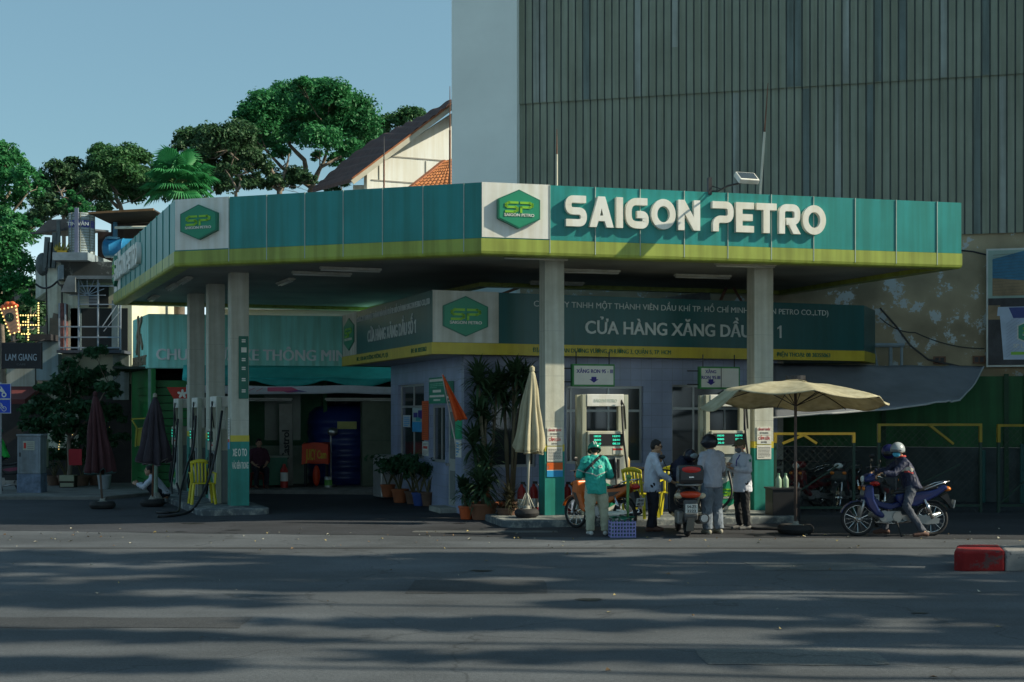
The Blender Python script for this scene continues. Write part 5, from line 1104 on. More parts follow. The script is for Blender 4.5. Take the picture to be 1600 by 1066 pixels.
tree('green tree showing above the brown roof ridge', gt(620, 70), [[gt(620, 70), at(620, 260, 70), at(625, 215, 70), at(640, 190, 70)]],
     cl([(640, 186, 18), (615, 196, 18), (590, 198, 16), (655, 180, 10), (600, 220, 16), (575, 245, 14), (560, 262, 10), (585, 228, 14)], 70, 2, 3), .12, leafA, 360, .09, 4)
tree('tall rounded tree behind the rooftop sign', gt(185, 60), [[gt(185, 60), at(185, 330, 60), at(180, 290, 60), at(190, 255, 60)], [at(185, 325, 60), at(150, 290, 60)]],
     cl([(160, 243, 18), (178, 258, 26), (205, 245, 20), (222, 250, 14), (195, 275, 26), (155, 268, 20), (215, 280, 20), (175, 295, 24), (205, 305, 18), (150, 292, 18), (230, 300, 14)], 60, 2, 4), .14, leafA, 430, .08, 5)
tree('dim tree with small crown left of the rounded tree', gt(100, 57), [[gt(100, 57), at(100, 330, 57), at(95, 300, 57)]],
     cl([(85, 265, 16), (105, 275, 20), (75, 290, 20), (128, 280, 16), (100, 300, 22), (125, 305, 18), (70, 320, 18), (140, 300, 14), (90, 330, 18), (60, 345, 18), (115, 255, 12), (145, 285, 16), (155, 310, 16), (165, 330, 14), (110, 330, 18)], 57, 2, 5), .12, leafB, 430, .08, 6)
tree('bright leafy tree cut by the left edge of the view', gt(5, 46), [[gt(5, 46), at(5, 360, 46), at(12, 300, 46), at(8, 260, 46)], [at(5, 350, 46), at(45, 300, 46)]],
     cl([(5, 240, 18), (25, 262, 20), (-10, 265, 22), (10, 290, 24), (40, 280, 18), (45, 300, 16), (-5, 320, 22), (30, 315, 16), (10, 345, 18), (60, 285, 10)], 46, 1.5, 6), .1, leafC, 420, .08, 7)
tree('lush bright tree beside the old house below roof height', gt(18, 44), [[gt(18, 44), at(18, 470, 44), at(20, 410, 44), at(15, 370, 44)]],
     cl([(12, 380, 26), (40, 370, 20), (-8, 410, 26), (25, 415, 26), (8, 450, 24), (30, 445, 18), (35, 475, 14), (0, 480, 20), (20, 500, 18), (55, 355, 12), (25, 350, 16)], 44, 1.2, 8), .1, leafC, 500, .07, 8)
tree('small bright tree behind the round rooftop sign', gt(135, 47), [[gt(135, 47), at(135, 350, 47), at(130, 320, 47)]], cl([(122, 318, 12), (110, 308, 9), (138, 325, 10), (100, 320, 8), (125, 335, 12)], 47, .6, 9), .06, leafC, 450, .07, 9)
tree('dark green broad leaved tree in front of the old house', gt(108, 37.6), [[gt(108, 37.6), at(108, 690, 37.6), at(112, 640, 37.6), at(108, 590, 37.6)], [at(108, 690, 37.6), at(150, 640, 37.6), at(170, 600, 37.6)], [at(108, 680, 37.6), at(70, 640, 37.6)]],
     cl([(105, 575, 14), (125, 590, 18), (95, 600, 18), (80, 620, 20), (120, 620, 22), (150, 600, 18), (165, 580, 14), (175, 615, 18), (60, 640, 20), (90, 650, 24), (130, 650, 24), (160, 645, 22), (185, 650, 14), (45, 665, 16), (75, 675, 20), (110, 680, 22), (150, 680, 20), (150, 555, 14), (190, 575, 10), (130, 555, 10), (185, 690, 14)], 37.6, .5, 10), .07, leafD, 260, .085, 10, sub=.5)
tree('dim background tree filling the gap behind the palm', gt(305, 68), [[gt(305, 68), at(305, 330, 68), at(300, 285, 68)], [at(305, 320, 68), at(345, 290, 68)]],
     cl([(255, 270, 16), (240, 290, 18), (270, 292, 20), (300, 282, 22), (330, 288, 22), (355, 295, 16), (225, 275, 14), (212, 300, 16), (250, 305, 16), (385, 285, 12), (285, 262, 14), (315, 262, 16), (345, 270, 16), (375, 262, 14)], 68, 2, 21), .14, leafB, 380, .09, 91)
tree('background tree low behind the big spreading tree', gt(540, 72), [[gt(540, 72), at(540, 330, 72), at(535, 290, 72)]],
     cl([(430, 292, 10), (455, 290, 9), (530, 285, 12), (555, 272, 14), (575, 262, 14), (520, 296, 10), (600, 245, 16), (580, 240, 14)], 72, 2, 22), .1, leafB, 330, .09, 92)
tree('dark street tree far behind the cup sign', gt(30, 54), [[gt(30, 54), at(30, 600, 54), at(28, 520, 54)]],
     cl([(5, 500, 26), (40, 490, 24), (65, 500, 18), (20, 540, 26), (55, 540, 24), (5, 580, 24), (45, 580, 26), (70, 560, 16), (20, 620, 26), (60, 620, 22), (-15, 540, 26), (70, 470, 14), (-10, 470, 20), (50, 455, 16)], 54, 1.5, 23), .2, leafB, 200, .1, 93)
# low shrubs along the old house
def shrub(label, px, py, w, h, Y, mat, seed, pot=None, size=.07, per=110, name='shrub'):
    g = at(px, 645, Y); g.z = .085 if Y > 33 else .004
    t = thing(name, label, 'plant', g); zb = 0
    if pot:
        pm, pr_, ph = pot; b = MB(); b.lathe([(0, .01), (pr_*.72, .01), (pr_*.98, ph*.85), (pr_*1.08, ph*.86), (pr_*1.08, ph), (pr_*.92, ph), (pr_*.9, ph*.9), (0, ph*.9)], n=20, caps=False); b.build('pot', pm, t, smooth=True, hard=40); zb = ph*.85
    b = MB(); rr = random.Random(seed); cls = []
    for k in range(7):
        a = rr.uniform(0, 6.28); q = Vector((w*.33*math.cos(a), w*.33*math.sin(a), zb+h*rr.uniform(.45, .8))); b.tube([(0, 0, zb), (q.x*.4, q.y*.4, zb+(q.z-zb)*.55), q], [.018, .014, .006], 5); cls.append((tuple(q), (w*.26, w*.26, h*.24)))
    b.build('stems', M('stem_brown', (.1, .09, .04), .8), t); foliage('leaves', cls, per, size, mat, t, seed, aspect=.38, sub=.6, flat=.35); return t
clay = M('clay_pot', (.32, .10, .04), .8, var=.2, scale=5); orangepot = M('orange_pot', (.5, .09, .02), .6, var=.1); brownpot = M('brown_pot', (.13, .075, .05), .7, var=.3, scale=4); bluepot = M('blue_pot', (.03, .07, .25), .5)
for i, (px, w, h, Y, lab, m) in enumerate(((85, .9, .8, 38.5, 'dark shrub right behind the grey cabinet', leafD), (103, .8, .9, 38.3, 'dark shrub above the pale crate', leafD), (128, .9, 1.0, 38.3, 'dark shrub under the maroon umbrella hem', leafD), (150, .8, .7, 38.6, 'dark shrub behind the maroon umbrella pole', leafD))):
    shrub(lab, px, 760, w, h, Y, m, 20+i, (brownpot, .22, .28))
bx = thing('crate', 'two pale slats of an old crate on the pavement by shrubs', 'crate', (at(104, 0, 37.4).x, 37.4, .09)); b = MB(); b.box(-.19, .19, 0, .3, .17, .32); b.box(-.17, .18, .0, .3, .02, .12); b.build('slats', M('crate_cream', (.4, .4, .28), .7, var=.2), bx); b = MB(); b.box(-.2, .2, .03, .28, .0, .3); b.build('body', M('crate_dark', (.05, .04, .03), .8), bx)
bk = thing('bucket', 'grey bucket beside the maroon umbrella', 'bucket', (at(163, 0, 36.8).x, 36.8, .09)); b = MB(); b.lathe([(0, 0), (.14, 0), (.18, .36), (.17, .36), (.13, .03), (0, .03)], n=18, caps=False); b.build('body', M('bucket_grey', (.25, .28, .3), .5), bk, smooth=True, hard=40); b = MB(); b.tube([(.18*math.cos(a*.314), 0, .36-.12*math.sin(a*.314)) for a in range(11)], .008, 5); b.build('handle', steel, bk)
tag(notice('red_cloth', '', at(118, 727, 37.0), 0, .34, 0, .42, [], M('cloth_red', (.4, .02, .03), .7), .03), 'red cloth hanging under the tree left of the maroon umbrella', 'cloth')
# plant cluster by the kiosk
for i, (px, w, h, Y, lab, pot) in enumerate(((606, .85, .72, 33.2, 'leafy plant in a clay pot at the left end of the kiosk row', (clay, .17, .3)), (625, .9, .8, 32.4, 'bushy dark plant in a clay pot second in the kiosk row', (clay, .19, .32)), (645, .95, .95, 31.9, 'tallest dark plant in the middle of the kiosk row', (brownpot, .18, .3)), (655, .7, .75, 31.3, 'dark plant in a blue pot by the kiosk window', (bluepot, .16, .3)), (668, .6, .85, 31.2, 'dark narrow plant at the right end of the kiosk row', (brownpot, .15, .32)))):
    shrub(lab, px, 780, w, h, Y, leafD, 40+i, pot, .075, 120, 'potted_plant')
# strap leaved plants
strapm = leaf_mat('strap_leaf', (.055, .115, .065), scale=2); strapr = leaf_mat('strap_leaf_reddish', (.06, .065, .045), scale=2)
def rosette(b, c, L, n, rr, w=.022, up=.3, droop=.9):
    for k in range(n):
        a = rr.uniform(0, 6.28); e = rr.uniform(up-.5, 1.3); l_ = L*rr.uniform(.6, 1.1); d = Vector((math.cos(a), math.sin(a), 0)); s_ = Vector((-d.y, d.x, 0)); p = Vector(c); vs = []
        for i in range(5):
            ww = w*(1, 1.25, 1.1, .7, .08)[i]; vs += [p-s_*ww, p+s_*ww]; e2 = e-droop*(i/4)**1.2*1.1; p = p+(d*math.cos(e2)+Vector((0, 0, math.sin(e2))))*l_/4
        b.add(vs, [(2*i, 2*i+1, 2*i+3, 2*i+2) for i in range(4)])
def dracaena(label, px, Y, heads, pot, mat, seed, L=.55, n=46, w=.024):
    g = at(px, 645, Y); t = thing('dracaena', label, 'plant', (g.x, Y, .004)); rr = random.Random(seed)
    pm, pr_, ph = pot; b = MB(); b.lathe([(0, .01), (pr_*.75, .01), (pr_, ph*.85), (pr_*1.08, ph*.86), (pr_*1.08, ph), (pr_*.92, ph), (pr_*.9, ph*.9), (0, ph*.9)], n=22, caps=False); b.build('pot', pm, t, smooth=True, hard=40)
    b = MB(); lf = MB()
    for hx, hz, ll in heads:
        y = rr.uniform(-.15, .15); b.tube([(hx*.15, y*.3, ph*.8), (hx*.5+rr.uniform(-.05, .05), y*.6, ph+hz*.45), (hx, y, hz)], [.035, .028, .022], 6); 
        for q in range(3): rosette(lf, (hx, y, hz-.07*q), L*ll*1.15, n//2, rr, w*.95, up=.8-.5*q)
    b.build('stems', M('cane', (.16, .14, .09), .8, var=.3), t, smooth=True); lf.build('leaves', mat, t); return t
z = lambda py, Y: H+(HY-py)/F*Y
dracaena('tall dracaena with layered drooping heads by the kiosk corner', 757, 28.0, [(-.12, z(590, 28), 1.1), (.05, z(612, 28), 1.1), (-.1, z(640, 28), 1), (0, z(662, 28), 1.1), (-.22, z(690, 28), 1.1), (.02, z(715, 28), 1), (-.02, z(737, 28), 1), (.25, z(600, 28), 1)], (clay, .26, .3), strapm, 1, .5, 66)
dracaena('tall thin caned dracaena behind the folded beige umbrella', 797, 28.2, [(-.2, z(600, 28.2), 1), (.05, z(590, 28.2), 1.05), (.25, z(606, 28.2), 1), (.15, z(580, 28.2), .8), (.32, z(590, 28.2), .9), (-.1, z(625, 28.2), .9)], (brownpot, .24, .3), strapm, 2, .5, 54)
dracaena('low wide strap leaved plant in a round clay pot', 755, 27.3, [(0, .62, 1.1), (-.06, .75, 1.1)], (M('clay_brown', (.2, .085, .045), .8, var=.2), .27, .32), strapm, 3, .45, 48, .03)
dracaena('small spiky plant in a bright orange pot at the kiosk corner', 729, 27.4, [(0, .5, 1), (-.05, .62, .9), (-.1, .7, .7)], (orangepot, .15, .26), strapm, 4, .34, 30, .026)
dracaena('grassy plant in a brown pot right of the dracaenas', 793, 26.9, [(0, .45, 1), (.06, .5, 1)], (brownpot, .2, .26), strapr, 5, .36, 54, .012)
# fan palm
YP = 44.
pm_t = thing('fan_palm', 'fan palm with bright pleated leaves behind the left canopy corner', 'palm', gt(278, YP)); rr = random.Random(8); cen = at(280, 292, YP)-Vector(gt(278, YP)); b = MB()
b.tube([(0, 0, 0), (.05, 0, cen.z*.5), cen-Vector((0, 0, .3))], [.2, .17, .15], 10); b.build('trunk', M('palm_trunk', (.16, .13, .1), .9, var=.3, bump=.5), pm_t, smooth=True)
b = MB(); st = MB()
for k in range(34):
    a = k*2.4+rr.uniform(-.3, .3); e = (1.25-1.6*(k/34))+rr.uniform(-.15, .15); d = Vector((math.cos(a)*math.cos(e), math.sin(a)*math.cos(e), math.sin(e))); pl = rr.uniform(.4, .75); hub = cen+d*pl; st.tube([cen-Vector((0, 0, .1)), cen+d*pl*.5+Vector((0, 0, .06)), hub], [.03, .022, .016], 5)
    s_ = d.cross(Vector((0, 0, 1))).normalized(); u = s_.cross(d).normalized(); L = rr.uniform(.62, .85)
    for i in range(-13, 14):
        th = i/13*1.95; dr = (d*math.cos(th)+s_*math.sin(th)); l_ = L*(1-.18*abs(i)/13); n_ = u; w = (s_*math.cos(th)-d*math.sin(th))*.045; m_ = hub+dr*l_*.62+n_*.03; tip = hub+dr*l_-Vector((0, 0, .13+.1*rr.random()))
        b.add([hub, m_-w+n_*.02, m_+n_*-.02, m_+w+n_*.02, tip], [(0, 1, 2), (0, 2, 3), (1, 4, 2), (2, 4, 3)])
b.build('fronds', leaf_mat('palm_leaf', (.05, .27, .10), .3, 3), pm_t); st.build('petioles', M('petiole', (.08, .16, .05), .6), pm_t)

# ------------------------------------------------------------------ street trees and an added house beyond the right edge: they shade the road
def shade_tree(label, gx, gy, h, rx, ry, rz_, seed, dens=22., size=.3, nb=20):
    k = h/math.tan(R(SUN_EL)); x, y = gx+k*math.cos(R(SUN_AZ)), gy+k*math.sin(R(SUN_AZ)); rr = random.Random(seed); cls = []
    for i in range(nb):
        d = Vector((rr.gauss(0, 1), rr.gauss(0, 1), rr.gauss(0, 1))).normalized()*rr.uniform(.3, .85); cls.append(((x+d.x*rx, y+d.y*ry, h+d.z*rz_), (rx*.42, ry*.42, rz_*.5)))
    c = Vector((x, y, h)); tree(label, (x+.3, y, 0), [[(x+.3, y, 0), (x+.2, y, h*.5), (x, y, h)]], cls, .14, leafA, dens, size, seed, sub=.45)
for gx, gy, h, rx, ry, sd, lab in ((-10, 20.4, 17, 3.2, .8, 60, 'tall street tree shading the far lane left of the station'), (-5, 20.2, 16, 3.4, .9, 61, 'street tree on the far kerb shading the lane before the station'), (0, 20.0, 15, 3.4, .9, 62, 'broad street tree overhanging the middle of the road'), (5, 19.9, 13, 3.2, .8, 63, 'street tree standing right of the painted kerb'),
    (9, 19.4, 12, 3, .8, 64, 'tall street tree beyond the painted kerb'), (-8, 18.6, 17, 3.4, .8, 65, 'street tree nearer the viewer with a dense crown'), (-2.5, 18.5, 16, 3.4, .7, 66, 'leafy street tree over the right half of the road'), (3, 18.4, 14, 3.4, .8, 67, 'street tree near the right edge over the road'), (8, 17.9, 12.5, 3, .8, 68, 'leaning street tree far to the right of the road'),
    (-6.5, 16.9, 17, 3.2, .8, 69, 'street tree with a long flat crown'), (-1.5, 16.9, 15.5, 2.6, .5, 70, 'street tree with a narrow flat crown'), (4, 16.8, 14, 3.4, .9, 71, 'street tree with a wide flat crown'), (8, 16.2, 12, 2.8, .8, 72, 'street tree with a wide low crown'),
    (-5.5, 15.6, 17, 2.8, .5, 73, 'thin street tree left of the wide ones'), (3.5, 15.2, 14, 3.0, .7, 74, 'thin street tree right of the wide ones'), (7, 14.4, 12.5, 2.6, .6, 75, 'smaller street tree to the right'), (1.0, 13.8, 14, 2.6, .3, 76, 'sparse street tree near the viewer'), (5.0, 13.0, 13, 2.8, .45, 77, 'loose crowned street tree close to the viewer'),
    (-4.2, 13.1, 15, 2.6, .25, 78, 'small crowned street tree close to the viewer'), (2.0, 11.9, 13, 2.6, .25, 79, 'low crowned street tree closest to the viewer'), (-3.0, 11.6, 14, 1.6, .25, 80, 'small street tree closest to the viewer at left')):
    shade_tree(lab, gx, gy, h, rx, ry, 1.1, sd, 15, .26, 12)
def sky_block_tree(label, x, y, z_, r, seed):  # unseen crowns added over the near road to cut sky light
    rr = random.Random(seed); cls = [((x+rr.uniform(-1, 1)*r, y+rr.uniform(-1, 1)*r*.8, z_+rr.uniform(-1, 1)*1.6), (r*.5, r*.45, 1.7)) for _ in range(11)]
    tree(label, (x, y, 0), [[(x, y, 0), (x+.2, y, z_*.55), (x, y, z_)]], cls, .3, leafA, 14, .42, seed, sub=.5)
sky_block_tree('unseen tree added left of the viewer to dim the sky light', -9, 2, 12.5, 5.5, 81)
sky_block_tree('unseen tree added right of the viewer to dim the sky light', 8, 1, 12.5, 5.5, 82)
sky_block_tree('unseen tree added above the viewer to dim the sky light', -1, -3, 12, 6.5, 83)
# unseen house added beyond the right edge to keep sun off yard and sign
nb_ = thing('sun_blocker_house', 'unseen two stepped house added right of the yard to block the sun', 'house')
rend = M('render_grey', (.35, .34, .31), .85, var=.15, streak=.25)
b = MB(); b.box(14.6, 24, 28.5, 40, 0, 16); b.build('main_block', rend, nb_)
b = MB(); b.box(14.8, 24, 23.35, 28.49, 0, 6.4); b.build('front_block', rend, nb_)
for x in (15.3, 18, 20.7):
    b = MB(); b.box(x, x+1.4, 23.3, 23.36, 1.1, 2.9); b.build('window', glass, nb_)
for y in (31, 34, 37):
    b = MB(); b.box(14.55, 14.62, y, y+1.4, 5.4, 7.2); b.build('window', glass, nb_)
# unseen row added across the street, behind the viewer, to block low sky
opp = thing('row_house', 'unseen row of houses added across the street to block low sky', 'building')
b = MB(); b.box(-75, -26, -30, -17, 0, 9); b.build('wall', rend, opp)
for k in range(12):
    for j in range(3):
        b = MB(); b.box(-72+k*3.6, -70.2+k*3.6, -17.0, -16.95, 1.0+j*2.9, 2.6+j*2.9); b.build('window', glass, opp)
# ------------------------------------------------------------------ pump islands
isl_m = patch_mat('island_concrete', (.12, .14, .15), (.3, .31, .28), 4, .5, .62, bump=.5)
def island(name, label, pts, z1):
    b = MB(); b.prism(pts, -.05, z1, 'z'); o = b.build(name, isl_m, bevel=.03); tag(o, label, 'kerb island'); return o
def rounded(o, d, L, w, r=.5, n=6):
    """capsule-like plan outline from o along d (length L), width w to its left"""
    o = Vector(o); d = Vector(d).normalized(); s = Vector((-d.y, d.x)); out = []
    for (cx, cy, a0) in ((L-r, r, -90), (L-r, w-r, 0), (r, w-r, 90), (r, r, 180)):
        for k in range(n+1):
            a = R(a0+90*k/n); q = o+d*(cx+r*math.cos(a))+s*(cy+r*math.sin(a)); out.append((q.x, q.y))
    return out
dR = Vector((math.cos(R(12.5)), math.sin(R(12.5))))
island('pump_island', 'rough concrete pump island under the two front columns', rounded((-.12, 25.32), dR, 5.7, 2.3, .35), .13)
dL = Vector((-.36, .93)).normalized()
oL = Vector((-4.85, 28.75)); island('pump_island', 'worn concrete pump island under the three left columns', rounded((oL.x, oL.y), dL, 8.2, 1.45, .3), .13)
b = MB(); b.add([(-5.55, 28.43, .02), (-5.2, 28.46, .02), (-5.2, 28.46, .12), (-5.55, 28.43, .12)], [(0,1,2,3)])

# ------------------------------------------------------------------ fuel dispensers
ledm = M('led_green', (.05, .75, .5), .4, emit=.45, var=.02); panelw = M('dispenser_cream', (.52, .52, .43), .5, var=.08, streak=.12); disg = M('dispenser_grey', (.26, .29, .29), .45, var=.12, streak=.15); dispost = M('dispenser_post', (.42, .44, .36), .5, var=.08, streak=.12)
class Loc:
    def __init__(s, loc, rz): s.M = (Matrix.Translation(loc) @ Matrix.Rotation(rz, 4, 'Z')).inverted()
    def __call__(s, p): return s.M @ Vector(p)
def dispenser(label, loc, rz, w=.74, d=.5, hoses=(), big=True):
    t = thing('fuel_dispenser', label, 'fuel pump', loc, rz, 'fuel pumps'); h = w/2
    b = MB(); b.box(-h, h, -d/2, d/2, 0, 1.12); b.build('cabinet', disg, t, bevel=.012)
    b = MB(); b.box(-h+.03, h-.03, -d/2-.012, -d/2, .05, .66); pn = b.build('lower_panel', M('dispenser_white', (.6, .6, .55), .45, var=.08, streak=.15), t)
    b = MB(); hexagon(b, 0, .36, .5, .5, -d/2-.018, -d/2-.012); pe = b.build('emblem', logo_g, pn)
    b = MB(); sp_marks(b, 0, .36, .48, .5, -d/2-.018); b.build('emblem_lettering', [logo_l, white], pn)
    b = MB(); b.box(-h-.09, -h-.005, -d/2+.03, -d/2+.13, 0, 2.27); b.box(h+.005, h+.09, -d/2+.03, -d/2+.13, 0, 2.27); b.box(-h-.09, -h-.005, d/2-.13, d/2-.03, 0, 2.27); b.box(h+.005, h+.09, d/2-.13, d/2-.03, 0, 2.27); b.build('frame_post', dispost, t, bevel=.008)
    b = MB(); b.box(-h, h, -d/2+.02, d/2-.02, 2.05, 2.28); b.build('header', white, t, bevel=.01)
    b = MB(); put_text(b, 'SAIGON PETRO', -h+.14, h-.14, 2.13, .06, -d/2+.02, .03, .004); b.build('header_lettering', M('faded_letter', (.5, .55, .48), .6), t)
    b = MB(); b.prism([(-d/2-.03, 1.12), (d/2+.03, 1.12), (d/2+.03, 1.58), (-d/2-.03, 1.58)], -h, h, 'x'); hd = b.build('display_head', panelw, t, bevel=.012)
    b = MB(); b.box(-h+.04, h-.03, -d/2-.04, -d/2-.03, 1.31, 1.53); b.build('display_glass', black, hd)
    b = MB()
    for i, (s1, s2) in enumerate((('18030', '16390'), ('880', '2640'), ('00.0', '00.28'))):
        zz_ = 1.47-.07*i; put_text(b, s1, -h+.12, -h+.26, zz_, .036, -d/2-.041, .02, .003); put_text(b, s2, h-.25, h-.1, zz_, .036, -d/2-.041, .03, .003)
    b.build('digits', ledm, hd)
    b = MB(); b.box(h-.24, h-.05, -d/2-.036, -d/2-.03, 1.15, 1.27); b.box(h-.24, h-.05, -d/2-.037, -d/2-.03, 1.22, 1.255, 1); b.build('sticker', [offwhite, red_ink], hd)
    b = MB(); b.box(-h+.1, -h+.3, -d/2-.02, -d/2, .7, 1.05); b.box(h-.3, h-.1, -d/2-.02, -d/2, .7, 1.05); b.build('nozzle_holder', black, t)
    b = MB(); nx = h-.2; b.tube([(nx, -d/2-.09, .82), (nx, -d/2-.06, 1.0), (nx, -d/2-.03, 1.07)], [.016, .022, .03], 8); b.tube([(nx, -d/2-.12, .98), (nx, -d/2-.13, .88), (nx, -d/2-.06, .84)], .01, 5); b.build('nozzle', M('nozzle_dark', (.04, .05, .06), .4), t)
    b = MB(); b.tube([(h+.02, -d/2-.02, 1.62), (h-.02, -d/2-.06, 2.05), (h-.07, -d/2-.03, 2.16)], .014, 6); b.tube([(h-.07, -d/2-.05, 2.05), (h-.04, -d/2-.07, 1.4), (h+.05, -d/2-.12, .6), (h-.05, -d/2-.16, .2), (h-.2, -d/2-.16, .35), (nx, -d/2-.09, .82)], .02, 7); b.ell((h-.07, -d/2-.04, 2.12), (.022, .022, .06)); b.build('hose', black, t, smooth=True)
    L = Loc(loc, rz)
    for pts in hoses:
        b = MB(); pp_ = [L(p) for p in pts]; fine = []
        for i in range(len(pp_)-1):
            p0, p1, p2, p3 = pp_[max(i-1, 0)], pp_[i], pp_[i+1], pp_[min(i+2, len(pp_)-1)]
            for k in range(6):
                u = k/6; fine.append(.5*((2*p1)+(p2-p0)*u+(2*p0-5*p1+4*p2-p3)*u*u+(3*p1-p0-3*p2+p3)*u**3))
        fine.append(pp_[-1]); b.tube(fine, .026, 7); b.build('hose', black, t, smooth=True)
    return t
def xy(px, Y, z=0.): return Vector(((px-CX)/F*Y, Y, z))
dispenser('fuel pump with a lit green display behind the rider in the green jacket', xy(940, 27.1, .13), R(15), hoses=())
dispenser('fuel pump with a lit green display beside the masked worker', xy(1131, 27.9, .13), R(13), hoses=[[xy(1106, 27.4, 1.0), xy(1098, 27.2, .5), xy(1094, 27.1, .25), xy(1120, 26.9, .2), xy(1143, 26.9, .5), xy(1138, 27.1, .95)], [xy(1160, 27.4, .7), xy(1162, 26, .3), xy(1170, 25.1, .05), xy(1200, 24.9, .03), xy(1222, 24.9, .03)]])
g = lambda px, py, z=.03: gnd(px, py, z)
dispenser('nearest of the left row of fuel pumps, beside the XE O TO column', xy(349, 30.7, .13), R(-68.7), hoses=[[at(347, 642, 30.2), at(340, 690, 30.0), at(333, 725, 29.9), at(322, 760, 29.7), at(305, 792, 29.0), g(290, 802), g(268, 806), g(246, 807)]])
dispenser('middle fuel pump of the left row behind the yellow chair', xy(319, 33.2, .13), R(-68.7), hoses=[[at(306, 650, 32.6), at(302, 700, 32.2), at(292, 730, 31.5), at(282, 770, 30.5), g(279, 798), g(262, 801), g(245, 800.5)]])
dispenser('farthest fuel pump of the left row', xy(289, 35.7, .13), R(-68.7), hoses=[[at(278, 655, 35.1), at(273, 720, 34.6), at(268, 760, 34.0), at(272, 780, 33.5), at(280, 770, 33.5), at(276, 755, 33.6)]])

# ------------------------------------------------------------------ umbrellas
clothB = M('parasol_beige', (.55, .51, .36), .8, var=.12, scale=3, bump=.2, bscale=14, streak=.2)
def cloth_translucent(m, k=.3):
    t = m.node_tree; n = t.nodes; l = t.links; p = n['Principled BSDF']; src = p.inputs['Base Color'].links[0].from_socket
    tl = n.new('ShaderNodeBsdfTranslucent'); l.new(src, tl.inputs[0]); ms = n.new('ShaderNodeMixShader'); ms.inputs[0].default_value = k; l.new(p.outputs[0], ms.inputs[1]); l.new(tl.outputs[0], ms.inputs[2]); l.new(ms.outputs[0], n['Material Output'].inputs[0])
cloth_translucent(clothB, .28)
def tyre_base(t, r=.24, z=.0, label=None):
    b = MB(); b.torus((0, 0, z+.085), r-.075, .085, 'z', 32, 10); o = b.build('tyre', rubber, t, smooth=True)
    b = MB(); b.lathe([(0, z+.02), (r-.1, z+.02), (r-.08, z+.14), (.06, z+.17), (.05, z+.22), (0, z+.22)], n=20, caps=False); b.build('concrete_fill', concrete, o)
def folded(label, loc, h, hem, rad, mat, lean=(0, 0), pole_m=None, seed=0, legs=False, tie=None, base_r=.26, cap=None):
    t = thing('folded_umbrella', label, 'umbrella', loc, 0, 'folded umbrellas on tyre bases'); rr = random.Random(seed)
    top = Vector((lean[0], lean[1], h)); b = MB(); b.tube([(0, 0, .1), top*.5, top], [.024, .022, .02], 8)
    if legs:
        for k in range(4):
            a = k*math.pi/2+.5; b.tube([(.02*math.cos(a), .02*math.sin(a), .45), (.16*math.cos(a), .16*math.sin(a), .17)], .01, 5)
    b.build('pole', pole_m or steel, t, smooth=True)
    np_ = 9; ph = [rr.uniform(-.25, .25) for _ in range(np_)]; dp = [rr.uniform(.6, 1.3) for _ in range(np_)]; hz = [rr.uniform(-.09, .09) for _ in range(np_)]
    b = MB()
    def fn(u, v):
        a = u*2*math.pi; k = u*np_; i = int(k) % np_; f_ = k-int(k); s_ = math.sin(math.pi*f_)
        r = .03+(rad-.03)*(v**.75)*(.93+.07*math.sin(v*9+i)); r *= (1-.42*dp[i]*(abs(2*f_-1)**1.6)*min(1, v*2.2)); r *= 1+.03*noise.noise(Vector((u*20, v*6, seed)))
        z_ = h-.02-(h-hem)*v+(hz[i]*s_-.05*abs(2*f_-1))*v**3
        c = top*(z_/h); return Vector((c.x+r*math.cos(a+ph[i]*.2*s_), c.y+r*math.sin(a+ph[i]*.2*s_), z_))
    b.grid(fn, 108, 26); o = b.build('canopy', mat, t, smooth=True, solid=.008)
    b = MB(); b.tube([fn(u/60, 1)+Vector((0, 0, -.005)) for u in range(61)], .012, 5); b.build('hem', mat if not tie else tie, o)
    b = MB(); b.lathe([(0, -.02), (.05, -.02), (.045, .05), (0, .08)], tuple(top), 12, caps=False); b.build('cap', cap or mat, o)
    if legs:
        b = MB(); b.grid(lambda u, v: fn(u, v*.42)*1.0+Vector((.012*math.cos(u*6.28), .012*math.sin(u*6.28), .03)), 60, 6); 
    tyre_base(t, base_r); return t
folded('closed beige umbrella on a tyre at the end of the front island', xy(823, 26.2, .13), 2.72, 1.28, .32, clothB, (.1, 0), M('pole_pale', (.42, .42, .36), .5), 1, True, None, .22)
folded('closed maroon umbrella leaning on a tyre by the street trees', gnd(160, 795), 2.45, .83, .36, M('parasol_maroon', (.055, .018, .022), .85, var=.25, scale=4), (-.17, .05), M('pole_rust', (.14, .1, .08), .7), 2, False, M('hem_dark_teal', (.04, .09, .09), .8), .27, MATS['parasol_maroon'])
folded('closed dark grey umbrella on a tyre beside the left pump island', gnd(238, 791.5), 2.42, 1.02, .42, M('parasol_charcoal', (.04, .032, .042), .85, var=.25, scale=4), (.06, .0), rust, 3, False, M('hem_greyish', (.13, .12, .12), .8), .26, M('cap_cream', (.3, .3, .24), .7))
cone = thing('post', 'pale green post in a concrete foot behind the dark grey umbrella', 'post', xy(243.5, 32.2, .004)); b = MB(); b.tube([(0, 0, .2), (0, 0, 1.15)], .05, 8); b.build('tube', M('post_palegreen', (.25, .35, .28), .6), cone); b = MB(); b.lathe([(0, 0), (.17, 0), (.15, .12), (.07, .25), (0, .26)], n=14, caps=False); b.build('foot', concrete, cone)
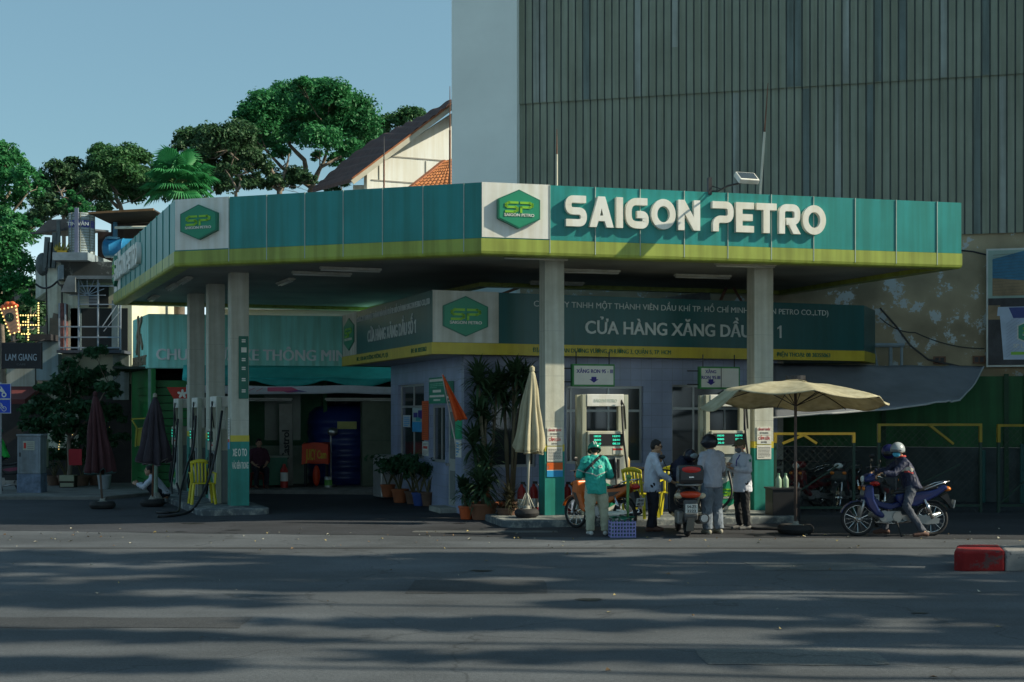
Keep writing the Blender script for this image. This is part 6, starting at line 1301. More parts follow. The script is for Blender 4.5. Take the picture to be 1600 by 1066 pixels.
# open umbrella
uo = thing('open_umbrella', 'open beige umbrella with a drooping corner on a tyre base', 'umbrella', gnd(1243, 834.5)); Yu = uo.location.y
hp = 2.59; tilt = Euler((R(-4.5), R(2.8), 0)).to_matrix()
b = MB(); b.tube([(0, 0, .12), (0, 0, hp)], .026, 10); b.build('pole', M('pole_brown', (.12, .09, .08), .6, var=.3), uo, smooth=True)
def uf(u, v):
    a = u*2*math.pi; k = (u*8) % 1; sc = math.sin(math.pi*k); Rr = 1.6*(1-.06*sc); r = Rr*v
    z_ = -.1*v-.2*v**2-.07*sc*v**1.5+.02*noise.noise(Vector((math.cos(a)*v*4, math.sin(a)*v*4, 2)))
    if v > .72 and 3.45 < u*8 < 5.0: z_ -= (v-.72)*.9*math.sin(math.pi*(u*8-3.45)/1.55)
    p = tilt @ Vector((r*math.cos(a), r*math.sin(a), z_)); return p+Vector((0, 0, hp))
b = MB(); b.grid(uf, 128, 18); cano = b.build('canopy', clothB, uo, smooth=True, solid=.006)
b = MB(); b.tube([uf(u/128, 1) for u in range(129)], .01, 5); b.build('hem', clothB, cano)
b = MB(); b.grid(lambda u, v: uf(u, v*.13)+Vector((0, 0, .05-.03*v)), 48, 3); b.build('vent_cap', clothB, cano, smooth=True)
b = MB(); b.lathe([(.16, .03), (.17, .03), (.17, .1), (.16, .1)], (0, 0, hp), 20, caps=False); b.tube([(-.16, 0, hp+.1), (-.16, 0, hp)], .008, 4); b.tube([(.16, 0, hp+.1), (.16, 0, hp)], .008, 4); b.build('top_ring', darkmetal, uo)
for k in range(8):
    b = MB(); b.tube([uf(k/8+.0001, v/8)+Vector((0, 0, -.025)) for v in range(9)], .009, 5); rb = b.build('rib', darkmetal, uo); b = MB(); b.tube([(0, 0, hp-.42), uf(k/8+.0001, .42)+Vector((0, 0, -.03))], .008, 5); b.build('strut', darkmetal, rb)
tyre_base(uo, .3)

# ------------------------------------------------------------------ yellow chairs
chy = M('chair_yellow', (.55, .47, .02), .4, var=.08)
def chair_parts(t):
    b = MB(); b.grid(lambda u, v: Vector((-.22+.44*u, -.21+.42*v, .44-.02*math.sin(math.pi*u)*math.sin(math.pi*v))), 8, 8); b.build('seat', chy, t, smooth=True, solid=.018)
    for sx in (-1, 1):
        for sy in (-1, 1):
            b = MB(); b.bar((sx*.2, sy*.19, .44), (sx*.25, sy*.24, 0), .05, .045); b.build('leg', chy, t)
    b = MB()
    P = lambda u, v: Vector(((-.2+.4*u)*(1+.08*v), -.2-.10*v-.05*math.sin(math.pi*u)*0-.0, .44+.45*v+.05*math.sin(math.pi*u)*v))
    for u0, u1 in ((0, .12), (.2, .3), (.38, .47), (.54, .63), (.71, .81), (.88, 1)): b.grid(lambda u, v: P(u0+(u1-u0)*u, v*.86), 1, 5)
    b.grid(lambda u, v: P(u, .84+.16*v), 10, 2); b.build('backrest', chy, t, smooth=True, solid=.016)
    for sx in (-1, 1):
        b = MB(); b.bar((sx*.23, -.27, .66), (sx*.26, .14, .65), .05, .02); b.bar((sx*.26, .14, .65), (sx*.24, .17, .42), .045, .02); b.build('armrest', chy, t)
chA = thing('plastic_chair', 'yellow plastic chair beside the man in glasses', 'chair', xy(1000, 26.1, .13), R(-38), 'yellow plastic chairs'); chair_parts(chA)
dup(chA, xy(1052, 26.6, .13), R(170), 'yellow plastic chair mostly hidden behind the black scooter')
dup(chA, xy(316, 30.1, .13), R(200), 'yellow plastic chair among the left fuel pumps')
yb = thing('yellow_frame', 'yellow plastic tray hung on the far left wall', 'tray', xy(221, 36, 0)); b = MB(); 
for a, c in (((-.25, .95+.95), (.33, 1.93)), ((-.25, 1.9), (-.1, 1.65)), ((-.1, 1.65), (.3, 1.72)), ((-.12, 1.65), (-.15, 1.2))): b.bar((a[0], 0, a[1]), (c[0], 0, c[1]), .04, .03)
b.grid(lambda u, v: Vector((-.13+.4*u, .02, 1.65-.43*v)), 3, 3); b.build('frame', M('tray_yellow', (.32, .28, .03), .6), yb, solid=.01)

# ------------------------------------------------------------------ small things
def extinguisher(label, p, s=1.):
    t = thing('fire_extinguisher', label, 'fire extinguisher', p, 0, 'fire extinguishers'); b = MB(); b.lathe([(0, 0), (.085, 0), (.085, .4), (.06, .48), (.03, .51), (.03, .55), (0, .55)], n=18, caps=False); b.build('cylinder', M('ext_cyl', (.36, .02, .015), .35), t, smooth=True, hard=40)
    b = MB(); b.lathe([(.087, .1), (.087, .27)], n=18, caps=False); b.build('label', white, t); b = MB(); b.box(-.02, .07, -.015, .015, .55, .6); b.tube([(.04, 0, .57), (.11, 0, .5), (.11, 0, .2)], .014, 6); b.build('valve', black, t)
extinguisher('red fire extinguisher left of the closed beige umbrella pole', xy(815, 27.4, .13)); extinguisher('red fire extinguisher right of the closed beige umbrella pole', xy(834, 27.6, .13)); extinguisher('red fire extinguisher between the front column and orange motorbike', xy(886, 27.4, .13))
tb = thing('cabinet', 'black cabinet carrying two green bottles by the right column', 'cabinet', xy(1229, 26.7, .0), R(8)); b = MB(); b.box(-.27, .27, 0, .45, .02, .62); b.build('body', black, tb, bevel=.01); b = MB(); b.box(-.29, .29, -.02, .47, .62, .65); b.build('top', darkmetal, tb)
bot_m = M('bottle_palegreen', (.3, .42, .3), .35); bot_c = M('bottle_cap', (.15, .3, .2), .4)
def bottle(label, p, grp='oil bottles', s=1., m=None):
    t = thing('oil_bottle', label, 'bottle', p, 0, grp); b = MB(); b.lathe([(0, 0), (.055*s, 0), (.058*s, .03*s), (.058*s, .15*s), (.03*s, .2*s), (.022*s, .22*s), (.022*s, .235*s), (0, .235*s)], n=16, caps=False); b.build('body', m or bot_m, t, smooth=True, hard=50); b = MB(); b.lathe([(0, .235*s), (.026*s, .235*s), (.026*s, .265*s), (0, .265*s)], n=12, caps=False); b.build('cap', bot_c, t)
bottle('left of the two green bottles on the black cabinet', xy(1216.5, 26.85, .65)); bottle('right of the two green bottles on the black cabinet', xy(1227.5, 26.9, .65))
t2 = thing('side_table', 'dark little table holding oil bottles beside the left front fuel pump', 'table', xy(982, 27.4, .13), R(14)); b = MB(); b.box(-.26, .3, -.2, .25, .85, .88); b.build('top', darkmetal, t2); b = MB(); b.box(-.24, .28, -.17, .22, 0, .85); b.build('base', M('table_dark', (.03, .035, .05), .6), t2)
for i, (px, m, lab) in enumerate(((971, M('bottle_cream', (.5, .5, .36), .4), 'cream oil bottle at the left of the little table'), (975.5, bot_m, 'green oil bottle in the middle of the little table'), (979.5, M('bottle_amber', (.4, .28, .1), .4), 'amber oil bottle at the right of the little table'))): bottle(lab, xy(px, 27.35, 1.01), 'oil bottles', 1.0, m)
sb = thing('steel_locker', 'brushed steel box left of the potted plants', 'box', xy(605, 34.1, 0), R(-68)); b = MB(); b.box(-.35, .35, -.25, .25, .05, 1.05); b.build('body', M('brushed_steel', (.42, .43, .42), .4, metal=.5, var=.2), sb, bevel=.02); b = MB(); b.box(-.3, .3, -.26, -.25, .1, 1.0); b.build('door', M('brushed_door', (.36, .37, .37), .4, metal=.5), sb)
# flag
fg = thing('flag', 'orange red flag drooping from a slanted pole by the shop door', 'flag', at(713, 700, 27.6)); L = Loc(fg.location, 0); fgo = Vector(fg.location); b = MB(); b.tube([(0, 0, 0), at(690.5, 584, 27.6)-fgo], [.014, .01], 6); b.build('pole', steel, fg)
b = MB()
def ff(u, v):
    a = at(691, 586, 27.6).lerp(at(711, 658, 27.6), v); c = at(692.5, 586, 27.6).lerp(at(731, 655, 27.6), v**1.1); p = a.lerp(c, u); p.y += .07*v*math.sin(u*9+v*3)-.02; p.z += .02*noise.noise(Vector((u*6, v*4, 1))); return p-fgo
b.grid(ff, 20, 20); b.build('cloth', M('flag_orange', (.58, .085, .015), .7, var=.15, scale=5), fg, smooth=True, solid=.004)
# crate, stick and parcel by the green jacket
cr = thing('plastic_crate', 'lilac plastic crate of green bottles beside the green jacketed rider', 'crate', gnd(972, 839), R(4)); W, D, Hh = .42, .3, .27; b = MB(); lil = M('crate_lilac', (.25, .25, .52), .5, var=.08)
for y in (-D/2, D/2-.012):
    for k in range(5): b.box(-W/2, W/2, y, y+.012, k*.058+.002, k*.058+.026)
    for k in range(9): b.box(-W/2+k*(W-.02)/8, -W/2+.02+k*(W-.02)/8, y-.002, y+.014, 0, Hh)
for x in (-W/2, W/2-.012):
    for k in range(5): b.box(x, x+.012, -D/2, D/2, k*.058+.003, k*.058+.027)
b.box(-W/2, W/2, -D/2, D/2, 0, .012); b.build('basket', lil, cr)
gb = M('bottle_green_dark', (.01, .12, .06), .2)
for i in range(4):
    for j in range(2):
        tt = thing('green_bottle', 'dark green bottle standing in the lilac crate', 'bottle', tuple(Vector(cr.location)+Vector((-.14+.095*i, -.06+.12*j, .014))), 0, 'bottles in the lilac crate'); b = MB(); b.lathe([(0, 0), (.035, 0), (.035, .2), (.014, .27), (.014, .31), (0, .31)], n=12, caps=False); b.build('glass', gb, tt, smooth=True, hard=50)
cvr = tag(MB().grid(lambda u, v: Vector((-.2+.4*u, -.14+.28*v, .325+.03*math.sin(u*9)*math.cos(v*5))), 14, 8).build('green_sheet', M('sheet_green_plastic', (.02, .2, .13), .4), None, cr.location, R(4), smooth=True, solid=.004), 'crumpled green sheet laid over the crate of bottles', 'sheet')
pk = thing('parcel', 'small pale parcel lying on top of the crate', 'parcel', tuple(Vector(cr.location)+Vector((-.08, -.02, .36)))); b = MB(); b.obox((0, 0, .04), (.3, .16, .03), (R(8), R(-6), 0)); b.obox((.05, 0, .075), (.1, .1, .03), (0, R(10), .3)); b.build('box', offwhite, pk)
sk = thing('stick', 'green stick standing up from the crate against the orange motorbike', 'stick', tuple(Vector(cr.location)+Vector((.1, .06, .3)))); b = MB(); b.tube([(0, .0, 0), (0, .02, .3), (.01, .05, .66)], [.02, .022, .03], 8); b.ell((.02, .05, .69), (.05, .04, .04)); b.build('shaft', M('stick_green', (.12, .26, .08), .6, var=.2), sk, smooth=True)
# painted kerb nose
kp = patch_mat('kerb_grey', (.24, .23, .22), (.06, .06, .07), 5, .56, .62, bump=.5); kr = patch_mat('kerb_red', (.25, .012, .014), (.10, .05, .05), 4, .54, .60, bump=.4)
kb = thing('median_kerb', 'concrete traffic island with a faded red painted nose', 'kerb', gnd(1492, 893)); L0 = Vector(kb.location)
out = rounded((0, -.0), (1, .03), 4.2, .98, .12); b = MB()
b.prism([p for p in out if p[0] <= .60]+[(.62, .02), (.62, .96)][::1] if False else [(.02, .1), (.1, .02), (.66, .03), (.90, .96), (.42, .96), (.29, .85)], -.02, .262, 'z'); b.build('red_nose', kr, kb, bevel=.03)
b = MB(); b.prism([(.661, .03), (4.2, .1), (4.2, 1.0), (.901, .96)], -.02, .258, 'z'); b.build('kerb_body', kp, kb, bevel=.03)

# ------------------------------------------------------------------ motorbikes
chrome = M('chrome', (.6, .6, .6), .2, metal=1, var=.05); eng = M('engine_alloy', (.3, .3, .29), .45, metal=.6, var=.25); seatm = M('seat_vinyl', (.018, .018, .02), .5, var=.2); amber = M('lamp_amber', (.6, .17, .02), .3); redl = M('lamp_red', (.5, .02, .015), .25); clearl = M('lamp_clear', (.55, .6, .6), .15)
def wheel(t, x, r, w, spokes=True):
    b = MB(); b.torus((x, 0, r), r-w*.55, w*.55, 'y', 40, 10); wh = b.build('wheel', rubber, t, smooth=True)
    b = MB(); b.torus((x, 0, r), r-w*1.05, w*.22, 'y', 36, 6); b.lathe([(0, -.05), (.045, -.05), (.06, -.02), (.06, .02), (.045, .05), (0, .05)], (x, 0, r), 16, 'y', caps=False)
    n = 16 if spokes else 5
    for k in range(n):
        a = 2*math.pi*k/n; c = Vector((math.cos(a), 0, math.sin(a))); s_ = .03 if k % 2 else -.03
        if spokes: b.tube([Vector((x, s_, r))+c*.05, Vector((x, 0, r))+c*(r-w)], .0035, 4)
        else: b.bar(Vector((x, 0, r))+c*.04, Vector((x, 0, r))+c*(r-w), .03, .02)
    b.build('rim', chrome if spokes else darkmetal, wh, smooth=True, hard=40); return wh
def arc_strip(b, x, z, r, a0, a1, w, n=12, th=.012):
    for k in range(n):
        a, c = R(a0+(a1-a0)*k/n), R(a0+(a1-a0)*(k+1)/n)
        P = lambda q, rr_: (x+rr_*math.cos(q), z+rr_*math.sin(q)); b.prism([P(a, r), P(c, r), P(c, r+th), P(a, r+th)], -w/2, w/2, 'y')
def underbone(label, loc, rz, paint, accent, plate='59-X1', cat='motorbike', name='motorbike', group=None, tail=amber, mirror=True, basket=False, shield=None):
    t = thing(name, label, cat, loc, rz, group); shield = shield or paint
    wheel(t, .62, .285, .052); wheel(t, -.6, .285, .058)
    b = MB(); arc_strip(b, .62, .285, .30, 20, 165, .11); b.build('front_fender', paint, t)
    for s_ in (-1, 1):
        b = MB(); b.tube([(.62, s_*.075, .285), (.545, s_*.07, .52), (.47, s_*.06, .78)], [.024, .026, .026], 8); b.ell((.62, s_*.08, .285), .035); b.build('fork', steel, t, smooth=True)
    b = MB(); b.prism([(.53, .86), (.56, .66), (.50, .52), (.36, .36), (.24, .30), (.2, .36), (.30, .46), (.38, .62), (.40, .86)], -.17, .17, 'y'); sh = b.build('leg_shield', shield, t, bevel=.03)
    b = MB(); b.prism([(.52, .66), (.46, .5), (.34, .38), (.36, .48), (.44, .64)], -.175, .175, 'y'); b.build('shield_trim', accent, sh)
    b = MB(); b.prism([(.40, .70), (.42, .52), (.1, .44), (-.12, .5), (-.16, .62), (.06, .54), (.26, .58)], -.06, .06, 'y'); b.build('main_frame', paint, t, bevel=.02)
    b = MB(); b.prism([(.54, .9), (.55, .98), (.46, 1.05), (.33, 1.04), (.36, .92)], -.13, .13, 'y'); cw = b.build('headlight_cowl', paint, t, bevel=.035)
    b = MB(); b.ell((.545, 0, .95), (.03, .1, .06)); b.build('headlight', clearl, t, smooth=True)
    for s_ in (-1, 1):
        b = MB(); b.ell((.56, s_*.13, .8), (.025, .05, .035)); b.build('indicator', amber, t, smooth=True)
    b = MB(); b.tube([(.40, -.12, 1.02), (.36, -.24, 1.05), (.27, -.36, 1.03)], .013, 8); b.tube([(.40, .12, 1.02), (.36, .24, 1.05), (.27, .36, 1.03)], .013, 8); b.tube([(.40, -.12, 1.02), (.40, .12, 1.02)], .013, 8); hb = b.build('handlebar', darkmetal, t, smooth=True)
    for s_ in (-1, 1):
        b = MB(); b.tube([(.33, s_*.29, 1.045), (.26, s_*.375, 1.028)], .019, 8); b.tube([(.36, s_*.24, 1.05), (.39, s_*.36, 1.03)], .006, 5); b.build('grip', black, hb)
        if mirror:
            b = MB(); b.tube([(.35, s_*.22, 1.06), (.34, s_*.27, 1.2)], .006, 5); b.ell((.33, s_*.28, 1.25), (.015, .055, .038)); b.build('mirror', black, t, smooth=True)
    b = MB(); b.prism([(.0, .60), (-.1, .5), (-.34, .5), (-.66, .66), (-.86, .80), (-.83, .86), (-.6, .78), (-.1, .72), (.02, .70)], -.105, .105, 'y'); sp = b.build('side_panel', paint, t, bevel=.03)
    b = MB(); b.prism([(-.02, .62), (-.2, .58), (-.42, .62), (-.60, .71), (-.4, .69), (-.1, .66)], -.11, .11, 'y'); b.build('side_decal', accent, sp)
    b = MB(); b.prism([(.06, .70), (.04, .765), (-.2, .775), (-.4, .81), (-.68, .84), (-.7, .80), (-.4, .745)], -.11, .11, 'y'); b.build('seat', seatm, t, bevel=.03)
    b = MB(); b.tube([(-.45, -.125, .78), (-.7, -.13, .88), (-.88, -.08, .92), (-.88, .08, .92), (-.7, .13, .88), (-.45, .125, .78)], .012, 6); b.build('grab_rail', chrome, t, smooth=True)
    b = MB(); b.ell((-.86, 0, .79), (.07, .09, .045)); b.build('tail_light', tail, t, smooth=True)
    b = MB(); b.prism([(-.74, .66), (-.86, .72), (-.95, .5), (-.93, .46), (-.82, .6)], -.06, .06, 'y'); arc_strip(b, -.6, .285, .31, 40, 150, .11); b.build('rear_fender', black, t)
    b = MB(); b.X = Matrix.Translation((-.965, 0, .54)) @ Matrix.Rotation(R(-12), 4, 'Y'); b.box(-.006, 0, -.095, .095, -.07, .07); pl = b.build('number_plate', M('plate_white', (.6, .62, .6), .4), t)
    b = MB(); b.X = Matrix.Translation((-.965, 0, .54)) @ Matrix.Rotation(R(-12), 4, 'Y') @ Matrix.Rotation(R(-90), 4, 'Z') @ Matrix.Translation((0, 0, 0)); put_text(b, plate, -.07, .07, .008, .045, -.006, .02, .003); put_text(b, '482.19', -.08, .08, -.056, .045, -.006, .02, .003); b.build('plate_lettering', black, pl)
    b = MB(); b.tube([(.2, -.09, .34), (.2, .09, .34)], .095, 14); b.tube([(.22, 0, .34), (.42, 0, .40)], .075, 10)
    for k in range(5): b.tube([(.26+k*.035, 0, .35+k*.012), (.272+k*.035, 0, .354+k*.012)], .088, 10)
    b.box(-.08, .2, -.08, .08, .24, .42); b.tube([(-.02, -.1, .33), (-.02, .1, .33)], .08, 14); b.build('engine', eng, t, smooth=True, hard=40)
    b = MB(); b.tube([(.38, -.08, .36), (.3, -.13, .22), (0, -.15, .2), (-.3, -.16, .24), (-.35, -.16, .25)], .022, 8); b.tube([(-.3, -.16, .24), (-.8, -.17, .36)], [.04, .052], 10); b.build('exhaust', chrome, t, smooth=True)
    b = MB(); b.prism([(-.1, .36), (-.55, .35), (-.72, .3), (-.7, .22), (-.5, .2), (-.1, .28)], .075, .1, 'y'); b.bar((-.05, -.08, .32), (-.6, -.08, .285), .035); b.build('chain_case', eng, t)
    for s_ in (-1, 1):
        b = MB(); b.tube([(-.6, s_*.1, .3), (-.46, s_*.105, .62)], .024, 8); b.tube([(-.55, s_*.1, .40), (-.5, s_*.105, .55)], .036, 8); b.build('shock_absorber', chrome, t, smooth=True)
        b = MB(); b.tube([(.06, s_*.05, .25), (.06, s_*.26, .25)], .016, 6); b.tube([(-.3, s_*.1, .3), (-.32, s_*.22, .34)], .014, 6); b.build('foot_peg', black, t)
    b = MB(); b.tube([(.0, .1, .25), (-.05, .22, .0)], .012, 6); b.build('side_stand', black, t)
    return t
blue_p2 = M('bike_blue', (.006, .016, .10), .3, var=.08); blue_d = M('bike_blue_dark', (.02, .02, .09), .35); orange_b = M('bike_orange', (.55, .12, .012), .3, var=.08); red_dec = M('bike_decal_red', (.22, .03, .08), .35)
YB = 23.75
bl_x = (1398.5-CX)/F*YB
underbone('blue motorbike carrying the rider in a face mask', (bl_x, YB, 0), R(180), blue_p2, blue_d, '51-F5')
underbone('orange motorbike behind the green jacketed rider', (xy(938, 24.95).x, 24.95, 0), R(131), orange_b, M('bike_dark_decal', (.05, .03, .02), .4), '59-H1', tail=redl, shield=orange_b)
dkred = M('bike_dark_red', (.10, .012, .015), .35); dkgrey = M('bike_charcoal', (.03, .032, .036), .4)
underbone('dark red motorbike parked behind the wire fence under the umbrella', (xy(1272, 30.0).x, 30.0, 0), R(215), dkred, dkgrey, '52-S2', tail=redl)
underbone('black motorbike parked behind the fence left of the dark red one', (xy(1240, 30.9).x, 30.9, 0), R(200), dkgrey, dkgrey, '54-P8', tail=redl)
underbone('black motorbike parked behind the fence near the blue motorbike', (xy(1322, 30.2).x, 30.2, 0), R(240), dkgrey, dkred, '59-T2', tail=redl)
underbone('black motorbike showing its plate right behind the blue motorbike', (xy(1381, 26.2).x, 26.2, 0), R(65), dkgrey, dkred, '50-N1', tail=redl)
underbone('dark motorbike with red stripes cut by the left edge', (xy(2, 35.8).x, 35.8, .0), R(200), dkgrey, red_dec, '59-C3', tail=redl)
# scooter seen from behind
sc = thing('scooter', 'black scooter with a top box seen from behind', 'scooter', gnd(1067, 834.5), R(91)); scp = M('scooter_black', (.03, .03, .033), .22, var=.15)
wheel(sc, .62, .25, .06, False); wheel(sc, -.52, .26, .08, False)
b = MB(); b.ell((-.42, 0, .66), (.5, .185, .16)); b.ell((-.62, 0, .72), (.33, .2, .13)); b.ell((-.15, 0, .6), (.28, .17, .16)); b.box(-.1, .42, -.16, .16, .3, .36); b.build('body', scp, sc, smooth=True, hard=60)
b = MB(); b.prism([(.42, .3), (.5, .7), (.46, 1.0), (.4, 1.0), (.4, .7), (.36, .36)], -.2, .2, 'y'); b.build('leg_shield', scp, sc, bevel=.03)
b = MB(); arc_strip(b, .62, .25, .27, 20, 160, .13); b.build('front_fender', scp, sc)
b = MB(); b.ell((-.88, 0, .72), (.09, .19, .06)); b.build('tail_light', M('tail_red_orange', (.6, .06, .02), .2), sc, smooth=True)
for s_ in (-1, 1):
    b = MB(); b.ell((-.86, s_*.19, .70), (.07, .07, .05)); b.build('indicator', M('lamp_pale', (.5, .42, .3), .2), sc, smooth=True)
b = MB(); b.tube([(-.5, -.17, .84), (-.8, -.19, .88), (-.98, -.1, .88), (-.98, .1, .88), (-.8, .19, .88), (-.5, .17, .84)], .018, 7); b.build('grab_rail', eng, sc, smooth=True)
b = MB(); b.prism([(-.78, .62), (-.95, .64), (-1.02, .38), (-.98, .30), (-.86, .5)], -.11, .11, 'y'); b.build('rear_mudguard', M('mud_grey', (.08, .08, .08), .5), sc, bevel=.02)
b = MB(); b.prism([(-.98, .34), (-1.02, .34), (-.86, .12), (-.8, .14)], -.06, .06, 'y'); b.build('mud_flap', M('flap', (.14, .14, .13), .6), sc)
b = MB(); b.X = Matrix.Translation((-1.03, 0, .5)) @ Matrix.Rotation(R(-10), 4, 'Y'); b.box(-.008, 0, -.1, .1, -.075, .075); pl = b.build('number_plate', MATS['plate_white'], sc)
b = MB(); b.X = Matrix.Translation((-1.03, 0, .5)) @ Matrix.Rotation(R(-10), 4, 'Y') @ Matrix.Rotation(R(-90), 4, 'Z'); put_text(b, '54-Z5', -.075, .075, .01, .05, -.008, .02, .003); put_text(b, '2222', -.075, .075, -.062, .05, -.008, .02, .003); b.build('plate_lettering', black, pl)
b = MB(); b.tube([(.1, -.16, .22), (-.4, -.2, .26)], .03, 8); b.tube([(-.35, -.21, .27), (-.9, -.23, .33)], [.075, .085], 14); b.build('exhaust', M('exhaust_black', (.04, .04, .042), .35, metal=.5), sc, smooth=True, hard=50); b = MB(); b.lathe([(0, -.003), (.06, -.003), (.06, .003), (.03, .01), (0, .01)], (-.905, -.23, .332), 16, 'x', caps=False); b.build('exhaust_cap', chrome, sc)
b = MB(); b.box(-.5, -.1, .05, .16, .2, .42); b.build('engine_cover', eng, sc, bevel=.03)
b = MB(); b.ell((-.15, 0, .84), (.36, .15, .06)); b.build('seat', seatm, sc, smooth=True)
b = MB(); b.tube([(.42, -.14, 1.06), (.32, -.34, 1.08)], .016, 6); b.tube([(.42, .14, 1.06), (.32, .34, 1.08)], .016, 6); b.ell((.43, 0, 1.05), (.1, .16, .09)); b.build('handlebar', black, sc, smooth=True)
for s_ in (-1, 1):
    b = MB(); b.tube([(.4, s_*.22, 1.1), (.37, s_*.3, 1.26)], .007, 5); b.ell((.36, s_*.31, 1.3), (.02, .06, .04)); b.build('mirror', black, sc, smooth=True)
b = MB(); b.prism([(-1.02, .94), (-.98, .9), (-.66, .9), (-.62, .98), (-.64, 1.16), (-.74, 1.2), (-.94, 1.2), (-1.02, 1.14)], -.2, .2, 'y'); tbx = b.build('top_box', scp, sc, bevel=.045)
b = MB(); b.ell((-.965, 0, 1.125), (.085, .198, .06)); b.build('reflector', M('reflector_red', (.6, .03, .025), .2), tbx, smooth=True); b = MB(); b.box(-1.026, -1.018, -.04, .04, 1.0, 1.02); b.build('box_badge', chrome, tbx)
rc = thing('raincoat', 'dark navy raincoat bundled over the black scooter seat', 'coat', gnd(1071, 834.5)+Vector((.03, .45, .9))); b = MB(); b.ell((0, 0, .1), (.22, .2, .2)); b.ell((.02, .1, .26), (.17, .15, .16)); b.ell((-.1, .05, .2), (.13, .14, .14)); o = remesh(b, 'cloth', M('navy_cloth', (.012, .014, .035), .7, var=.2), rc, .02, 3, .03, 7, 5)
hm = thing('helmet', 'dark helmet with a shiny visor resting on the bundled raincoat', 'helmet', gnd(1071, 834.5)+Vector((.13, .4, 1.22))); b = MB(); b.ell((0, 0, .1), (.12, .14, .12)); b.build('shell', M('helmet_dark', (.015, .015, .03), .25), hm, smooth=True); b = MB(); b.ell((.03, -.05, .1), (.1, .1, .06)); b.build('visor', M('visor_clear', (.25, .3, .33), .08), hm, smooth=True)
hm2 = thing('helmet', 'dark blue helmet hung on the fence beside the rider', 'helmet', at(1389, 706, 26)); b = MB(); b.ell((0, 0, 0), (.14, .13, .14)); b.build('shell', M('helmet_blue', (.012, .012, .08), .3), hm2, smooth=True); b = MB(); b.ell((-.03, -.06, -.03), (.09, .09, .06)); b.build('visor', black, hm2, smooth=True)
# ------------------------------------------------------------------ people
from mathutils.bvhtree import BVHTree
skin = M('skin', (.42, .25, .165), .55, var=.1, scale=8); skin2 = M('skin_tan', (.44, .255, .15), .55, var=.1, scale=8); hairm = M('hair_black', (.012, .011, .011), .6, var=.2); eyem = M('eye_dark', (.02, .015, .012), .3)
def hand(b, w, d, n, curl=.5, side=1, s=1.):
    """palm, four unequal bent fingers and a thumb; d = finger direction, n = palm normal (the side the fingers close to)"""
    d = Vector(d).normalized(); n = Vector(n); n = (n-d*n.dot(d)).normalized(); l = d.cross(n)*side; w = Vector(w)
    b.limb([(w-d*.02, .024*s), (w+d*.03*s, .026*s)], 8)
    for k in (-1, -.33, .33, 1): b.limb([(w+d*.02*s+l*k*.02*s, .016*s), (w+d*.085*s+l*k*.027*s, .0125*s)], 8)
    for k, L in ((-1, .062), (-.33, .074), (.33, .079), (1, .070)):
        p = w+d*.088*s+l*k*.028*s; a = 0.; js = [(p, .0098*s)]
        for seg, f_ in ((.45, .7), (.32, 1.), (.23, .8)):
            a += curl*f_; p = p+(d*math.cos(a)+n*math.sin(a))*L*seg*s; js.append((p, (.0095-.001*len(js))*s))
        b.limb(js, 8)
    p = w+d*.025*s+l*.03*s; js = [(p, .013*s)]
    for q, L in (((l*.75+d*.6+n*.3), .038), ((l*.35+d*.85+n*.4), .032), ((l*.1+d*.9+n*.45), .025)): p = p+q.normalized()*L*s; js.append((p, (.0125-.0012*len(js))*s))
    b.limb(js, 8)
def loft(b, rings, n=20, caps=True):
    """rings: (centre, rx, ry, tilt about x)"""
    vs = []
    for c, rx, ry, *tl in rings:
        c = Vector(c); m = Matrix.Rotation(tl[0], 3, 'X') if tl else Matrix.Identity(3)
        for k in range(n):
            a = 2*math.pi*k/n; ca, sa = math.cos(a), math.sin(a); vs.append(c+m @ Vector((rx*math.copysign(abs(ca)**.85, ca), ry*math.copysign(abs(sa)**.85, sa), 0)))
    N = len(rings); fs = [(i*n+k, i*n+(k+1) % n, (i+1)*n+(k+1) % n, (i+1)*n+k) for i in range(N-1) for k in range(n)]
    fs += [tuple(range(n))[::-1], tuple(range((N-1)*n, N*n))]; b.add(vs, fs)
STAND = dict(pel=(0, 0, .92), che=(0, .0, 1.2), nek=(0, .0, 1.40), hed=(0, .03, 1.555), shl=(-.175, 0, 1.355), shr=(.175, 0, 1.355), ell_=(-.235, -.03, 1.08), elr=(.235, -.03, 1.08), wrl=(-.24, .07, .84), wrr=(.24, .07, .84),
             hil=(-.09, 0, .86), hir=(.09, 0, .86), knl=(-.105, .02, .46), knr=(.105, .02, .46), anl=(-.11, -.03, .075), anr=(.11, -.03, .075))
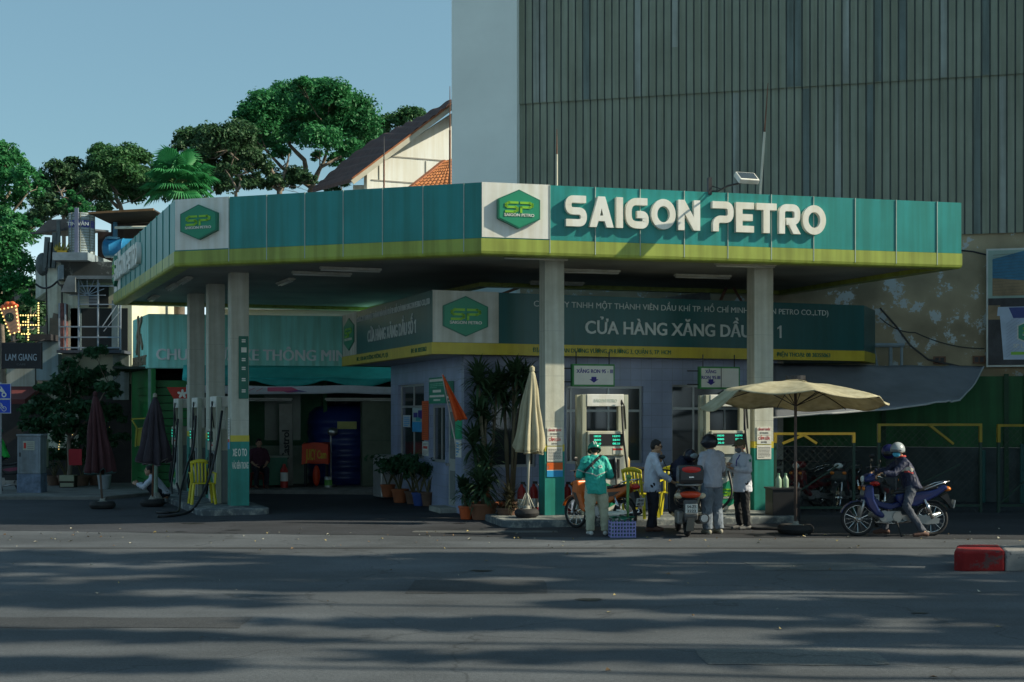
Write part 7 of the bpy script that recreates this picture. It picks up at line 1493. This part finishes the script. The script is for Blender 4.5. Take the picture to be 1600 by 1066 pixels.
def person(label, loc, rz, scale=1., pose={}, jacket=None, trousers=None, shoes=None, hem=.78, sleeve=1., hair=True, head=(0, 0), toes=(0, 0), hands=({}, {}), skinm=skin, loose=1., tuck=False, jfold=.013, tfold=.014, sh_rad=.066, seed=1, barefeet=False):
    J = {k: Vector(v) for k, v in {**STAND, **pose}.items()}
    t = thing('person', label, 'person', loc, rz); t.scale = (scale,)*3
    HM = Matrix.Translation(J['hed']) @ Matrix.Rotation(R(head[0]), 4, 'Z') @ Matrix.Rotation(R(head[1]), 4, 'X')
    b = MB()
    b.X = HM; b.ell((0, -.005, .02), (.072, .09, .095), nu=20, nv=14); b.ell((0, .022, -.045), (.056, .066, .068), nu=18, nv=12); b.ell((0, .052, -.088), (.03, .03, .025)); b.ell((0, .092, -.016), (.014, .018, .02)); b.ell((0, .083, .012), (.010, .014, .028)); b.ell((0, .078, -.058), (.026, .014, .012))
    b.ell((-.03, .072, .03), (.024, .016, .012)); b.ell((.03, .072, .03), (.024, .016, .012)); b.ell((-.075, -.008, -.01), (.012, .022, .033)); b.ell((.075, -.008, -.01), (.012, .022, .033)); b.X = None
    b.limb([(J['nek']+Vector((0, -.01, -.06)), .062), (J['nek']+(J['hed']-J['nek'])*.55, .05)])
    loft(b, [(J['pel']+Vector((0, 0, -.1)), .14, .095), (J['pel'], .15, .10), (J['pel'].lerp(J['che'], .5), .135, .09), (J['che'], .15, .105), (J['che'].lerp(J['nek'], .6), .13, .075), (J['nek']+Vector((0, 0, -.02)), .06, .052)])
    for s_, sh, el, wr, hp in ((-1, 'shl', 'ell_', 'wrl', hands[0]), (1, 'shr', 'elr', 'wrr', hands[1])):
        b.limb([(J[sh]+Vector((0, 0, -.035)), .042), (J[sh].lerp(J[el], .4), .044), (J[el], .038), (J[el].lerp(J[wr], .35), .037), (J[wr], .025)])
        d = hp.get('d', (J[wr]-J[el])); hand(b, J[wr]+Vector(d).normalized()*.02, d, hp.get('n', (-s_, .3, 0)), hp.get('curl', .45), hp.get('side', s_))
    for s_, hi, kn, an, to in ((-1, 'hil', 'knl', 'anl', toes[0]), (1, 'hir', 'knr', 'anr', toes[1])):
        b.limb([(J[hi], .085), (J[hi].lerp(J[kn], .5), .072), (J[kn], .053), (J[kn].lerp(J[an], .3), .052), (J[an], .034)])
        f = Vector((math.sin(R(-to)), math.cos(R(-to)), 0)); z0 = J[an].z-.045; a = J[an]; b.limb([(a-f*.045+Vector((0, 0, -.03)), .032), (a+f*.08+Vector((0, 0, -.035)), .032), (a+f*.155+Vector((0, 0, -.048)), .022)], 10)
    remesh(b, 'body', skinm, t, .0085, 3)
    # face
    b = MB(); b.X = HM; b.ell((-.03, .083, .012), (.013, .008, .006)); b.ell((.03, .083, .012), (.013, .008, .006)); b.build('eyes', eyem, t, smooth=True)
    b = MB(); b.X = HM; b.bar((-.048, .082, .036), (-.014, .091, .038), .008); b.bar((.048, .082, .036), (.014, .091, .038), .008); b.build('eyebrows', hairm, t)
    b = MB(); b.X = HM; b.ell((0, .093, -.058), (.022, .005, .005)); b.build('mouth', M('lip', (.22, .08, .06), .5), t, smooth=True)
    if hair:
        b = MB(); b.X = HM; b.ell((0, -.018, .035), (.080, .093, .092), nu=20, nv=12); b.ell((0, -.05, -.01), (.07, .06, .07)); b.ell((0, .03, .085), (.06, .045, .03)); remesh(b, 'hair', hair if not isinstance(hair, bool) else hairm, t, .011, 2, .006, 26, seed)
    out = {}
    if trousers:
        b = MB(); loft(b, [(J['pel']+Vector((0, 0, .06)), .158, .112), (J['pel']+Vector((0, 0, -.04)), .168, .122), ((J['hil']+J['hir'])/2+Vector((0, 0, -.06)), .165, .115)])
        for hi, kn, an in (('hil', 'knl', 'anl'), ('hir', 'knr', 'anr')):
            b.limb([(J[hi], .098), (J[hi].lerp(J[kn], .5), .088*loose), (J[kn], .072*loose), (J[kn].lerp(J[an], .55), .066*loose)]); e = J[kn].lerp(J[an], .98); b.tube([J[kn].lerp(J[an], .55), e], [.066*loose, .062*loose], 14)
        out['tr'] = remesh(b, 'trousers', trousers, t, .012, 3, tfold, 10, seed)
    if jacket:
        b = MB(); p, c, n = J['pel'], J['che'], J['nek']; ax = (c-p); k = (hem-p.z)/max(ax.z, .05); h0 = p+ax*k
        loft(b, [(h0, .186, .15), (h0+(c-h0)*.12, .19, .152), (p.lerp(c, .45) if k < .3 else h0+(c-h0)*.4, .176, .134), (c, .182, .132), (c.lerp(n, .45), .182, .115), (c.lerp(n, .8), .135, .09), (n+Vector((0, 0, .0)), .075, .072), (n+Vector((0, .005, .035)), .068, .066)])
        for sh, el, wr in (('shl', 'ell_', 'wrl'), ('shr', 'elr', 'wrr')):
            e = J[el].lerp(J[wr], sleeve*.97); b.limb([(J[sh].lerp(n, .35)+Vector((0, 0, -.02)), sh_rad), (J[sh]+Vector((0, 0, -.02)), sh_rad), (J[sh].lerp(J[el], .5), .064), (J[el], .057)]); b.tube([J[el], e], [.058, .046 if sleeve > .9 else .05], 14)
        out['ja'] = remesh(b, 'jacket', jacket, t, .011, 3, jfold, 9, seed+3)
    if shoes:
        for s_, an, to in ((-1, 'anl', toes[0]), (1, 'anr', toes[1])):
            b = MB(); f = Vector((math.sin(R(-to)), math.cos(R(-to)), 0)); a = J[an]; b.limb([(a-f*.05+Vector((0, 0, -.032)), .042), (a+f*.03+Vector((0, 0, -.015)), .046), (a+f*.1+Vector((0, 0, -.032)), .042), (a+f*.17+Vector((0, 0, -.042)), .032)], 10); remesh(b, 'shoe', shoes, t, .012, 2)
    out['t'] = t; out['J'] = J; out['H'] = HM; return out
def ribbon(o, pts, dirv, w, mat, name, parent, off=.006, reach=.8):
    """a strip of cloth laid on the surface of o along pts, found by looking along dirv"""
    me = o.data; bv = BVHTree.FromPolygons([v.co.copy() for v in me.vertices], [tuple(p.vertices) for p in me.polygons]); d = Vector(dirv).normalized(); hit = []
    fine = []
    for a, c in zip(pts[:-1], pts[1:]):
        for k in range(10): fine.append(Vector(a).lerp(Vector(c), k/10))
    fine.append(Vector(pts[-1]))
    for p in fine:
        q, nrm, _, _ = bv.ray_cast(p-d*reach, d)
        if q is not None: hit.append((q+nrm*off, nrm))
    if len(hit) < 2: return
    b = MB(); vs = []
    for i, (q, nrm) in enumerate(hit):
        tg = (hit[min(i+1, len(hit)-1)][0]-hit[max(i-1, 0)][0]).normalized(); s_ = tg.cross(nrm).normalized(); vs += [q-s_*w/2, q+s_*w/2]
    b.add(vs, [(2*i, 2*i+1, 2*i+3, 2*i+2) for i in range(len(hit)-1)]); return b.build(name, mat, parent, solid=.006)
def dome(mb, HM, rx, ry, rz, zlow=-.25, c=(0, 0, .03), th=.01):
    X = HM @ Matrix.Translation(c); n = 24; rows = 8; vs = []
    for j in range(rows+1):
        t_ = math.asin(zlow)+(math.pi/2-math.asin(zlow))*j/rows
        for i in range(n):
            a = 2*math.pi*i/n; vs.append(X @ Vector((rx*math.cos(t_)*math.cos(a), ry*math.cos(t_)*math.sin(a), rz*math.sin(t_))))
    mb.add(vs, [(j*n+i, j*n+(i+1) % n, (j+1)*n+(i+1) % n, (j+1)*n+i) for j in range(rows) for i in range(n)])
    return X
# rider in the green jacket, back turned
tealj = M('jacket_teal', (.02, .36, .29), .6, var=.12, scale=4); beige = M('trousers_beige', (.43, .43, .31), .8, var=.12, scale=6); refl = M('reflective_grey', (.4, .45, .42), .5); whites = M('shoe_white', (.55, .55, .52), .6)
pg = person('person in a green riding jacket and helmet looking down, back turned', gnd(929, 836.5), R(2), .945,
            dict(hed=(0, .085, 1.515), nek=(0, .02, 1.395), che=(0, -.01, 1.2), ell_=(-.285, .0, 1.07), elr=(.29, .0, 1.06), wrl=(-.09, .24, 1.07), wrr=(.1, .23, 1.05), hil=(-.07, 0, .86), hir=(.12, 0, .86), pel=(.02, 0, .92), knl=(-.08, .02, .46), knr=(.165, .03, .46), anl=(-.075, -.02, .075), anr=(.195, -.02, .075)),
            tealj, beige, whites, hem=.74, head=(4, -26), toes=(12, -14), hair=True, loose=1.22, jfold=.017, sh_rad=.072, seed=2, hands=(dict(d=(.5, .6, .3), n=(.6, -.3, .3), curl=.8), dict(d=(-.5, .6, .3), n=(-.6, -.3, .3), curl=.8)))
J = pg['ja']; bk = (0, 1, 0)
ribbon(J, [(-.2, 0, 1.13), (-.05, 0, 1.10), (0.02, 0, 1.06), (.1, 0, 1.10), (.22, 0, 1.14)], bk, .018, refl, 'reflective_stripe', pg['t'])
ribbon(J, [(-.3, 0, 1.17), (-.2, 0, 1.13)], bk, .018, refl, 'reflective_stripe', pg['t'])
ribbon(J, [(.12, 0, 1.42), (0, 0, 1.32), (-.12, 0, 1.2), (-.19, 0, 1.12)], bk, .05, M('strap_black', (.02, .022, .025), .7), 'bag_strap', pg['t'], .01)
ribbon(J, [(.06, 0, 1.23), (.1, 0, 1.25), (.12, 0, 1.22), (.08, 0, 1.2), (.06, 0, 1.23)], bk, .014, refl, 'jacket_emblem', pg['t'], .004)
ribbon(J, [(-.05, 0, 1.24), (-.02, 0, 1.2)], bk, .016, refl, 'jacket_emblem', pg['t'], .004)
def helmet_half(p, shell, stripe=None, visor=None, rx=.113, ry=.138, rz_=.125):
    b = MB(); X = dome(b, p['H'], rx, ry, rz_, -.3, (0, -.005, .02)); h = b.build('helmet', shell, p['t'], smooth=True, solid=.012)
    b = MB(); b.X = X; vs = [(rx*1.02*math.cos(k*math.pi/15), ry*1.02*math.sin(k*math.pi/15), -.3*rz_) for k in range(31)]; b.tube(vs, .008, 6)
    b.prism([(-.09, ry*.7), (-.05, ry+.045), (.05, ry+.045), (.09, ry*.7)], -.01, .0, 'z'); b.build('helmet_rim', visor or black, h)
    if stripe:
        b = MB()
        for x in (-.018, .018): b.tube([X @ Vector((x, ry*1.035*math.cos(a), rz_*1.035*math.sin(a))) for a in [R(10+16*k) for k in range(11)]], .008, 5)
        b.build('helmet_stripe', stripe, h, smooth=True)
    return h
helmet_half(pg, M('helmet_green', (.01, .2, .13), .25), white)
# man in glasses, profile to the right, touching the scooter's box
shirt = M('shirt_paleblue', (.52, .56, .66), .8, var=.06, scale=5); navy = M('trousers_navy', (.018, .02, .03), .8, var=.25, scale=5); sandal = M('sandal_brown', (.12, .06, .045), .7)
pm = person('man in glasses and a pale shirt resting a hand on the scooter', gnd(1019, 830.5), R(-88), .955,
            dict(hed=(0, .075, 1.545), nek=(0, .02, 1.40), wrr=(.16, .36, .9), elr=(.25, .12, 1.06), ell_=(-.2, .16, 1.1), wrl=(-.06, .17, 1.32), anl=(-.09, .03, .075), anr=(.09, -.05, .075)),
            shirt, navy, sandal, hem=.72, sleeve=.8, head=(0, -14), seed=5, loose=1.15, hands=(dict(d=(.15, .1, 1), n=(0, -1, 0), curl=.9), dict(d=(0, .9, -.25), n=(-.2, 0, -1), curl=.4)), skinm=skin2, hair=True)
b = MB(); b.X = pm['H']
for x in (-.032, .032): b.torus((x, .1, .012), .022, .0035, 'y', 18, 5)
b.tube([(-.052, .1, .014), (-.078, .0, .016)], .003, 4); b.tube([(.052, .1, .014), (.078, .0, .016)], .003, 4); b.tube([(-.01, .102, .016), (.01, .102, .016)], .003, 4); b.build('glasses', black, pm['t'])
# man in a grey jacket and closed helmet
greyj = M('jacket_grey', (.36, .37, .43), .8, var=.1, scale=5); jeans = M('jeans_faded', (.15, .18, .22), .85, var=.35, scale=2.2); glove = M('glove_black', (.012, .012, .014), .7)
pj = person('person in a grey jacket, faded jeans and a closed dark helmet', gnd(1112, 834.5), R(24), 1.0,
            dict(hed=(-.02, .05, 1.55), ell_=(-.25, -.02, 1.09), wrl=(-.24, .1, .85), elr=(.24, .04, 1.1), wrr=(.16, .24, 1.0), knr=(.13, .06, .47), anr=(.15, .0, .075), anl=(-.1, -.04, .075), knl=(-.1, 0, .46)),
            greyj, jeans, M('sandal_grey', (.3, .28, .22), .7), hem=.80, head=(42, -8), seed=9, loose=1.35, hair=True, jfold=.014, hands=({}, dict(d=(-.2, 1, 0), n=(-1, 0, 0), curl=.6)))
b = MB(); X = dome(b, pj['H'], .118, .138, .128, -.8, (0, -.01, .015)); hf = b.build('helmet', M('helmet_black', (.014, .015, .022), .3), pj['t'], smooth=True, solid=.014)
b = MB(); b.X = X; b.ell((0, .06, .0), (.12, .1, .06)); b.build('visor', M('visor_dark', (.03, .03, .04), .08), hf, smooth=True)
b = MB(); w = pj['J']['wrl']; b.ell(w+Vector((0, .015, -.06)), (.035, .045, .08)); b.ell(w+Vector((0, .0, .02)), (.045, .045, .05)); remesh(b, 'glove', glove, pj['t'], .01, 2)
# masked station worker
pw = person('masked station worker in a pale uniform shirt counting notes', gnd(1160, 827.5), R(118), .955,
            dict(hed=(0, .06, 1.54), nek=(0, .015, 1.4), ell_=(-.235, .03, 1.1), elr=(.235, .03, 1.1), wrl=(-.07, .25, 1.13), wrr=(.05, .26, 1.2)),
            M('shirt_uniform', (.56, .58, .66), .8, var=.06, scale=5), M('trousers_black', (.014, .015, .018), .8, var=.3), M('shoe_grey', (.12, .12, .12), .7), hem=.70, head=(0, -24), seed=12, loose=1.05, hair=M('hair_brown', (.10, .075, .035), .7, var=.3), hands=(dict(d=(.6, .6, .2), n=(.3, 0, 1), curl=.7), dict(d=(-.5, .6, .3), n=(-.3, 0, -1), curl=.7)))
b = MB(); b.X = pw['H']; b.ell((0, .06, -.05), (.066, .055, .055)); b.build('mask', M('mask_grey', (.12, .13, .15), .8), pw['t'], smooth=True)
b = MB(); b.X = pw['H']; b.ell((0, -.02, .05), (.086, .1, .085)); b.box(-.06, .06, .06, .13, .05, .06); b.build('cap', M('cap_olive', (.10, .09, .05), .8, var=.3), pw['t'], smooth=True, hard=50)
ribbon(pw['ja'], [(-.2, 0, 1.29), (-.2, .04, 1.27)], (1, 0, 0), .05, logo_g, 'sleeve_badge', pw['t'], .004)
ribbon(pw['ja'], [(-.05, .3, 1.38), (0, .3, 1.28), (.01, .3, 1.15)], (0, -1, 0), .02, navy_ink, 'lanyard', pw['t'], .005)
# rider on the blue motorbike
navyj = M('rider_jacket_navy', (.013, .018, .05), .6, var=.15, scale=4)
rx_ = lambda px: (px-CX)/F*YB
pr = person('rider in a navy jacket, grey helmet and blue face mask on the blue motorbike', (rx_(1424), YB, 0), R(90), 1.0,
            dict(pel=(0, .0, .86), che=(0, .10, 1.13), nek=(0, .17, 1.30), hed=(-.02, .235, 1.42), shl=(-.18, .15, 1.25), shr=(.18, .15, 1.25), ell_=(-.27, .36, 1.05), elr=(.27, .36, 1.07), wrl=(-.29, .55, 1.055), wrr=(.3, .55, 1.06),
                 hil=(-.09, .02, .82), hir=(.09, .02, .82), knl=(-.21, .14, .50), knr=(.22, .36, .5), anl=(-.27, -.13, .085), anr=(.26, .38, .085)),
            navyj, M('trousers_slate', (.06, .068, .09), .8, var=.2, scale=5), sandal, hem=.80, head=(58, 2), toes=(8, -5), seed=15, loose=.92, hair=True, skinm=skin2, jfold=.015, hands=(dict(d=(0, .9, -.3), n=(0, -.2, -1), curl=.95), dict(d=(0, .9, -.3), n=(0, -.2, -1), curl=.95)))
helmet_half(pr, M('helmet_silver', (.32, .36, .38), .3), None)
b = MB(); b.X = pr['H']; b.ell((0, .062, -.052), (.066, .052, .052)); b.build('mask', M('mask_blue', (.08, .42, .6), .7), pr['t'], smooth=True)
ribbon(pr['ja'], [(-.3, .02, 1.10), (-.3, .09, 1.13), (-.3, .16, 1.13), (-.3, .22, 1.1)], (1, 0, 0), .06, M('stripe_cream', (.55, .52, .46), .7), 'white_stripe', pr['t'], .007)
ribbon(pr['ja'], [(-.3, .02, 1.055), (-.3, .09, 1.085), (-.3, .16, 1.085)], (1, 0, 0), .03, M('stripe_red', (.42, .05, .05), .7), 'red_stripe', pr['t'], .007)
b = MB(); n = pr['J']['nek']; b.torus(n+Vector((0, .0, .03)), .062, .022, 'z', 18, 6); b.build('red_collar', M('collar_red', (.4, .04, .035), .7), pr['t'], smooth=True)
# people in the shade on the left
squat = dict(pel=(0, 0, .2), che=(0, .16, .43), nek=(0, .26, .6), hed=(0, .34, .72), shl=(-.17, .25, .55), shr=(.17, .25, .55), ell_=(-.22, .42, .36), elr=(.22, .42, .36), wrl=(-.12, .58, .42), wrr=(.12, .58, .42), hil=(-.1, .02, .2), hir=(.1, .02, .2), knl=(-.16, .38, .45), knr=(.16, .38, .45), anl=(-.13, .1, .075), anr=(.13, .1, .075))
ps = person('person in a pale blue shirt crouching beside the left pump island', xy(257, 32.6, 0), R(95), 1.02, squat, shirt, navy, sandal, hem=.2, seed=20, hair=True)
sit = dict(pel=(0, 0, .5), che=(0, .02, .82), nek=(0, .04, 1.02), hed=(0, .06, 1.16), shl=(-.175, .02, .97), shr=(.175, .02, .97), ell_=(-.24, .06, .72), elr=(.24, .06, .72), wrl=(-.14, .28, .6), wrr=(.14, .28, .6), hil=(-.09, .05, .5), hir=(.09, .05, .5), knl=(-.13, .45, .48), knr=(.13, .45, .48), anl=(-.13, .42, .075), anr=(.13, .42, .075))
pk2 = person('person in a maroon shirt sitting in the dim car wash bay', xy(404, 37.2, .1), R(200), 1.0, sit, M('shirt_maroon', (.09, .03, .05), .8), navy, sandal, hem=.46, sleeve=.4, seed=23)
stl = thing('stool', 'small stool under the person in the maroon shirt', 'stool', xy(404, 37.2, .1)); b = MB(); b.box(-.18, .18, -.18, .18, .36, .4); b.build('seat', M('stool_red', (.25, .03, .02), .5), stl, bevel=.01)
for sx in (-1, 1):
    for sy in (-1, 1): b = MB(); b.bar((sx*.15, sy*.15, .36), (sx*.18, sy*.18, 0), .035); b.build('leg', MATS['stool_red'], stl)
pl_ = person('person in a bright green vest on the motorbike cut off at left', (xy(5, 35.8).x, 35.8, .16), R(115), 1.0,
             dict(pel=(0, .0, .82), che=(0, .08, 1.08), nek=(0, .12, 1.27), hed=(0, .16, 1.42), shl=(-.18, .1, 1.22), shr=(.18, .1, 1.22), ell_=(-.24, .3, 1.02), elr=(.24, .3, 1.02), wrl=(-.27, .5, 1.03), wrr=(.27, .5, 1.03), hil=(-.09, .02, .8), hir=(.09, .02, .8), knl=(-.2, .34, .58), knr=(.2, .34, .58), anl=(-.22, .25, .2), anr=(.22, .25, .2)),
             M('vest_green', (.02, .42, .06), .6, var=.1), navy, black, hem=.78, seed=25)
helmet_half(pl_, M('helmet_green', (.01, .2, .13), .25))
ribbon(pl_['ja'], [(-.08, 0, 1.08), (-.02, 0, 1.02), (.06, 0, 1.04)], (0, 1, 0), .05, black, 'vest_emblem', pl_['t'], .005)
